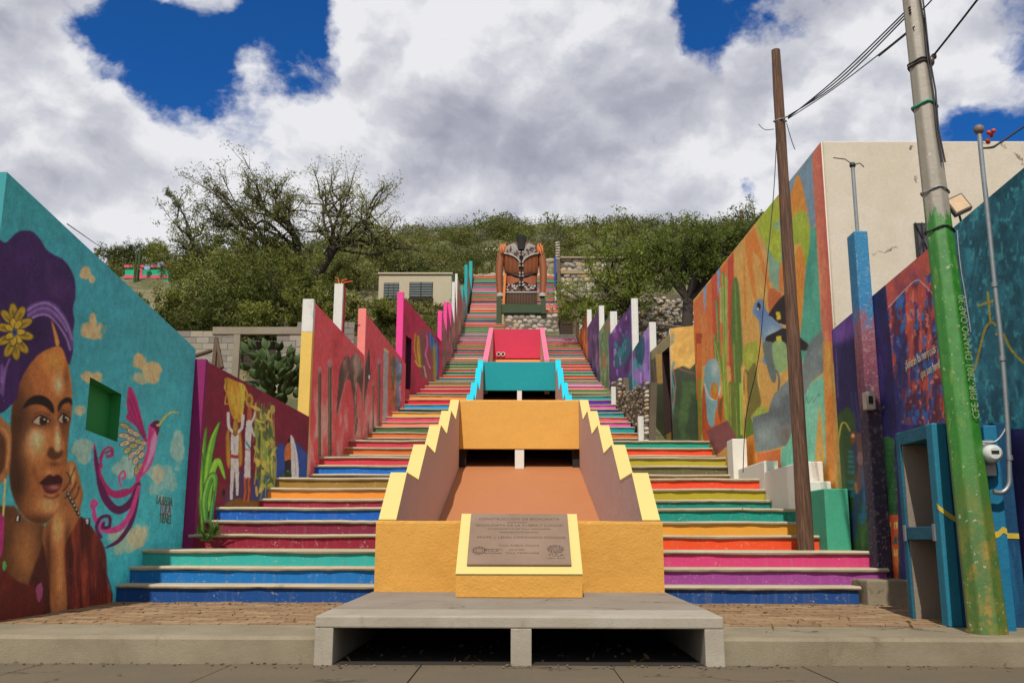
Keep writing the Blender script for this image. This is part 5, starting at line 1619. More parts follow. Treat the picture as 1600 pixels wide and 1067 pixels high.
# ---------------------------------------------------------------- beige building with the bird mural
BEIGE = concrete('beige_render', alb('#d6ccba', 0.95), alb('#ccc0aa', 0.93), stain=0.15, bscale=18)
aB1, bB1 = (4.16, 12.45), (4.02, 21.6)
zt = float(aty(1281, 221, 12.45)[2])
bld = empty('beige_building', (8, 17, 0), 'plain beige building with bird mural on its side wall', 'building')
mb = MB(); mb.box(4.184, 13.5, 12.44, 21.6, 0.3, zt); mb.build('front_wall', BEIGE, bld, 0.02)
zf = ztop(1090, 461, aB1, bB1)
mural_wall('side_wall', aB1, bB1, zt - 0.01, zf, 0.6, 2.3, -0.02, paint_birdwall(), 180, 400, GAIN_R, BEIGE, parent=bld)
A_, B_ = aty(1427, 350, 12.44), aty(1452, 402, 12.44)
wd = MB(); wd.box(A_[0], B_[0], 12.40, 12.46, B_[2], A_[2]); win = wd.build('window', BLACK, bld)
mb = MB(); mb.box(A_[0] + 0.03, B_[0] - 0.03, 12.392, 12.399, B_[2] + 0.03, A_[2] - 0.03); mb.build('pane', plain('dark_glass', alb('#4a444c', 0.8), 0.15), win)
mb = MB(); mb.tube([(A_[0], 12.38, A_[2]), (B_[0], 12.38, B_[2])], 0.008, 4).tube([(B_[0], 12.375, A_[2]), (A_[0], 12.375, B_[2])], 0.008, 4).tube([((A_[0] + B_[0]) / 2, 12.37, A_[2]), ((A_[0] + B_[0]) / 2, 12.37, B_[2])], 0.008, 4); mb.build('grille', BLACK, win)

# ochre house beyond it
hs = empty('ochre_house', (3.6, 22.5, 2.5), 'small ochre house with painted green hills and a narrow doorway', 'house')
hcv = paint_house()
a, b = (3.49, 21.75), (4.3, 21.75)
mural_wall('front_wall', a, b, ztop(1052, 513, a, b), ztop(1089, 507, a, b), 2.4, 2.4, 0.2, hcv, 60, 120, 1.1, BEIGE, parent=hs)
a, b = (3.488, 21.76), (3.40, 24.6)
zn, zf = ztop(1052, 516, a, b), ztop(1018, 547, a, b)
hh = hole_of([(1038, 548), (1047, 540), (1047, 680), (1038, 676)], a, b, 2.4, zn, zf)
mural_wall('side_wall', a, b, zn, zf, 2.4, 2.4, -0.2, hcv, 50, 120, 1.3, BEIGE, parent=hs, hole=hh)
recess(hh, a, b, 2.4, zn, zf, 0.25, plain('dark_doorway', alb('#2c1a14', 1.0), 0.9), hs, 'doorway', 1)
TIN = plain('corrugated_tin', alb('#6a6258', 0.8), 0.7)
sh = empty('shed_roof', (4.2, 26, 5.5), 'sagging corrugated tin shed roof behind the ochre house', 'shed')
mb = MB()
q0, q1 = aty(1016, 503, 26.0), aty(1074, 511, 26.0)
rings = []
for i in range(41):
    t = i / 40
    p = q0 * (1 - t) + q1 * t
    rings.append([p + (0, 0, 0.02 * sin(i * pi)), p + (0, 1.6, 0.35 + 0.025 * (i % 2)), p + (0, 1.6, 0.31 + 0.025 * (i % 2)), p + (0, 0, -0.05 + 0.025 * (i % 2))])
mb.loft(rings, smooth=False); mb.build('sheet', TIN, sh)
for t in (0.05, 0.95):
    p = q0 * (1 - t) + q1 * t
    mb = MB(); mb.box(p[0] - 0.05, p[0] + 0.05, 26.1, 26.2, p[2] - 2.0, p[2] - 0.06); mb.build('post', DARK, sh)

# ---------------------------------------------------------------- long dark wall at the right of the street
aN, bN = (4.12, 6.3), (4.12, 12.41)
znn, znf = ztop(1600, 262, (4.12, 6.3), (4.12, 13)), ztop(1300, 516, aN, bN)
ncv = paint_night()
L_n = (float(online(1600, 262, aN, bN)[1]))
zn0 = znn + (znn - znf) / (12.41 - L_n) * (L_n - 6.3)
nw = mural_wall('mural_wall', aN, bN, zn0, znf, 0.05, 0.5, -0.24, ncv, 340, 460, 1.6, pm('#2c5a66', 1.0))
tag(nw, 'long dark indigo, red and teal wall painted with a hill town', 'mural wall')
for body, x, y, s in (('¡Soñarán las mariposas', 1415, 572, 0.14), ('que son hombres?', 1439, 585, 0.14)):
    p = online(x, y, aN, bN)
    text(body, p + np.array((-0.004, 0, 0)), (0, -1, 0.05), (0, 0.05, 1), s, plain('cream_lettering', alb('#b8b09c', 1.0), 0.8), nw, align='LEFT', squash=0.6)
# pilaster on that wall
m_, b_, p_ = new_mat('pilaster_paint')
P_ = pos(b_)
zz = b_.node('ShaderNodeSeparateXYZ'); b_.put(zz.inputs[0], P_)
hgt = b_.math('ADD', zz.outputs[2], b_.math('MULTIPLY', b_.math('SUBTRACT', b_.noise(b_.vmath('MULTIPLY', P_, (8, 8, 2)), 1.5, 6, 0.7), 0.5), 1.5))
cr_ = b_.node('ShaderNodeValToRGB'); b_.put(cr_.inputs[0], b_.math('DIVIDE', hgt, 5.0))
el = cr_.color_ramp.elements
el[0].position, el[0].color = 0.2, alb('#241f38', 1.1); el[1].position, el[1].color = 0.80, alb('#2486b4', 0.95)
for p0, c0 in ((0.45, '#3a2838'), (0.56, '#7c3a48'), (0.66, '#8c5660'), (0.70, '#2478a8')):
    e = el.new(p0); e.color = alb(c0, 1.2)
worn = b_.noise(P_, 22, 7, 0.7)
cc_ = b_.mix(b_.smooth(worn, 0.52, 0.66, 0, 0.75), b_.mix(0.25, cr_.outputs[0], alb('#1a1c38', 1.0)), b_.mix(0.45, cr_.outputs[0], alb('#b8b0a8', 0.8)))
b_.put(p_.inputs['Base Color'], cc_); p_.inputs['Roughness'].default_value = 0.7
bump(b_, p_, b_.noise(P_, 30, 7, 0.7), 0.7, 0.02)
mb = MB(); mb.box(3.955, 4.118, 10.88, 11.14, 0.1, 4.42)
pil = mb.build('pilaster', m_, None, 0.015)
tag(pil, 'blue topped pilaster painted red and indigo lower down, standing above the wall', 'pilaster')
cd = MB(); cd.tube([(4.04, 11.0, 4.40), (4.04, 11.0, 5.28)], 0.024, 8)
cdo = empty('conduit_mast', (4.04, 11.0, 4.42), 'short steel conduit mast rising from the blue pilaster', 'conduit')
cd.build('pipe', STEEL, cdo)
mb = MB(); mb.ball((4.04, 11.0, 5.29), 0.04, nu=8, nv=5); mb.build('weatherhead', BLACK, cdo)
mb = MB(); mb.tube([(4.04, 11, 5.3), (3.95, 10.98, 5.36), (3.80, 10.96, 5.37)], 0.007, 4).tube([(4.04, 11, 5.29), (4.12, 10.98, 5.31), (4.17, 10.98, 5.26)], 0.007, 4); mb.build('loose_wire', CABLE, cdo)
sw = empty('switch_box', (3.95, 10.85, 2.1), 'small worn white meter box on the painted pilaster', 'meter box')
A_ = aty(1349, 613, 10.83); B_ = aty(1366, 640, 10.83)
mb = MB(); mb.box(A_[0], B_[0], 10.77, 10.878, B_[2], A_[2]); mb.build('case', plain('worn_white_box', alb('#b8ac98', 0.9), 0.6), sw, 0.006)
mb = MB(); mb.box(A_[0] + 0.03, B_[0] - 0.03, 10.762, 10.769, B_[2] + 0.06, A_[2] - 0.05); mb.build('cover', BLACK, sw)
mb = MB(); mb.tube([(B_[0] - 0.02, 10.8, B_[2] + 0.02), (B_[0] + 0.05, 10.78, B_[2] - 0.05), (B_[0] + 0.10, 10.8, B_[2] + 0.03)], 0.008, 5); mb.build('lead', CABLE, sw)

# niche cabinet of painted masonry
TQ = paint('niche_teal', alb('#1c6478', 0.75), var=0.6, streak=0.9, fleck_c=alb('#174a66', 1.0), dirt=0.3, bstr=0.5)
TQL = paint('niche_teal_light', alb('#257c94', 0.8), var=0.3, streak=0.4, fleck_c=alb('#1f6a84', 0.8), dirt=0.2)
TQD = paint('niche_blue', alb('#12466a', 0.85), var=0.6, streak=0.9, fleck_c=alb('#1a5f86', 1.0), dirt=0.3)
nb = empty('niche_cabinet', (3.75, 8.4, 0.17), 'teal masonry meter niche with two open compartments, beside the green pole', 'cabinet')
x0, x1, y0, y1, zt = 3.46, 4.10, 8.06, 8.86, 1.80
inner = pm('#8f8272', 0.8)
mb = MB(); mb.box(x0, x0 + 0.12, y0 - 0.004, y0 + 0.13, 0.15, zt); mb.build('corner_post', TQL, nb, 0.012)
mb = MB(); mb.box(x0, x0 + 0.12, y1 - 0.09, y1, 0.15, zt); mb.build('corner_post', TQ, nb, 0.012)
mb = MB(); mb.box(x0 + 0.003, x1, y0 + 0.131, y1 - 0.091, zt - 0.12, zt - 0.004); mb.build('lintel', TQ, nb, 0.006)
mb = MB(); mb.box(x0 + 0.003, x1 - 0.1, y0 + 0.131, y1 - 0.091, 0.84, 0.95); mb.build('shelf', TQ, nb, 0.006)
mb = MB(); mb.box(x0 + 0.121, x1, y0, y0 + 0.12, 0.15, zt - 0.002); mb.build('front_wall', TQD, nb, 0.006)
mb = MB(); mb.box(x0 + 0.121, x1, y1 - 0.09, y1 - 0.004, 0.15, zt - 0.002); mb.build('rear_wall', TQ, nb)
mb = MB(); mb.box(x0 + 0.50, x1, y0 + 0.121, y1 - 0.092, 0.15, zt - 0.125); mb.build('inner_wall', inner, nb)
for za, zb_ in ((0.15, 0.838), (0.952, zt - 0.122)):
    for ya, yb in ((y0 + 0.1302, y0 + 0.14), (y1 - 0.105, y1 - 0.0915)):
        mb = MB(); mb.box(x0 + 0.02, x1 - 0.1, ya, yb, za, zb_); mb.build('lining', inner, nb)
for y in (y0 + 0.11, y1 - 0.07):
    mb = MB(); mb.box(x0 - 0.015, x0 - 0.001, y - 0.02, y + 0.02, 0.83, 0.97); mb.build('bracket', STEEL, nb)
mb = MB(); mb.box(x0 + 0.13, x0 + 0.16, y0 + 0.16, y0 + 0.36, 0.16, 0.36); mb.build('hatch', DARK, nb)
OCH = plain('ochre_line', alb('#b8a034', 1.0), 0.8)
mb = MB()
pts = [(x0 - 0.003, y0 + 0.02, 1.12), (x0 + 0.02, y0 - 0.007, 1.08), (x0 + 0.2, y0 - 0.004, 0.96), (x0 + 0.42, y0 - 0.004, 0.885), (x0 + 0.635, y0 - 0.004, 0.87)]
rings = []
for p in spline(pts, 6, False): rings.append([tuple(p + np.array((0, 0, 0.022))), tuple(p + np.array((0, -0.003, 0.022))), tuple(p + np.array((0, -0.003, -0.022))), tuple(p + np.array((0, 0, -0.022)))])
mb.loft(rings, smooth=False); mb.build('painted_line', OCH, nb)

# blue service pilaster with meter and conduit
bp_ = paint('service_blue', alb('#1a7498', 0.8), var=0.6, streak=0.9, fleck_c=alb('#15628c', 1.0), dirt=0.25)
A_, B_ = aty(1536, 664, 7.75), aty(1588, 968, 7.75)
sp = empty('service_pilaster', (3.9, 7.8, 0.17), 'bright blue masonry pilaster behind the green pole carrying the electric meter', 'pilaster')
mb = MB(); mb.box(A_[0], B_[0], 7.75, 8.05, 0.12, A_[2]); mb.build('body', bp_, sp, 0.012)
mb = MB()
pts = [(A_[0] + 0.004 + (B_[0] - A_[0] - 0.008) * t_, 7.746, z_) for t_, z_ in ((0, 0.875), (0.35, 0.885), (0.7, 0.915), (1, 0.90))]
rings = []
for p in spline(pts, 6, False): rings.append([tuple(p + np.array((0, 0.003, 0.024))), tuple(p + np.array((0, 0, 0.024))), tuple(p + np.array((0, 0, -0.024))), tuple(p + np.array((0, 0.003, -0.024)))])
mb.loft(rings, smooth=False); mb.build('painted_line', OCH, sp)
mt = empty('electric_meter', (3.8, 7.7, 1.4), 'round glass electric meter in a grey socket on the blue pilaster', 'electric meter')
c = aty(1547, 709, 7.66)
mb = MB(); mb.box(c[0] - 0.075, c[0] + 0.055, 7.69, 7.748, c[2] - 0.17, c[2] + 0.11); mb.build('socket', plain('meter_grey', alb('#a0a09a', 0.9), 0.5), mt, 0.006)
mb = MB(); mb.tube([c + (0, 0.03, 0), c + (0, -0.02, 0)], [0.085, 0.08], 20); mb.build('rim', STEEL, mt)
mb = MB(); mb.tube([c + (0, -0.021, 0), c + (0, -0.07, 0), c + (0, -0.085, 0)], [0.07, 0.066, 0.045], 20); mb.build('glass', plain('meter_glass', alb('#c8ccc4', 0.9), 0.08), mt)
mb = MB(); mb.box(c[0] - 0.03, c[0] + 0.03, 7.57, 7.58, c[2] - 0.005, c[2] + 0.02); mb.build('dial', BLACK, mt)
cm = empty('service_conduit', (3.95, 7.6, 0.9), 'tall galvanised conduit mast curving into the blue pilaster', 'conduit')
q = [aty(x, y, 7.66) for x, y in ((1552, 768), (1566, 769), (1576, 758), (1577, 735), (1574, 660), (1565, 540), (1555, 450), (1545, 350), (1536, 268), (1530, 208))]
mb = MB(); mb.tube(spline(q, 5, False), 0.020, 10); mb.build('pipe', STEEL, cm)
mb = MB(); mb.ball(q[-1] + (0, 0, 0.03), 0.045, nu=8, nv=6); mb.build('weatherhead', plain('weatherhead_grey', alb('#6a5a52'), 0.6), cm)
for y in (445, 560, 715):
    i = [450, 540, 735].index(min((450, 540, 735), key=lambda v: abs(v - y)))
    p = aty((1554, 1566, 1577)[i], y, 7.66)
    mb = MB(); mb.tube([p + (0, 0, -0.02), p + (0, 0, 0.02)], [0.027, 0.027], 10); mb.build('coupling', STEEL, cm)
cxn = MB()
RED = plain('red_insulator', alb('#b03a28', 1.0), 0.5)
p = aty(1546, 212, 7.66)
for i in range(5):
    cxn.ball(p + np.array((random.uniform(-0.05, 0.05), random.uniform(-0.03, 0.03), random.uniform(-0.05, 0.06))), 0.022, nu=6, nv=4)
cxn.build('insulator', RED, cm)
mb = MB(); p0 = aty(1530, 232, 7.66)
for dx in (0.0, 0.02):
    mb.tube(spline([p0 + (dx, 0, 0), aty(1548, 236, 7.66) + (dx, 0, 0.03), aty(1560, 225, 7.66), aty(1600, 198, 7.6), aty(1700, 130, 7.4)], 5, False), 0.009, 5)
mb.build('service_drop', CABLE, cm)
mb = MB(); mb.tube(spline([aty(1532, 690, 7.7), aty(1555, 690, 7.68), aty(1570, 672, 7.67), aty(1576, 650, 7.67)], 5, False), 0.01, 5); mb.build('meter_lead', STEEL, cm)
# flood lamp above the wall
fl = empty('flood_lamp', (4.3, 8.9, 4.0), 'square black flood lamp tilted above the teal wall', 'flood lamp')
c = aty(1497, 321, 9.0)
ax = np.array((0.085, 0, 0.04)); ay_ = np.array((-0.035, 0.03, 0.085))
nn = np.cross(ax, ay_); nn /= np.linalg.norm(nn)
if nn[1] > 0: nn = -nn
mb = MB(); mb.obox(c, ax, ay_, nn * 0.03); mb.build('housing', BLACK, fl, 0.006)
mb = MB(); mb.obox(c + nn * 0.032, ax * 0.82, ay_ * 0.82, nn * 0.003); mb.build('lens', plain('lamp_lens', alb('#c8a884', 0.9), 0.2), fl)
mb = MB(); mb.tube([c - nn * 0.03, c + (0.05, 0.08, -0.13), c + (0.12, 0.08, -0.24)], 0.012, 5); mb.build('bracket', BLACK, fl)

# ---------------------------------------------------------------- poles and wires
m_, b_, p_ = new_mat('weathered_timber')
P_ = pos(b_)
gr = b_.noise(b_.vmath('MULTIPLY', P_, (16, 16, 0.7)), 4, 8, 0.65, 0.5)
b_.put(p_.inputs['Base Color'], b_.mix(b_.smooth(gr, 0.3, 0.7), alb('#3c281e', 0.8), alb('#7d5a42', 0.85)))
p_.inputs['Roughness'].default_value = 0.85
bump(b_, p_, gr, 0.8, 0.02)
WOOD = m_
wpole = empty('wooden_pole', (3.42, 11.85, 0.72), 'leaning weathered wooden utility pole standing on the right steps', 'utility pole')
base = np.array((3.455, 11.85, 0.70)); top = aty(1212, 79, 11.85)
pts = [base + (top - base) * t for t in np.linspace(0, 1, 12)]
mb = MB(); mb.tube(pts, [0.100 + 0.004 * math.sin(i * 2.1) - 0.0035 * i for i in range(12)], 12); mb.build('shaft', WOOD, wpole)


def on_seg(a, b, x, y):
    """point of segment a-b seen nearest the pixel row y"""
    best = min(np.linspace(0, 1, 400), key=lambda t: abs(pix(a + (b - a) * t)[1] - y))
    return a + (b - a) * best


hk = on_seg(base, top, 1225, 190)
mb = MB(); mb.tube([hk + (-0.085, 0, 0), hk + (0, -0.085, 0), hk + (0.085, 0, 0), hk + (0, 0.085, 0), hk + (-0.085, 0, 0)], 0.012, 5).tube([hk + (0.02, -0.09, 0), hk + (0.06, -0.13, 0.01), hk + (0.09, -0.12, 0.03)], 0.012, 5); mb.build('bracket', STEEL, wpole)
mb = MB()
mb.tube(spline([hk + (-0.09, -0.02, -0.12), hk + (-0.22, -0.05, -0.14), hk + (-0.30, -0.05, -0.06)], 5, False), 0.005, 4).tube(spline([hk + (0.07, -0.05, -0.05), hk + (0.12, -0.06, -0.3), hk + (0.16, -0.05, -0.42)], 5, False), 0.005, 4)
mb.build('loose_wire', CABLE, wpole)

m_, b_, p_ = new_mat('painted_concrete_pole')
P_ = pos(b_)
zz = b_.node('ShaderNodeSeparateXYZ'); b_.put(zz.inputs[0], P_)
nz1 = b_.noise(b_.vmath('MULTIPLY', P_, (6, 6, 1.0)), 2.0, 7, 0.7)
nz2 = b_.noise(P_, 7, 8, 0.7)
conc = b_.mix(nz2, alb('#b0a694', 0.7), alb('#8f8676', 0.7))
green = b_.mix(b_.smooth(nz2, 0.35, 0.65), alb('#2a7a20', 0.72), alb('#3f8a2e', 0.72))
green = b_.mix(b_.smooth(nz1, 0.55, 0.66, 0, 0.8), green, alb('#7c9a40', 0.75))
low = b_.mix(b_.smooth(nz1, 0.46, 0.62), alb('#6c7c34', 0.7), alb('#a8822e', 0.75))
low = b_.mix(b_.smooth(nz2, 0.4, 0.6), low, alb('#4c7434', 0.7))
green = b_.mix(b_.smooth(b_.math('ADD', zz.outputs[2], b_.math('MULTIPLY', b_.math('SUBTRACT', nz1, 0.5), 1.6)), 1.7, 0.7), green, low)
edge = b_.math('ADD', zz.outputs[2], b_.math('MULTIPLY', b_.math('SUBTRACT', nz1, 0.5), 1.1))
cc = b_.mix(b_.smooth(edge, 3.55, 3.62), green, conc)
fl_ = b_.noise(P_, 26, 5, 0.6)
cc = b_.mix(b_.math('MULTIPLY', b_.smooth(fl_, 0.63, 0.68), 0.8), cc, alb('#b8b09a', 0.8))
b_.put(p_.inputs['Base Color'], cc); p_.inputs['Roughness'].default_value = 0.5
bump(b_, p_, nz2, 0.4, 0.012)
gp = empty('concrete_pole', (3.57, 7.62, 0.15), 'leaning octagonal concrete utility pole painted green below and bare above', 'utility pole')
gb = aty(1543, 983, 7.62); gb[2] = 0.13; gt = aty(1421, -30, 8.1)
NPT = 14
mb = MB(); mb.tube([gb + (gt - gb) * t for t in np.linspace(0, 1, NPT)], [0.150 - 0.0052 * i for i in range(NPT)], 8, smooth=False, start=0.2); mb.build('shaft', m_, gp, 0.012)
axis = (gt - gb) / np.linalg.norm(gt - gb)
side = np.cross(axis, (0, -1.0, 0)); side /= np.linalg.norm(side)


def band(y, r, col_m, nm, thick=0.008):
    p = on_seg(gb, gt, 0, y)
    mb = MB(); mb.tube([p + r * (cos(t) * side + sin(t) * np.cross(axis, side)) + axis * 0.015 * sin(3 * t) for t in np.linspace(0, 2 * pi, 19)], thick, 5)
    mb.build(nm, col_m, gp)
    return p


pr = lambda y: 0.156 - 0.0052 * 13 * float(np.linalg.norm(on_seg(gb, gt, 0, y) - gb) / np.linalg.norm(gt - gb))
band(105, pr(105), CABLE, 'wire_tie'); band(100, pr(100), CABLE, 'wire_tie'); band(168, pr(168), plain('green_tape', alb('#1f8a6a', 1.0)), 'tape', 0.012)
band(303, pr(303), STEEL, 'steel_band'); band(362, pr(362), CABLE, 'wire_tie')
mb = MB()
t0 = on_seg(gb, gt, 0, -20)
for k, off in enumerate((0.035, 0.055)):
    mb.tube([on_seg(gb, gt, 0, y) + side * off * (1 + 0.2 * sin(y * 0.05 + k)) + np.array((0, -1, 0.0)) * (pr(y) + 0.004) for y in (-15, 40, 90, 150, 210, 262)], 0.008, 4)
mb.build('pole_cable', CABLE, gp)
mb = MB()
mb.tube(spline([on_seg(gb, gt, 0, y) + side * (pr(y) * 0.98 + 0.012 * sin(y * 0.11)) + np.array((0, -0.05, 0)) for y in (362, 400, 430, 460, 520)], 4, False), 0.008, 4)
mb.build('loose_wire', STEEL, gp)
STENC = plain('stencil_paint', alb('#86a068', 0.7), 0.8)
pm_ = on_seg(gb, gt, 0, 560)
text('CFE PIIR-2801 DHAMO.OAP.30', pm_ + np.array((0.055, -pr(560) - 0.004, 0)), axis, -side, 0.082, STENC, gp, squash=0.95)
ph_ = on_seg(gb, gt, 0, 105)
mb = MB(); mb.ball(ph_ + np.array((0.10, -0.02, 0.05)), 0.03, 0.03, 0.05, 7, 5); mb.ball(ph_ + np.array((0.13, -0.01, 0.10)), 0.028, 0.028, 0.03, 7, 5); mb.build('insulator', plain('brown_insulator', alb('#4a3430', 1.0), 0.4), gp)


def wire(pts, lb, r=0.008, sag=0.0):
    mb = MB(); mb.tube(spline(pts, 8, False), r, 5, caps=False)
    tag(mb.build('overhead_wire', CABLE), lb, 'wire')


for k in range(3):
    a = on_seg(gb, gt, 0, 18 + k * 5) + np.array((-0.06, -0.08, 0)); b = hk + np.array((0.08, -0.1, 0.015 * k))
    mid = (a + b) / 2 + np.array((0, 0, -0.05 - 0.03 * k))
    wire([a, mid, b], ('upper of the three wires from the concrete pole to the wooden pole', 'middle of the three wires from the concrete pole to the wooden pole', 'lower of the three wires from the concrete pole to the wooden pole')[k], 0.0075)
a = on_seg(gb, gt, 0, 50) + np.array((-0.05, -0.1, 0))
wire([a, (a + hk) / 2 + np.array((0, 0, -0.06)), hk + np.array((0.08, -0.1, -0.01))], 'separate sagging wire with a thick sleeve near the concrete pole', 0.006)
m2 = a + (hk - a) * 0.2
mb = MB(); mb.tube([a + (hk - a) * 0.02 + (0, 0, -0.005), m2 + (0, 0, -0.04)], 0.012, 6); tag(mb.build('wire_sleeve', CABLE), 'short thick black sleeve on the wire beside the concrete pole', 'wire sleeve')
wire([ph_ + np.array((0.12, 0, 0.1)), aty(1500, 35, 7.6), aty(1535, -10, 7.3), aty(1600, -90, 6.9)], 'thick service wire rising right from the insulator on the concrete pole', 0.010)
wire([on_seg(gb, gt, 0, 22) + np.array((0.05, -0.08, 0)), aty(1456, 0, 7.7), aty(1480, -30, 7.4)], 'thin wire leaving the top of the concrete pole to the right', 0.007)
wq = on_seg(base, top, 1217, 200)
wire([hk + np.array((-0.06, -0.09, -0.02)), aty(1209, 300, 11.75), aty(1196, 440, 11.7), aty(1185, 560, 11.75), aty(1166, 650, 12.3), aty(1161, 738, 12.7)], 'slack wire hanging down beside the wooden pole over the bird mural', 0.006)
wire([aty(105, 350, 9.6), aty(180, 402, 30)], 'thin wire running over the teal wall top to the hillside', 0.006)

# ---------------------------------------------------------------- terrain
ys_ = sorted(YS)
PROF = ([0, 9.9, 10.5] + [YS[k] for k in ys_ if k % 3 == 0] + [48.6, 56, 72, 110, 135, 170], [-0.2, -0.2, 0.0] + [Zs(k) for k in ys_ if k % 3 == 0] + [14.2, 16.9, 23.0, 38.0, 39.5, 35])


def terr(x, y):
    x = np.asarray(x, float); y = np.asarray(y, float)
    z = np.interp(y, PROF[0], PROF[1]) - 0.42 - 1.6 * np.clip((2.2 - np.abs(x)) / 0.5, 0, 1) * np.clip((40 - y) / 2, 0, 1)
    far = np.clip((y - 38) / 70, 0, 1); far = far * far * (3 - 2 * far)
    z = z - far * np.interp(x, [-90, -48, -34, -18, -9, 0, 12, 28, 45, 90], [15, 7.6, 4.6, 1.7, 0.5, 0, -0.2, 0.3, 2.0, 8])
    rough = np.clip((y - 20) / 30, 0, 1) * np.clip((np.abs(x + 0.3) - 2.6) / 3, 0, 1) + np.clip((y - 50) / 10, 0, 1) * 0.8
    z = z + rough * (0.35 * np.sin(x * 0.37 + y * 0.21) * np.sin(y * 0.33 - x * 0.11) + 0.2 * np.sin(x * 1.1 + 2) * np.sin(y * 0.9))
    return z


m_, b_, p_ = new_mat('hillside')
P_ = pos(b_)
n1 = b_.noise(P_, 0.25, 8, 0.65); n2 = b_.noise(P_, 2.5, 8, 0.7)
cc = b_.mix(b_.smooth(n1, 0.38, 0.6), alb('#a09070', 0.8), alb('#6c6a3e', 0.7))
cc = b_.mix(b_.smooth(n2, 0.42, 0.62), cc, alb('#5c6432', 0.7))
cc = b_.mix(b_.smooth(n2, 0.62, 0.72, 0, 0.8), cc, alb('#b4a890', 0.9))
b_.put(p_.inputs['Base Color'], cc); p_.inputs['Roughness'].default_value = 0.95
bump(b_, p_, n2, 1.0, 0.25)
HILL = m_
gx = np.concatenate([np.linspace(-95, -24, 40), np.linspace(-23, 23, 110), np.linspace(24, 95, 40)])
gy = np.concatenate([np.linspace(10.72, 60, 120), np.linspace(61, 170, 70)])
GX, GY = np.meshgrid(gx, gy)
GZ = terr(GX, GY)
n_x = len(gx)
mb = MB()
mb.v = [tuple(map(float, q)) for q in np.stack([GX, GY, GZ], -1).reshape(-1, 3)]
mb.f = [(j * n_x + i, j * n_x + i + 1, (j + 1) * n_x + i + 1, (j + 1) * n_x + i) for j in range(len(gy) - 1) for i in range(n_x - 1)]
mb.m = [0] * len(mb.f); mb.sm = [True] * len(mb.f)
tag(mb.build('hill', HILL), kind='structure')

# ---------------------------------------------------------------- monument: the giant fringed jacket
YM = 40.8
base_w = empty('monument_base', (0.2, 40.5, 9), 'round stone masonry base under the giant jacket', 'stone wall')
A_, B_ = aty(783, 488, 40.4), aty(876, 545, 40.4)
mb = MB(); mb.box(A_[0], B_[0], 40.45, 42.2, 8.0, A_[2]); mb.build('core', MORTAR, base_w)
mb = MB(); mb.box(A_[0] - 0.02, A_[0] + 0.12, 40.40, 40.449, 8.0, A_[2]); mb.build('edge_strip', pm('#b09a74', 0.9), base_w)


def stones_on(parent, xa, xb, za, zb, y, s, nmax=400):
    n = 0
    z = za
    row = 0
    while z < zb and n < nmax:
        x = xa + (row % 2) * s * 0.5 + random.uniform(0, 0.3) * s
        while x < xb:
            k = random.uniform(0.75, 1.25)
            stone(parent, (x, y + random.uniform(-0.01, 0.02), z + random.uniform(-0.2, 0.2) * s), (s * 0.64 * k, s * 0.36, s * 0.56 * random.uniform(0.8, 1.2)), random.uniform(-0.5, 0.5))
            x += s * k * 1.05; n += 1
        z += s * 0.84; row += 1


zl = float(aty(800, 518, 40.4)[2])
stones_on(base_w, A_[0] + 0.24, B_[0], zl + 0.06, A_[2] - 0.04, 40.47, 0.24)
stones_on(base_w, 0.9, B_[0], float(aty(800, 541, 40.4)[2]), zl - 0.2, 40.47, 0.22)
mb = MB(); mb.box(A_[0] + 0.13, B_[0], 40.38, 40.448, zl - 0.16, zl - 0.03); mb.build('ledge', pm('#a8946c', 0.85), base_w)
GRN = pm('#3d4f36', 0.9, var=0.2)
fr = empty('timber_frame', (0, 40.5, 9.5), 'dark green beam and posts at the feet of the jacket', 'frame')
for (x0, y0, x1, y1, Y, nm) in ((781, 475, 849, 489, 40.35, 'beam'), (775.8, 463, 783.2, 514, 40.25, 'post'), (845.5, 466, 853, 490, 40.3, 'post')):
    P0, P1 = aty(x0, y0, Y), aty(x1, y1, Y)
    mb = MB(); mb.box(P0[0], P1[0], Y, Y + 0.16, P1[2], P0[2]); mb.build(nm, GRN, fr, 0.01)

jk = empty('jacket_statue', (0.1, YM, 10), 'giant brown fringed leather jacket sculpture with white yoke on a black bust', 'sculpture')
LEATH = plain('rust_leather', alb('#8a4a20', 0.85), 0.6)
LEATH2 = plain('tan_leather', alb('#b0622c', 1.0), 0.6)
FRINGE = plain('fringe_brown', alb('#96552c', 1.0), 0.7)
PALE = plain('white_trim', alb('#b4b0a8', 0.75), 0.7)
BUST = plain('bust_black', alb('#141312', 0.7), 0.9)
HW = [(378, 12), (383, 22), (388, 29), (396, 31.5), (410, 29.5), (424, 27), (432, 25.5), (442, 25.5), (452, 25.5), (459, 26), (476, 26)]
XJ = 814.5
KD = 0.42


def hw_at(y):
    return float(np.interp(y, [a for a, _ in HW], [b for _, b in HW]))


def jfront(x, y, off=0.0):
    """a point on the jacket's front, off metres proud of it"""
    u = np.clip((x - XJ) / hw_at(y), -0.995, 0.995)
    dep = hw_at(y) * KD * math.sqrt(1 - u * u) * YM / F_PX
    return aty(x, y, YM - dep - off)


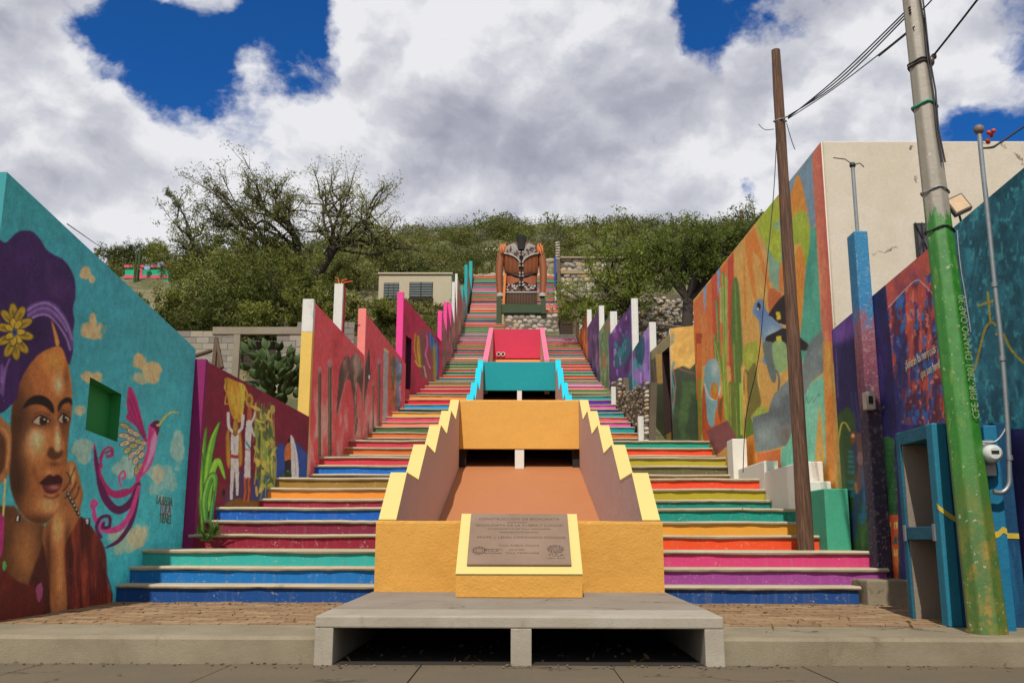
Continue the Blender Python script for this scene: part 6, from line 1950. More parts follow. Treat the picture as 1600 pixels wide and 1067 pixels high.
rings = []
for y in (476, 466, 459, 452, 442, 432, 424, 417, 410, 402, 396, 392, 388, 385, 383, 380, 378):
    h = hw_at(y) * YM / F_PX
    c = aty(XJ, y, YM)
    rings.append([(c[0] + h * cos(t), YM + h * KD * 1.0 * sin(t), c[2]) for t in np.linspace(0, 2 * pi, 24, endpoint=False)])
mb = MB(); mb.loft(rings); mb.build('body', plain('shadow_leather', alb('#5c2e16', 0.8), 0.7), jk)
mb = MB(); p0, p1 = aty(XJ, 394, YM - 0.2), aty(XJ, 371.5, YM - 0.02)
mb.tube([p0, p0 * 0.5 + p1 * 0.5, p1], [0.26, 0.22, 0.235], 16)
mb.build('bust', BUST, jk)
for s in (-1, 1):
    pts = [aty(XJ + s * dx, y, YM - oy) for dx, y, oy in ((27, 390, 0.0), (31.5, 402, 0.05), (34, 418, 0.1), (34.5, 434, 0.15), (34, 450, 0.2), (33, 462, 0.25))]
    mb = MB(); mb.tube(spline(pts, 3, False), np.interp(np.linspace(0, 1, 16), [0, 0.2, 0.6, 1], [0.17, 0.185, 0.16, 0.13]), 12); sl = mb.build('sleeve', LEATH, jk)
    mb = MB(); mb.tube([pts[-1] + (0, 0, 0.10), pts[-1] + (0, 0, -0.05)], [0.145, 0.165], 12); mb.build('cuff', PALE, sl)
    mb = MB(); mb.tube([pts[-1] + (0, -0.02, -0.05), pts[-1] + (0, -0.02, -0.13)], [0.12, 0.09], 10); mb.build('hand_opening', BUST, sl)
    mb = MB()
    for i in range(16):
        q = aty(XJ + s * random.uniform(23, 31), random.uniform(384, 390), YM - random.uniform(0.0, 0.25))
        mb.tube([q, q + (s * random.uniform(0, 0.10), -0.08, 0.06), q + (s * random.uniform(0, 0.14), -0.10, -0.26)], [0.06, 0.05, 0.012], 5)
    mb.build('shoulder_fringe', LEATH2, jk)
    mb = MB()                                                    # sleeve fringe
    for i in range(14):
        q = pts[0] + (pts[-1] - pts[0]) * (i / 14) + np.array((s * 0.10, -0.05, 0))
        mb.tube([q, q + (s * 0.08, -0.03, -0.08), q + (s * 0.07, -0.03, -0.22)], [0.02, 0.016, 0.005], 4)
    mb.build('sleeve_fringe', LEATH2, sl)
    # yoke: pale embroidered collar patch
    mb = MB()
    G_ = []
    for i in range(9):
        t = i / 8
        x = XJ + s * (3.0 + 24 * t)
        y0 = np.interp(x - XJ if s > 0 else XJ - x, [3, 6, 9, 12, 22, 27], [395, 387, 381.5, 379.6, 384.2, 388])
        y1 = np.interp(t, [0, 0.2, 0.6, 1], [408, 402.5, 397, 395.5])
        G_.append([jfront(x, y0 + (y1 - y0) * k / 4, 0.07) for k in range(5)])
    V = [q for c in G_ for q in c]
    mb.add(V, [(i * 5 + k, i * 5 + k + 1, (i + 1) * 5 + k + 1, (i + 1) * 5 + k) for i in range(8) for k in range(4)])
    mb.build('yoke', plain('yoke_white', alb('#98948c', 0.6), 0.7), jk)
    mb = MB()
    for i in range(16):
        t = random.random(); x = XJ + s * (5 + 20 * t); y = np.interp(t, [0, 0.2, 0.6, 1], [394, 388, 384, 386]) + random.uniform(0, 8)
        mb.tube([jfront(x, y, 0.08), jfront(x + random.uniform(-2, 2), y + 2, 0.085), jfront(x + random.uniform(-3, 3), y + 3.5, 0.08)], [0.018, 0.03, 0.008], 4)
    mb.build('yoke_embroidery', plain('embroidery_rust', alb('#6a3826', 0.8), 0.7), jk)
    mb = MB(); mb.tube([jfront(XJ + s * x, y, 0.08) for x, y in ((27, 396), (20, 397), (12, 400), (6, 404), (1.5, 410))], 0.035, 5); mb.build('yoke_trim', PALE, jk)
    mb = MB()
    for i in range(11):                                          # breast fringe
        x = 4.5 + i * 2.05
        yt = float(np.interp(x, [1.5, 6, 12, 20, 27], [410, 404, 400, 397, 396]))
        mb.tube([jfront(XJ + s * x, y, 0.03) for y in (yt, yt + 8, 418, 427 + random.uniform(-1.5, 1) - i * 0.15)], [0.019, 0.022, 0.022, 0.012], 5)
    mb.build('breast_fringe', FRINGE, jk)
    mb = MB(); mb.tube([jfront(XJ + s * x, y, 0.035) for x, y in ((25, 426), (14, 430), (3, 433))], 0.03, 5); mb.build('belt', BUST, jk)
    mb = MB()
    G_ = [[jfront(XJ + s * x, y, 0.05) for y in (a_, (a_ + c_) / 2, c_)] for x, a_, c_ in ((3, 435, 439), (9, 434, 442), (16, 431, 445), (22, 431, 444), (24, 432, 441))]
    mb.add([q for c in G_ for q in c], [(i * 3 + k, i * 3 + k + 1, (i + 1) * 3 + k + 1, (i + 1) * 3 + k) for i in range(4) for k in range(2)])
    mb.build('pocket_flap', plain('flap_leather', alb('#96502c', 0.9), 0.6), jk)
    mb = MB()
    for i in range(20):
        x = random.uniform(3, 23); y = random.uniform(445, 454) - (3 if x < 8 else 0)
        mb.ball(jfront(XJ + s * x, y, 0.02), 0.055, 0.03, 0.045, 6, 4)
    mb.build('hem_embroidery', PALE, jk)
    for y in (394, 398.5, 411, 415.5, 427, 431.5, 441.5, 446):
        mb = MB(); mb.ball(jfront(XJ + s * 2.4, y, 0.05), 0.045, 0.045, 0.05, 8, 5); mb.build('button', PALE, jk)
mb = MB(); mb.tube([jfront(XJ, y, 0.02) for y in (400, 412, 424, 436, 448, 456)], 0.035, 5); mb.build('placket', BUST, jk)
mb = MB(); mb.tube([jfront(XJ + x, 457, 0.04) for x in np.linspace(-25, 25, 13)], 0.04, 5); mb.build('hem_trim', PALE, jk)
mb = MB()
for i in range(21):
    x = -24 + i * 2.4
    mb.tube([jfront(XJ + x, y, 0.02) for y in (459, 467, 475)], [0.03, 0.034, 0.03], 5)
mb.build('hem_fringe', plain('hem_fringe_brown', alb('#5d4534', 0.9), 0.7), jk)
mb = MB(); q0, q1 = aty(787, 476, YM - 0.3), aty(789.5, 428, YM - 0.3); mb.tube([q0, q1], 0.06, 6); mb.build('prop', pm('#d8813e', 1.0), jk)

# ---------------------------------------------------------------- stone walls and hut near the top
rw = empty('retaining_wall', (2.6, 44, 12), 'tall stone retaining wall right of the jacket', 'stone wall')
A_, B_ = aty(876, 404, 43.6), aty(938, 520, 43.6)
mb = MB(); mb.box(A_[0], B_[0] + 1.2, 43.66, 45.5, B_[2], A_[2]); mb.build('core', MORTAR, rw)
stones_on(rw, A_[0] + 0.1, B_[0] + 0.3, float(aty(900, 500, 43.6)[2]), A_[2] - 0.05, 43.66, 0.29)
mb = MB(); mb.box(A_[0] - 0.02, B_[0] + 1.2, 43.5, 43.8, A_[2], A_[2] + 0.07); mb.build('coping', pm('#a89a80', 0.8), rw)
for y in (424,):
    z = float(aty(900, y, 43.6)[2]); mb = MB(); mb.box(A_[0], B_[0] + 1.2, 43.56, 43.65, z - 0.12, z + 0.02); mb.build('ledge', pm('#a8946c', 0.8), rw)
tp_ = empty('stone_pier', (1.75, 43.4, 12), 'slender stone pier rising above the retaining wall', 'stone pier')
A_, B_ = aty(868, 377, 43.4), aty(876, 520, 43.4)
mb = MB(); mb.box(A_[0], B_[0], 43.45, 43.7, B_[2], A_[2]); mb.build('core', MORTAR, tp_)
z = A_[2] - 0.06
while z > float(aty(870, 405, 43.4)[2]):
    for x in (A_[0] + 0.06, B_[0] - 0.06): stone(tp_, (x, 43.46, z), (0.07, 0.06, 0.055), random.uniform(-0.3, 0.3))
    z -= 0.13
mb = MB(); P0, P1 = aty(866, 425, 42.9), aty(868.5, 402, 42.9); mb.box(P0[0], P1[0], 42.9, 43.0, float(aty(866, 446, 42.9)[2]), P1[2]); tag(mb.build('marker_post', pm('#1f3f9a', 1.0)), 'cobalt blue post right of the jacket beside the upper steps', 'post')
mb = MB(); P0, P1 = aty(866.5, 454, 42.4), aty(869.5, 470, 42.4); mb.box(P0[0], P1[0], 42.4, 42.5, P1[2], P0[2]); tag(mb.build('marker_post', WH), 'low white post right of the jacket at the upper steps', 'post')
hut = empty('stone_hut', (1.9, 39.5, 9.5), 'dark doorway hut with slanted roof between stone base and right wall', 'hut')
A_, B_ = aty(876, 470, 38.6), aty(897, 542, 38.6)
mb = MB(); mb.box(A_[0], B_[0], 38.62, 40.35, B_[2] - 0.8, A_[2] - 0.3); mb.build('door_opening', plain('dark_timber', alb('#3a2a20', 0.9), 0.9), hut)
mb = MB(); mb.box(B_[0] - 0.05, B_[0] + 0.10, 38.5, 40.3, B_[2] - 0.8, A_[2] - 0.25); mb.build('jamb', pm('#6a5a48', 0.8), hut)
mb = MB(); mb.prism([(A_[0] - 0.06, 38.3, A_[2] - 0.32), (A_[0] + 0.04, 38.3, A_[2] + 0.06), (B_[0] + 0.2, 38.3, A_[2] + 0.1), (B_[0] + 0.2, 38.3, A_[2] - 0.04), (A_[0] + 0.12, 38.3, A_[2] - 0.08), (A_[0] + 0.02, 38.3, A_[2] - 0.40)], (0, 2.0, 0)); mb.build('roof', pm('#7a6448', 0.8), hut)
for i in range(3):
    z = A_[2] - 0.5 - i * 0.45; mb = MB(); mb.box(A_[0] + 0.04, B_[0] - 0.1, 38.59, 38.62, z - 0.03, z + 0.03); mb.build('door_rail', pm('#4a382a', 0.8), hut)
sw_ = empty('stone_wall', (5, 36, 8), 'rough stone wall in the shade under the mesquite trees', 'stone wall')
mb = MB(); mb.box(2.6, 9.5, 37.0, 37.4, 6.5, 10.4); mb.build('core', MORTAR, sw_)
mb = MB()
for i in range(900):
    mb.ball((random.uniform(2.6, 9.4), 36.98, random.uniform(7.2, 10.3)), random.uniform(0.08, 0.16), 0.08, random.uniform(0.06, 0.12), 6, 4, jit=0.15)
tag(mb.build('stonework', STONE, sw_), kind='stuff')
# rocks tipped at the head of the steps and along the gully above
mb = MB()
for i in range(1500):
    x, y = random.uniform(-2.7, 2.3), 48.7 + abs(random.gauss(0, 2.2))
    if abs(x) > 1.6 and y > 51: continue
    r = random.uniform(0.08, 0.24)
    mb.ball((x, y, float(terr(x, y)) + 0.42 * max(0, 1 - (y - 48.6) / 2) + r * 0.3 + 0.15), r, r * 0.8, r * 0.65, 6, 4, jit=0.2)
for i in range(700):
    y = random.uniform(52, 78); x = -0.6 + 1.2 * math.sin(y * 0.13) + random.gauss(0, 0.5 + (y - 52) * 0.02)
    r = random.uniform(0.10, 0.34)
    mb.ball((x, y, float(terr(x, y)) + r * 0.2), r, r * 0.8, r * 0.6, 6, 4, jit=0.2)
PALEROCK = stone_mat('pale_rock', alb('#b8a688', 0.72), alb('#9a8a70', 0.7), alb('#c4b49a', 0.7))
tag(mb.build('rocks', PALEROCK), 'pale rubble heaped at the head of the steps and up the gully', 'rocks', kind='stuff')

# ---------------------------------------------------------------- cream house on the left bank
ch_ = empty('cream_house', (-4.8, 44, 12), 'small flat roofed cream house with two dark windows on the left bank', 'house')
CRM = pm('#c2b498', 0.82, var=0.2, dirt=0.3)
A_, B_ = aty(592, 429, 44.0), aty(705, 480, 44.0)
mb = MB(); mb.box(A_[0], B_[0], 44.0, 48, B_[2] - 1.0, A_[2]); mb.build('wall', CRM, ch_, 0.02)
mb = MB(); mb.box(A_[0] - 0.05, B_[0] + 0.05, 43.93, 48.05, A_[2], A_[2] + 0.09); mb.build('roof', CRM, ch_, 0.02)
GLS = plain('louvre_glass', alb('#4a5653', 0.7), 0.65)
for x0, y0, x1, y1, n in ((600, 442, 623, 467, 3), (640, 441, 676, 464, 2)):
    P0, P1 = aty(x0, y0, 43.99), aty(x1, y1, 43.99)
    mb = MB(); mb.box(P0[0], P1[0], 43.96, 43.999, P1[2], P0[2]); wn_ = mb.build('window', BLACK, ch_)
    for i in range(n):
        xa = P0[0] + (P1[0] - P0[0]) * (i + 0.06) / n; xb = P0[0] + (P1[0] - P0[0]) * (i + 0.94) / n
        for q in range(6):
            za = P1[2] + (P0[2] - P1[2]) * (q + 0.1) / 6; zb_ = P1[2] + (P0[2] - P1[2]) * (q + 0.9) / 6
            mb = MB(); mb.obox(((xa + xb) / 2, 43.945, (za + zb_) / 2), ((xb - xa) / 2, 0, 0), (0, 0.004, 0), (0, 0.015, (zb_ - za) / 2)); mb.build('louvre', GLS, wn_)
    if n == 2:
        mb = MB(); mb.box(P0[0] - 0.02, P1[0] + 0.03, 43.9, 43.999, P1[2] - 0.17, P1[2] - 0.06); mb.build('sill', DARK, ch_)

# ---------------------------------------------------------------- block wall behind the maroon wall
bw = empty('block_wall', (-8.5, 29.5, 6), 'grey cinder block wall with a timbered gap behind the prickly pear', 'wall')
YB = 29.5
xl, xr = float(aty(288, 520, YB)[0]) - 0.6, float(aty(482, 520, YB)[0])
g0, g1 = float(aty(377, 520, YB)[0]), float(aty(433, 520, YB)[0])
zt_l, zt_r = float(aty(320, 517, YB)[2]), float(aty(420, 515, YB)[2])
mb = MB(); mb.box(0, 0.39, 0, 0.14, 0, 0.185); bo = mb.build('block', BLOCK, None, 0.008); bme = bo.data
bpy.data.objects.remove(bo)


def course(x0, x1, z0, z1, par, flip=0):
    r = 0
    z = z1 - 0.19
    while z > z0:
        x = x0 + (-0.2 if r % 2 else 0)
        while x < x1:
            a_ = max(x, x0); e_ = min(x + 0.39, x1)
            if e_ - a_ > 0.05:
                o = link('block', bme, par)
                o.matrix_basis = Matrix.Translation((a_, YB + random.uniform(-0.008, 0.008), z)) @ Matrix.Diagonal(((e_ - a_) / 0.39, 1, 1, 1))
            x += 0.40
        z -= 0.197; r += 1


course(xl, g0 - 0.22, 4.4, zt_l, bw)
course(g1, xr + 0.2, 4.4, zt_r - 0.16, bw)
course(-7.0, -5.2, 5.4, float(aty(570, 503, YB)[2]), bw)
mb = MB(); mb.box(xl, g0 - 0.22, YB + 0.03, YB + 0.12, 4.3, zt_l - 0.01).box(g1, -5.0, YB + 0.03, YB + 0.12, 4.3, zt_r - 0.2); mb.build('mortar', MORTAR, bw)
mb = MB(); mb.box(g0 - 0.22, g0 - 0.02, YB - 0.03, YB + 0.15, 4.3, zt_r - 0.15).box(g0 - 0.9, xr + 0.3, YB - 0.04, YB + 0.15, zt_r - 0.15, zt_r + 0.08); mb.build('ring_beam', concrete('ring_beam', alb('#a09682', 0.8), alb('#8f8470', 0.8), crack=False), bw)
for i in range(4):
    z = zt_r - 0.42 - i * 0.22; mb = MB(); mb.box(g0, g1, YB + 0.3, YB + 0.34, z - 0.1, z + 0.1); mb.build('plank', plain('dark_plank', alb('#3c2f28', 0.9), 0.9), bw)
mb = MB()
for i in range(11):
    mb.box(g0 + 0.05 + i * (g1 - g0) / 11, g0 + 0.05 + (i + 0.55) * (g1 - g0) / 11, YB + 0.27, YB + 0.29, zt_r - 0.33, zt_r - 0.30)
mb.build('pale_slats', WH, bw)
lean = empty('leaning_boards', (-9, 27, 5.5), 'dark boards leaning on the block wall above the maroon wall', 'boards')
for x0, y0, x1, y1 in ((333, 585, 338, 528), (343, 592, 337, 535), (347, 575, 338, 530), (305, 556, 330, 548)):
    mb = MB(); mb.tube([aty(x0, y0, 26.5), aty(x1, y1, 27.2)], 0.06, 4); mb.build('board', plain('old_board', alb('#5a4634', 0.8), 0.9), lean)

# ---------------------------------------------------------------- far green house on the hillside
gh = empty('green_house', (-24, 58, 16), 'tiny bright green and pink house far up at the left', 'house')
A_, B_ = aty(196, 418, 58), aty(262, 452, 58)
mb = MB(); mb.box(A_[0], B_[0], 58, 61, B_[2] - 1, A_[2]); mb.build('wall', pm('#1fa070', 1.0, var=0.35), gh)
mb = MB(); mb.box(A_[0] - 0.05, B_[0] + 0.1, 57.9, 61, A_[2] - 0.02, A_[2] + 0.14).box(A_[0] + 0.9, A_[0] + 1.1, 57.95, 57.999, B_[2], A_[2] - 0.02).box(A_[0], B_[0], 57.94, 57.999, A_[2] - 0.72, A_[2] - 0.52); mb.build('roof_band', pm('#c8506a', 1.0), gh)
for x, y in ((251, 415), (230, 420)):
    p = aty(x, y, 57.8)
    t = empty('satellite_dish', tuple(p), 'higher satellite dish beside the tiny green house' if x > 240 else 'satellite dish on the tiny green house roof', 'satellite dish')
    mb = MB(); mb.tube([p + (0, 0.02, 0), p + (0.03, -0.1, 0.05), p + (0.04, -0.14, 0.06)], [0.08, 0.18, 0.19], 12); mb.build('bowl', plain('dish_blue', alb('#5a80a8', 0.9), 0.5), t)
    mb = MB(); mb.tube([p, p + (0, 0.1, -0.9)], 0.025, 5); mb.build('mast', STEEL, t)
fp_ = aty(1158, 352, 95.0); fq = aty(1158, 329, 95.0)
mb = MB(); mb.tube([fp_ + (0, 0, -3), fq], 0.16, 6); mb.tube([fq + (-0.0, 0, -0.3), fq + (0, 0, 0)], 0.2, 6); tag(mb.build('far_pole', WOOD), 'lone dark post on the hill crest behind the right mesquite', 'utility pole')

# ---------------------------------------------------------------- prickly pear
PEAR = leaf_mat('cactus_green', alb('#546a3c', 0.8), alb('#6c8450', 0.8), alb('#465a32', 0.8))
pear = empty('prickly_pear', (-5.8, 21.5, 3.8), 'large prickly pear cactus above the maroon wall', 'cactus')
pads = []
for i in range(3):
    mb = MB()
    rings = []
    for j in range(7):
        t = j / 6
        w_ = 0.5 * math.sin(pi * (0.08 + 0.90 * t) ** 0.8) * 0.62 + 0.02
        rings.append([(w_ * cos(a), 0.11 * (0.4 + 0.6 * math.sin(pi * t)) * sin(a) * (1 if w_ > 0.1 else 0.6), t) for a in np.linspace(0, 2 * pi, 8, endpoint=False)])
    mb.loft(rings); o = mb.build('pad', PEAR); pads.append(o.data); bpy.data.objects.remove(o)


def add_pad(p, d, L, face):
    d = Vector(d).normalized(); f = Vector(face); f = (f - d * f.dot(d)).normalized(); r = d.cross(f)
    o = link('pad', random.choice(pads), pear)
    M = Matrix(((r.x, f.x, d.x, p[0]), (r.y, f.y, d.y, p[1]), (r.z, f.z, d.z, p[2]), (0, 0, 0, 1)))
    o.matrix_basis = M @ Matrix.Diagonal((L, L, L, 1))
    return np.array(p) + np.array(d) * L * 0.93


starts = [aty(x, y, 21.5 + random.uniform(-0.4, 0.5)) for x, y in ((400, 640), (418, 645), (436, 648), (452, 650), (428, 640), (444, 630), (410, 620), (460, 620), (424, 610))]
cnt = 0
for s0 in starts:
    front = [(s0, np.array((random.uniform(-0.3, 0.3), random.uniform(-0.3, 0.3), 1.0)))]
    for gen in range(5):
        nxt = []
        for p, d in front:
            for _ in range(1 if gen == 0 else random.choice((1, 2, 2))):
                dd = d + np.array((random.uniform(-0.75, 0.75), random.uniform(-0.6, 0.4), random.uniform(-0.1, 0.3)))
                q = add_pad(p, dd, random.uniform(0.22, 0.33), (random.uniform(-1, 1), -1, random.uniform(-0.3, 0.3)))
                x, y = pix(q)
                cnt += 1
                if 376 < x < 474 and y > 545 and cnt < 140: nxt.append((q, dd / np.linalg.norm(dd)))
        front = nxt
mb = MB()
for s0 in starts[:5]: mb.tube([s0 + (0, 0, -0.8), s0 + (0, 0, 0.1)], [0.1, 0.08], 7)
mb.build('stem', plain('cactus_stem', alb('#7c7048', 0.7), 0.8), pear)

# ---------------------------------------------------------------- trees
BARK = plain('dark_bark', alb('#3a3028', 0.75), 0.95)
LEAF_A = leaf_mat('mesquite_leaf', alb('#74783e', 1.05), alb('#949658', 1.05), alb('#5e6230', 1.0))
LEAF_B = leaf_mat('bush_leaf', alb('#6e742e', 1.0), alb('#909440', 1.0), alb('#586028', 0.98))
LEAF_C = leaf_mat('grey_leaf', alb('#7c8464', 1.0), alb('#9aa07c', 1.0), alb('#687048', 1.0))
LEAF_E = leaf_mat('fresh_leaf', alb('#6c7a30', 1.0), alb('#8a963e', 1.0), alb('#566426', 0.95))
LEAF_D = leaf_mat('dark_leaf', alb('#586228', 0.88), alb('#788034', 0.88), alb('#485020', 0.88))


def tree(name, label, basepx, forkpx, Y, clumps, leaf, r0, nleaf=160, ln=0.17, wd=0.05, twigs=5, cat='tree', droop=0.2, group=None, limb_r=0.45, base_z=None, lower=0.0):
    B_ = aty(*basepx, Y); Fk = aty(*forkpx, Y)
    if base_z is not None: B_[2] = base_z
    t = empty(name, tuple(B_), label, cat, group)
    mb = MB()
    mid = (B_ + Fk) / 2 + rng.normal(size=3) * 0.06 * np.linalg.norm(Fk - B_)
    mb.tube(spline([B_ - (0, 0, 0.3), B_, mid, Fk], 4, False), np.linspace(r0 * 1.15, r0 * 0.8, 13), 8)
    mb.build('trunk', BARK, t)
    mb = MB(); cen, sig = [], []
    for cx_, cy_, rp, dens in clumps:
        cy_ = cy_ + lower * (400 - cy_)
        C = aty(cx_, cy_, Y + rng.uniform(-1, 1) * rp * Y / F_PX * 1.2)
        R = rp * Y / F_PX
        d = C - Fk
        m1 = Fk + d * 0.4 + rng.normal(size=3) * 0.10 * np.linalg.norm(d) + np.array((0, 0, 0.05)) * np.linalg.norm(d)
        m2 = Fk + d * 0.72 + rng.normal(size=3) * 0.08 * np.linalg.norm(d)
        path = spline([Fk, m1, m2, C], 4, False)
        mb.tube(path, np.linspace(r0 * limb_r, r0 * 0.10, len(path)), 5)
        for k in range(twigs):
            i = rng.integers(len(path) // 2, len(path))
            a = path[i]
            e = C + rng.normal(size=3) * R * np.array((0.75, 0.75, 0.65)) + np.array((0, 0, R * 0.25))
            m3 = (a + e) / 2 + rng.normal(size=3) * R * 0.15
            tw = spline([a, m3, e], 3, False)
            mb.tube(tw, np.linspace(r0 * 0.14, r0 * 0.02 + 0.003, len(tw)), 4, caps=False)
            for q in range(3):
                e2 = e + rng.normal(size=3) * R * 0.32
                mb.tube([tw[-3], e2], [r0 * 0.05, 0.004], 3, caps=False)
                cen.append(e2); sig.append(R * 0.17)
                cen.append(tw[rng.integers(1, len(tw))]); sig.append(R * 0.15)
            cen.append(e); sig.append(R * 0.2)
        if dens:
            n = max(1, int(dens))
            for _ in range(n * 3):
                cen.append(C + rng.normal(size=3) * R * 0.5); sig.append(R * 0.26)
    mb.build('limbs', BARK, t)
    V = leaves(cen, sig, max(3, int(nleaf / (twigs * 7))), ln, wd, 0.85, droop)
    o = link('crown', quads_mesh('crown', V, leaf), t)
    o['kind'] = 'stuff'
    return t


S = 0
tree('mesquite_tree', 'big sparse mesquite with dark bare branches against the sky', (452, 470), (470, 402), 37.5,
     [(350, 272, 32, S), (330, 320, 34, 1), (380, 262, 34, S), (372, 310, 36, S), (408, 268, 34, 1), (420, 310, 36, S), (440, 262, 28, 1), (452, 300, 36, 1), (398, 345, 36, 1), (455, 345, 36, 1)],
     LEAF_A, 0.28, 1350, 0.12, 0.028, 9, limb_r=0.24, lower=0.27)
tree('mesquite_tree', 'leaning mesquite reaching right over the cream house', (470, 452), (520, 388), 36.5,
     [(500, 285, 32, S), (530, 280, 34, S), (548, 320, 38, S), (575, 330, 36, S), (590, 300, 30, S), (605, 350, 32, S), (500, 345, 36, 1), (545, 362, 36, 1), (580, 378, 34, 1), (615, 385, 26, 1), (510, 300, 40, S), (625, 372, 20, S)],
     LEAF_A, 0.27, 900, 0.12, 0.028, 9, limb_r=0.25, lower=0.20)
tree('acacia_tree', 'thin pale leaved acacia at the left edge of the mesquite', (330, 430), (305, 392), 38.5,
     [(278, 330, 20, S), (290, 355, 24, 1), (272, 308, 13, S), (302, 378, 26, 1), (318, 352, 24, 1), (285, 385, 22, 1)], LEAF_C, 0.15, 330, 0.15, 0.04, 6)
BUSH = [(308, 440, 26, 41), (300, 420, 42, 40), (345, 402, 44, 38.5), (395, 405, 46, 37), (430, 425, 42, 36), (290, 482, 38, 36), (335, 455, 48, 35), (385, 458, 50, 34), (440, 470, 48, 33.5), (310, 500, 40, 33), (365, 500, 42, 32.5), (480, 462, 36, 34.5), (510, 482, 30, 33.5),
        (252, 494, 28, 34.5), (212, 492, 22, 38), (545, 492, 26, 33), (415, 505, 34, 32), (470, 500, 30, 32), (215, 398, 20, 66), (245, 394, 18, 68), (180, 405, 18, 66), (560, 425, 34, 46), (520, 430, 34, 44), (590, 405, 30, 50), (630, 420, 26, 52), (600, 490, 18, 41)]
bl = ['rounded olive bush %s' % s for s in ('behind the teal wall top', 'left of the acacia', 'under the acacia', 'below the big mesquite', 'right of the big mesquite trunk', 'low behind the teal wall slope', 'in the middle of the left thicket', 'centre front of the left thicket', 'above the gap in the block wall', 'just over the left block wall',
                                            'above the leaning boards', 'behind the coyote wall', 'behind the free white pillar', 'beside the white speck on the teal wall', 'beside the tiny green house', 'right of the free white pillar', 'over the ring beam', 'beside the coyote wall pillar', 'above the tiny green house', 'on the left skyline', 'at the left hill edge', 'left of the cream house', 'behind the leaning mesquite trunk', 'behind the cream house roof', 'right of the leaning mesquite', 'below the cream house window')]
for (x, y, r, Y), lb in zip(BUSH, bl):
    gz = float(terr(aty(x, y, Y)[0], Y))
    cl = [(x + rng.normal() * r * 0.55, y + rng.normal() * r * 0.42, r * rng.uniform(0.45, 0.7), 3) for _ in range(8)]
    tree('bush', lb, (x, y + r), (x, y + r * 0.3), Y, cl, (LEAF_B, LEAF_D, LEAF_B, LEAF_A)[int(rng.integers(0, 4))], 0.09, 560, 0.125, 0.042, 5, cat='bush', base_z=min(gz, float(aty(x, y + r, Y)[2])))
# right: two mesquites over the stone wall
tree('mesquite_tree', 'spreading green mesquite right of the stone retaining wall', (985, 512), (985, 480), 35.0,
     [(905, 470, 30, 3), (925, 440, 34, 3), (955, 415, 36, 3), (985, 400, 36, 3), (960, 455, 36, 3), (1000, 440, 38, 3), (1020, 410, 34, 3), (905, 495, 22, 2), (940, 485, 30, 3), (985, 470, 34, 2)], LEAF_E, 0.22, 1400, 0.115, 0.036, 7, base_z=7.2)
tree('mesquite_tree', 'tall mesquite with forked dark trunk beside the bird mural building', (1068, 512), (1075, 470), 33.5,
     [(1040, 385, 36, 3), (1075, 365, 36, 3), (1110, 355, 34, 3), (1145, 350, 32, 3), (1165, 370, 28, 3), (1060, 415, 36, 3), (1100, 400, 38, 3), (1135, 395, 34, 3), (1030, 430, 30, 3), (1085, 440, 34, 2), (1120, 430, 30, 2), (1175, 345, 20, 2)], LEAF_E, 0.24, 1400, 0.115, 0.036, 7, base_z=7.0, lower=0.34)

# ---------------------------------------------------------------- hillside scrub
SCRUB = [leaf_mat('scrub_olive', alb('#6e6e34', 0.86), alb('#888444', 0.86), alb('#5c602c', 0.82)), leaf_mat('scrub_green', alb('#606a2c', 0.86), alb('#78803a', 0.86), alb('#4e5826', 0.82)), leaf_mat('scrub_grey', alb('#8c8a72', 0.85), alb('#a8a692', 0.85), alb('#70725a', 0.8))]
sm = []
for i in range(9):
    n = 34
    c = np.clip(rng.normal(size=(n, 3)), -1.5, 1.5) * np.array((0.40, 0.40, 0.24)) + np.array((0, 0, 0.42))
    c[:, 2] = np.maximum(c[:, 2], 0.05)
    sm.append((quads_mesh('scrub_bush', leaves(c, np.full(n, 0.15), 16, 0.16, 0.05), SCRUB[(0, 1, 0, 1, 0, 1, 2, 0, 1)[i]]), i == 6))
n_s = 0
grp = 'scrub bushes on the hillside'
rest = []
cand = []
for i in range(2500):
    y = 48 + 70 * rng.random() ** 0.8
    x = rng.uniform(-0.62, 0.50) * y
    if abs(x + 0.4 - 0.6 * math.sin(y * 0.13)) < 1.5 and y < 80 or -3.2 < x < 2.6 and y < 56: continue
    px_, py_ = pix((x, y, float(terr(x, y))))
    if px_ < 150 or px_ > 1215 or (180 < px_ < 285 and y < 62): continue
    if x > 1.5 and y < 47: continue
    cand.append((y, x))
cand.sort()
for k, (y, x) in enumerate(cand):
    s = (0.6 + 1.5 * rng.random() ** 2) * (1.0 if y < 80 else 1.25)
    me, grey = sm[int(rng.integers(0, 9))]
    if k < 3600 and n_s < 290 and k % 4 == 0:
        o = link('scrub_bush', me)
        o.location = (x, y, float(terr(x, y)) - 0.08)
        o.rotation_euler = (0, 0, rng.uniform(0, 6.28)); o.scale = (s, s, s * rng.uniform(0.8, 1.2))
        tag(o, 'low rounded scrub bush growing on the dry hillside', 'bush', grp)
        n_s += 1
    else:
        rest.append((x, y, s))
for mi in range(3):
    Vs = []
    for x, y, s in rest[mi::3]:
        n = 16
        c = np.clip(rng.normal(size=(n, 3)), -1.4, 1.4) * np.array((0.42, 0.42, 0.2)) * s + np.array((x, y, float(terr(x, y)) + 0.36 * s))
        Vs.append(leaves(c, np.full(n, 0.13 * s), 14 if y < 80 else 9, 0.17, 0.06))
    tag(link('scrub', quads_mesh('scrub', np.concatenate(Vs), SCRUB[mi if mi < 2 else 0])), kind='stuff')
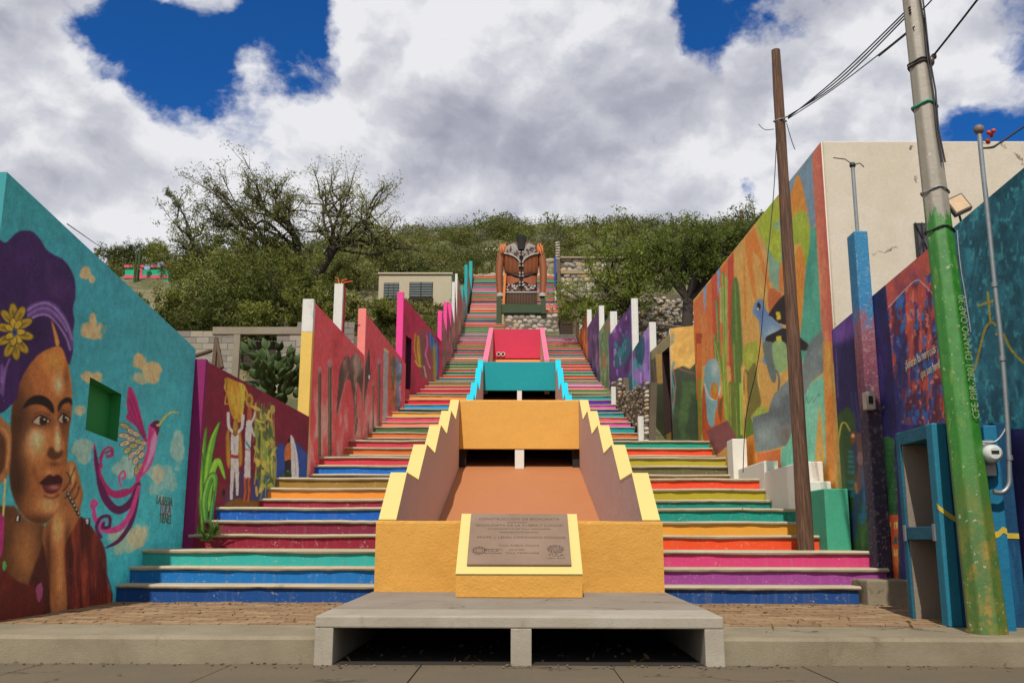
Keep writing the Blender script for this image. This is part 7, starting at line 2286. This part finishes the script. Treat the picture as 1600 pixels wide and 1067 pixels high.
# grass on the bank under the cream house, tufts by the steps
Vs = []
for i in range(2600):
    x, y = rng.uniform(-9, -2.6), rng.uniform(31, 44)
    p = np.array((x, y, float(terr(x, y))))
    c = p + rng.normal(size=(1, 3)) * np.array((0.1, 0.1, 0.02)) + np.array((0, 0, 0.12))
    Vs.append(leaves(c, np.full(1, 0.10), 7, 0.32, 0.05, 0.8, -1.2))
tag(link('grass', quads_mesh('grass', np.concatenate(Vs), leaf_mat('bank_grass', alb('#5f7030', 0.60), alb('#7d8a3e', 0.60), alb('#8a8446', 0.6)))), kind='stuff')
WEED = leaf_mat('weed_leaf', alb('#5f8a34', 0.7), alb('#84a84a', 0.7), alb('#4a6a2a', 0.7))


def tuft(px_, py_, Y, n, L, lb):
    p = aty(px_, py_, Y)
    V = []
    for i in range(n):
        a = rng.uniform(0, 2 * pi); e = rng.uniform(0.3, 1.3)
        d = np.array((cos(a) * cos(e), sin(a) * cos(e), sin(e))) * L * rng.uniform(0.5, 1.1)
        s = np.cross(d, (0, 0, 1.0)); s /= np.linalg.norm(s) + 1e-9
        m = p + d * 0.55 + s * 0.008
        V.append([p, p + d * 0.5 - s * 0.012, p + d + np.array((0, 0, -0.25 * L * cos(e))), p + d * 0.5 + s * 0.012])
    tag(link('weed_tuft', quads_mesh('weed_tuft', np.array(V), WEED)), lb, 'weed')


tuft(333, 838, 12.3, 60, 0.30, 'grassy weed tuft at the foot of the painted agave')
tuft(322, 846, 12.0, 30, 0.22, 'smaller weed tuft left of the agave foot')
tuft(449, 742, 15.6, 24, 0.12, 'tiny green weed on the step below the painted woman')
# agave-like yuccas and cactus columns on the hill
for i, (x, y, Y) in enumerate(((177, 404, 56), (182, 402, 56.5))):
    p = aty(x + 35, y + 14, Y)
    mb = MB(); mb.tube([p + (0, 0, -1), p + (0, 0, 0.9 + 0.3 * i)], [0.09, 0.07], 7)
    tag(mb.build('column_cactus', PEAR), ('shorter', 'taller')[i] + ' column cactus above the tiny green house', 'cactus')

# grit and litter along the kerb, on the treads and in the drain
mb = MB()
for i in range(420):
    t = rng.random()
    if t < 0.6:
        x, y, z = rng.uniform(-5, 5), 7.235 - abs(rng.normal()) * 0.12, -0.048
        if abs(x) < 1.48: y = 7.16 - abs(rng.normal()) * 0.08
    elif t < 0.93:
        sx = -1 if rng.random() < 0.5 else 1
        x, y, z = sx * rng.uniform(1.5, 4.1), 10.48 - abs(rng.normal()) * 0.25, 0.176
    else:
        x, y, z = rng.uniform(-1.3, 1.3), 7.3 + rng.random() * 1.5, -0.045
    r = rng.uniform(0.004, 0.014) * (1.3 if t > 0.93 else 1)
    mb.ball((x, y, z + r * 0.4), r, r * 0.8, r * 0.6, 5, 3, jit=0.2)
tag(mb.build('grit', stone_mat('grit_stone', alb('#8a7c68', 0.6), alb('#6c6050', 0.6), alb('#9a8c74', 0.6))), 'fine grit and pebbles gathered along the kerb and steps', 'grit', kind='stuff')
Vs = []
for i in range(70):
    x, y = rng.uniform(-4.2, 4.2), rng.uniform(7.3, 10.4)
    if abs(x) < 1.5: continue
    Vs.append(leaves(np.array([(x, y, 0.172)]), np.full(1, 0.004), 1, 0.05, 0.02, 0.1))
Vs.append(leaves(rng.uniform((-1.25, 7.25, -0.04), (1.25, 8.4, -0.03), (40, 3)), np.full(40, 0.01), 1, 0.07, 0.03, 0.1))
tag(link('dry_leaves', quads_mesh('dry_leaves', np.concatenate(Vs), leaf_mat('dry_leaf', alb('#8a7040', 0.8), alb('#a08850', 0.8), alb('#6a5430', 0.8)))), 'dry fallen leaves scattered on the pavement and in the drain', 'leaves', kind='stuff')
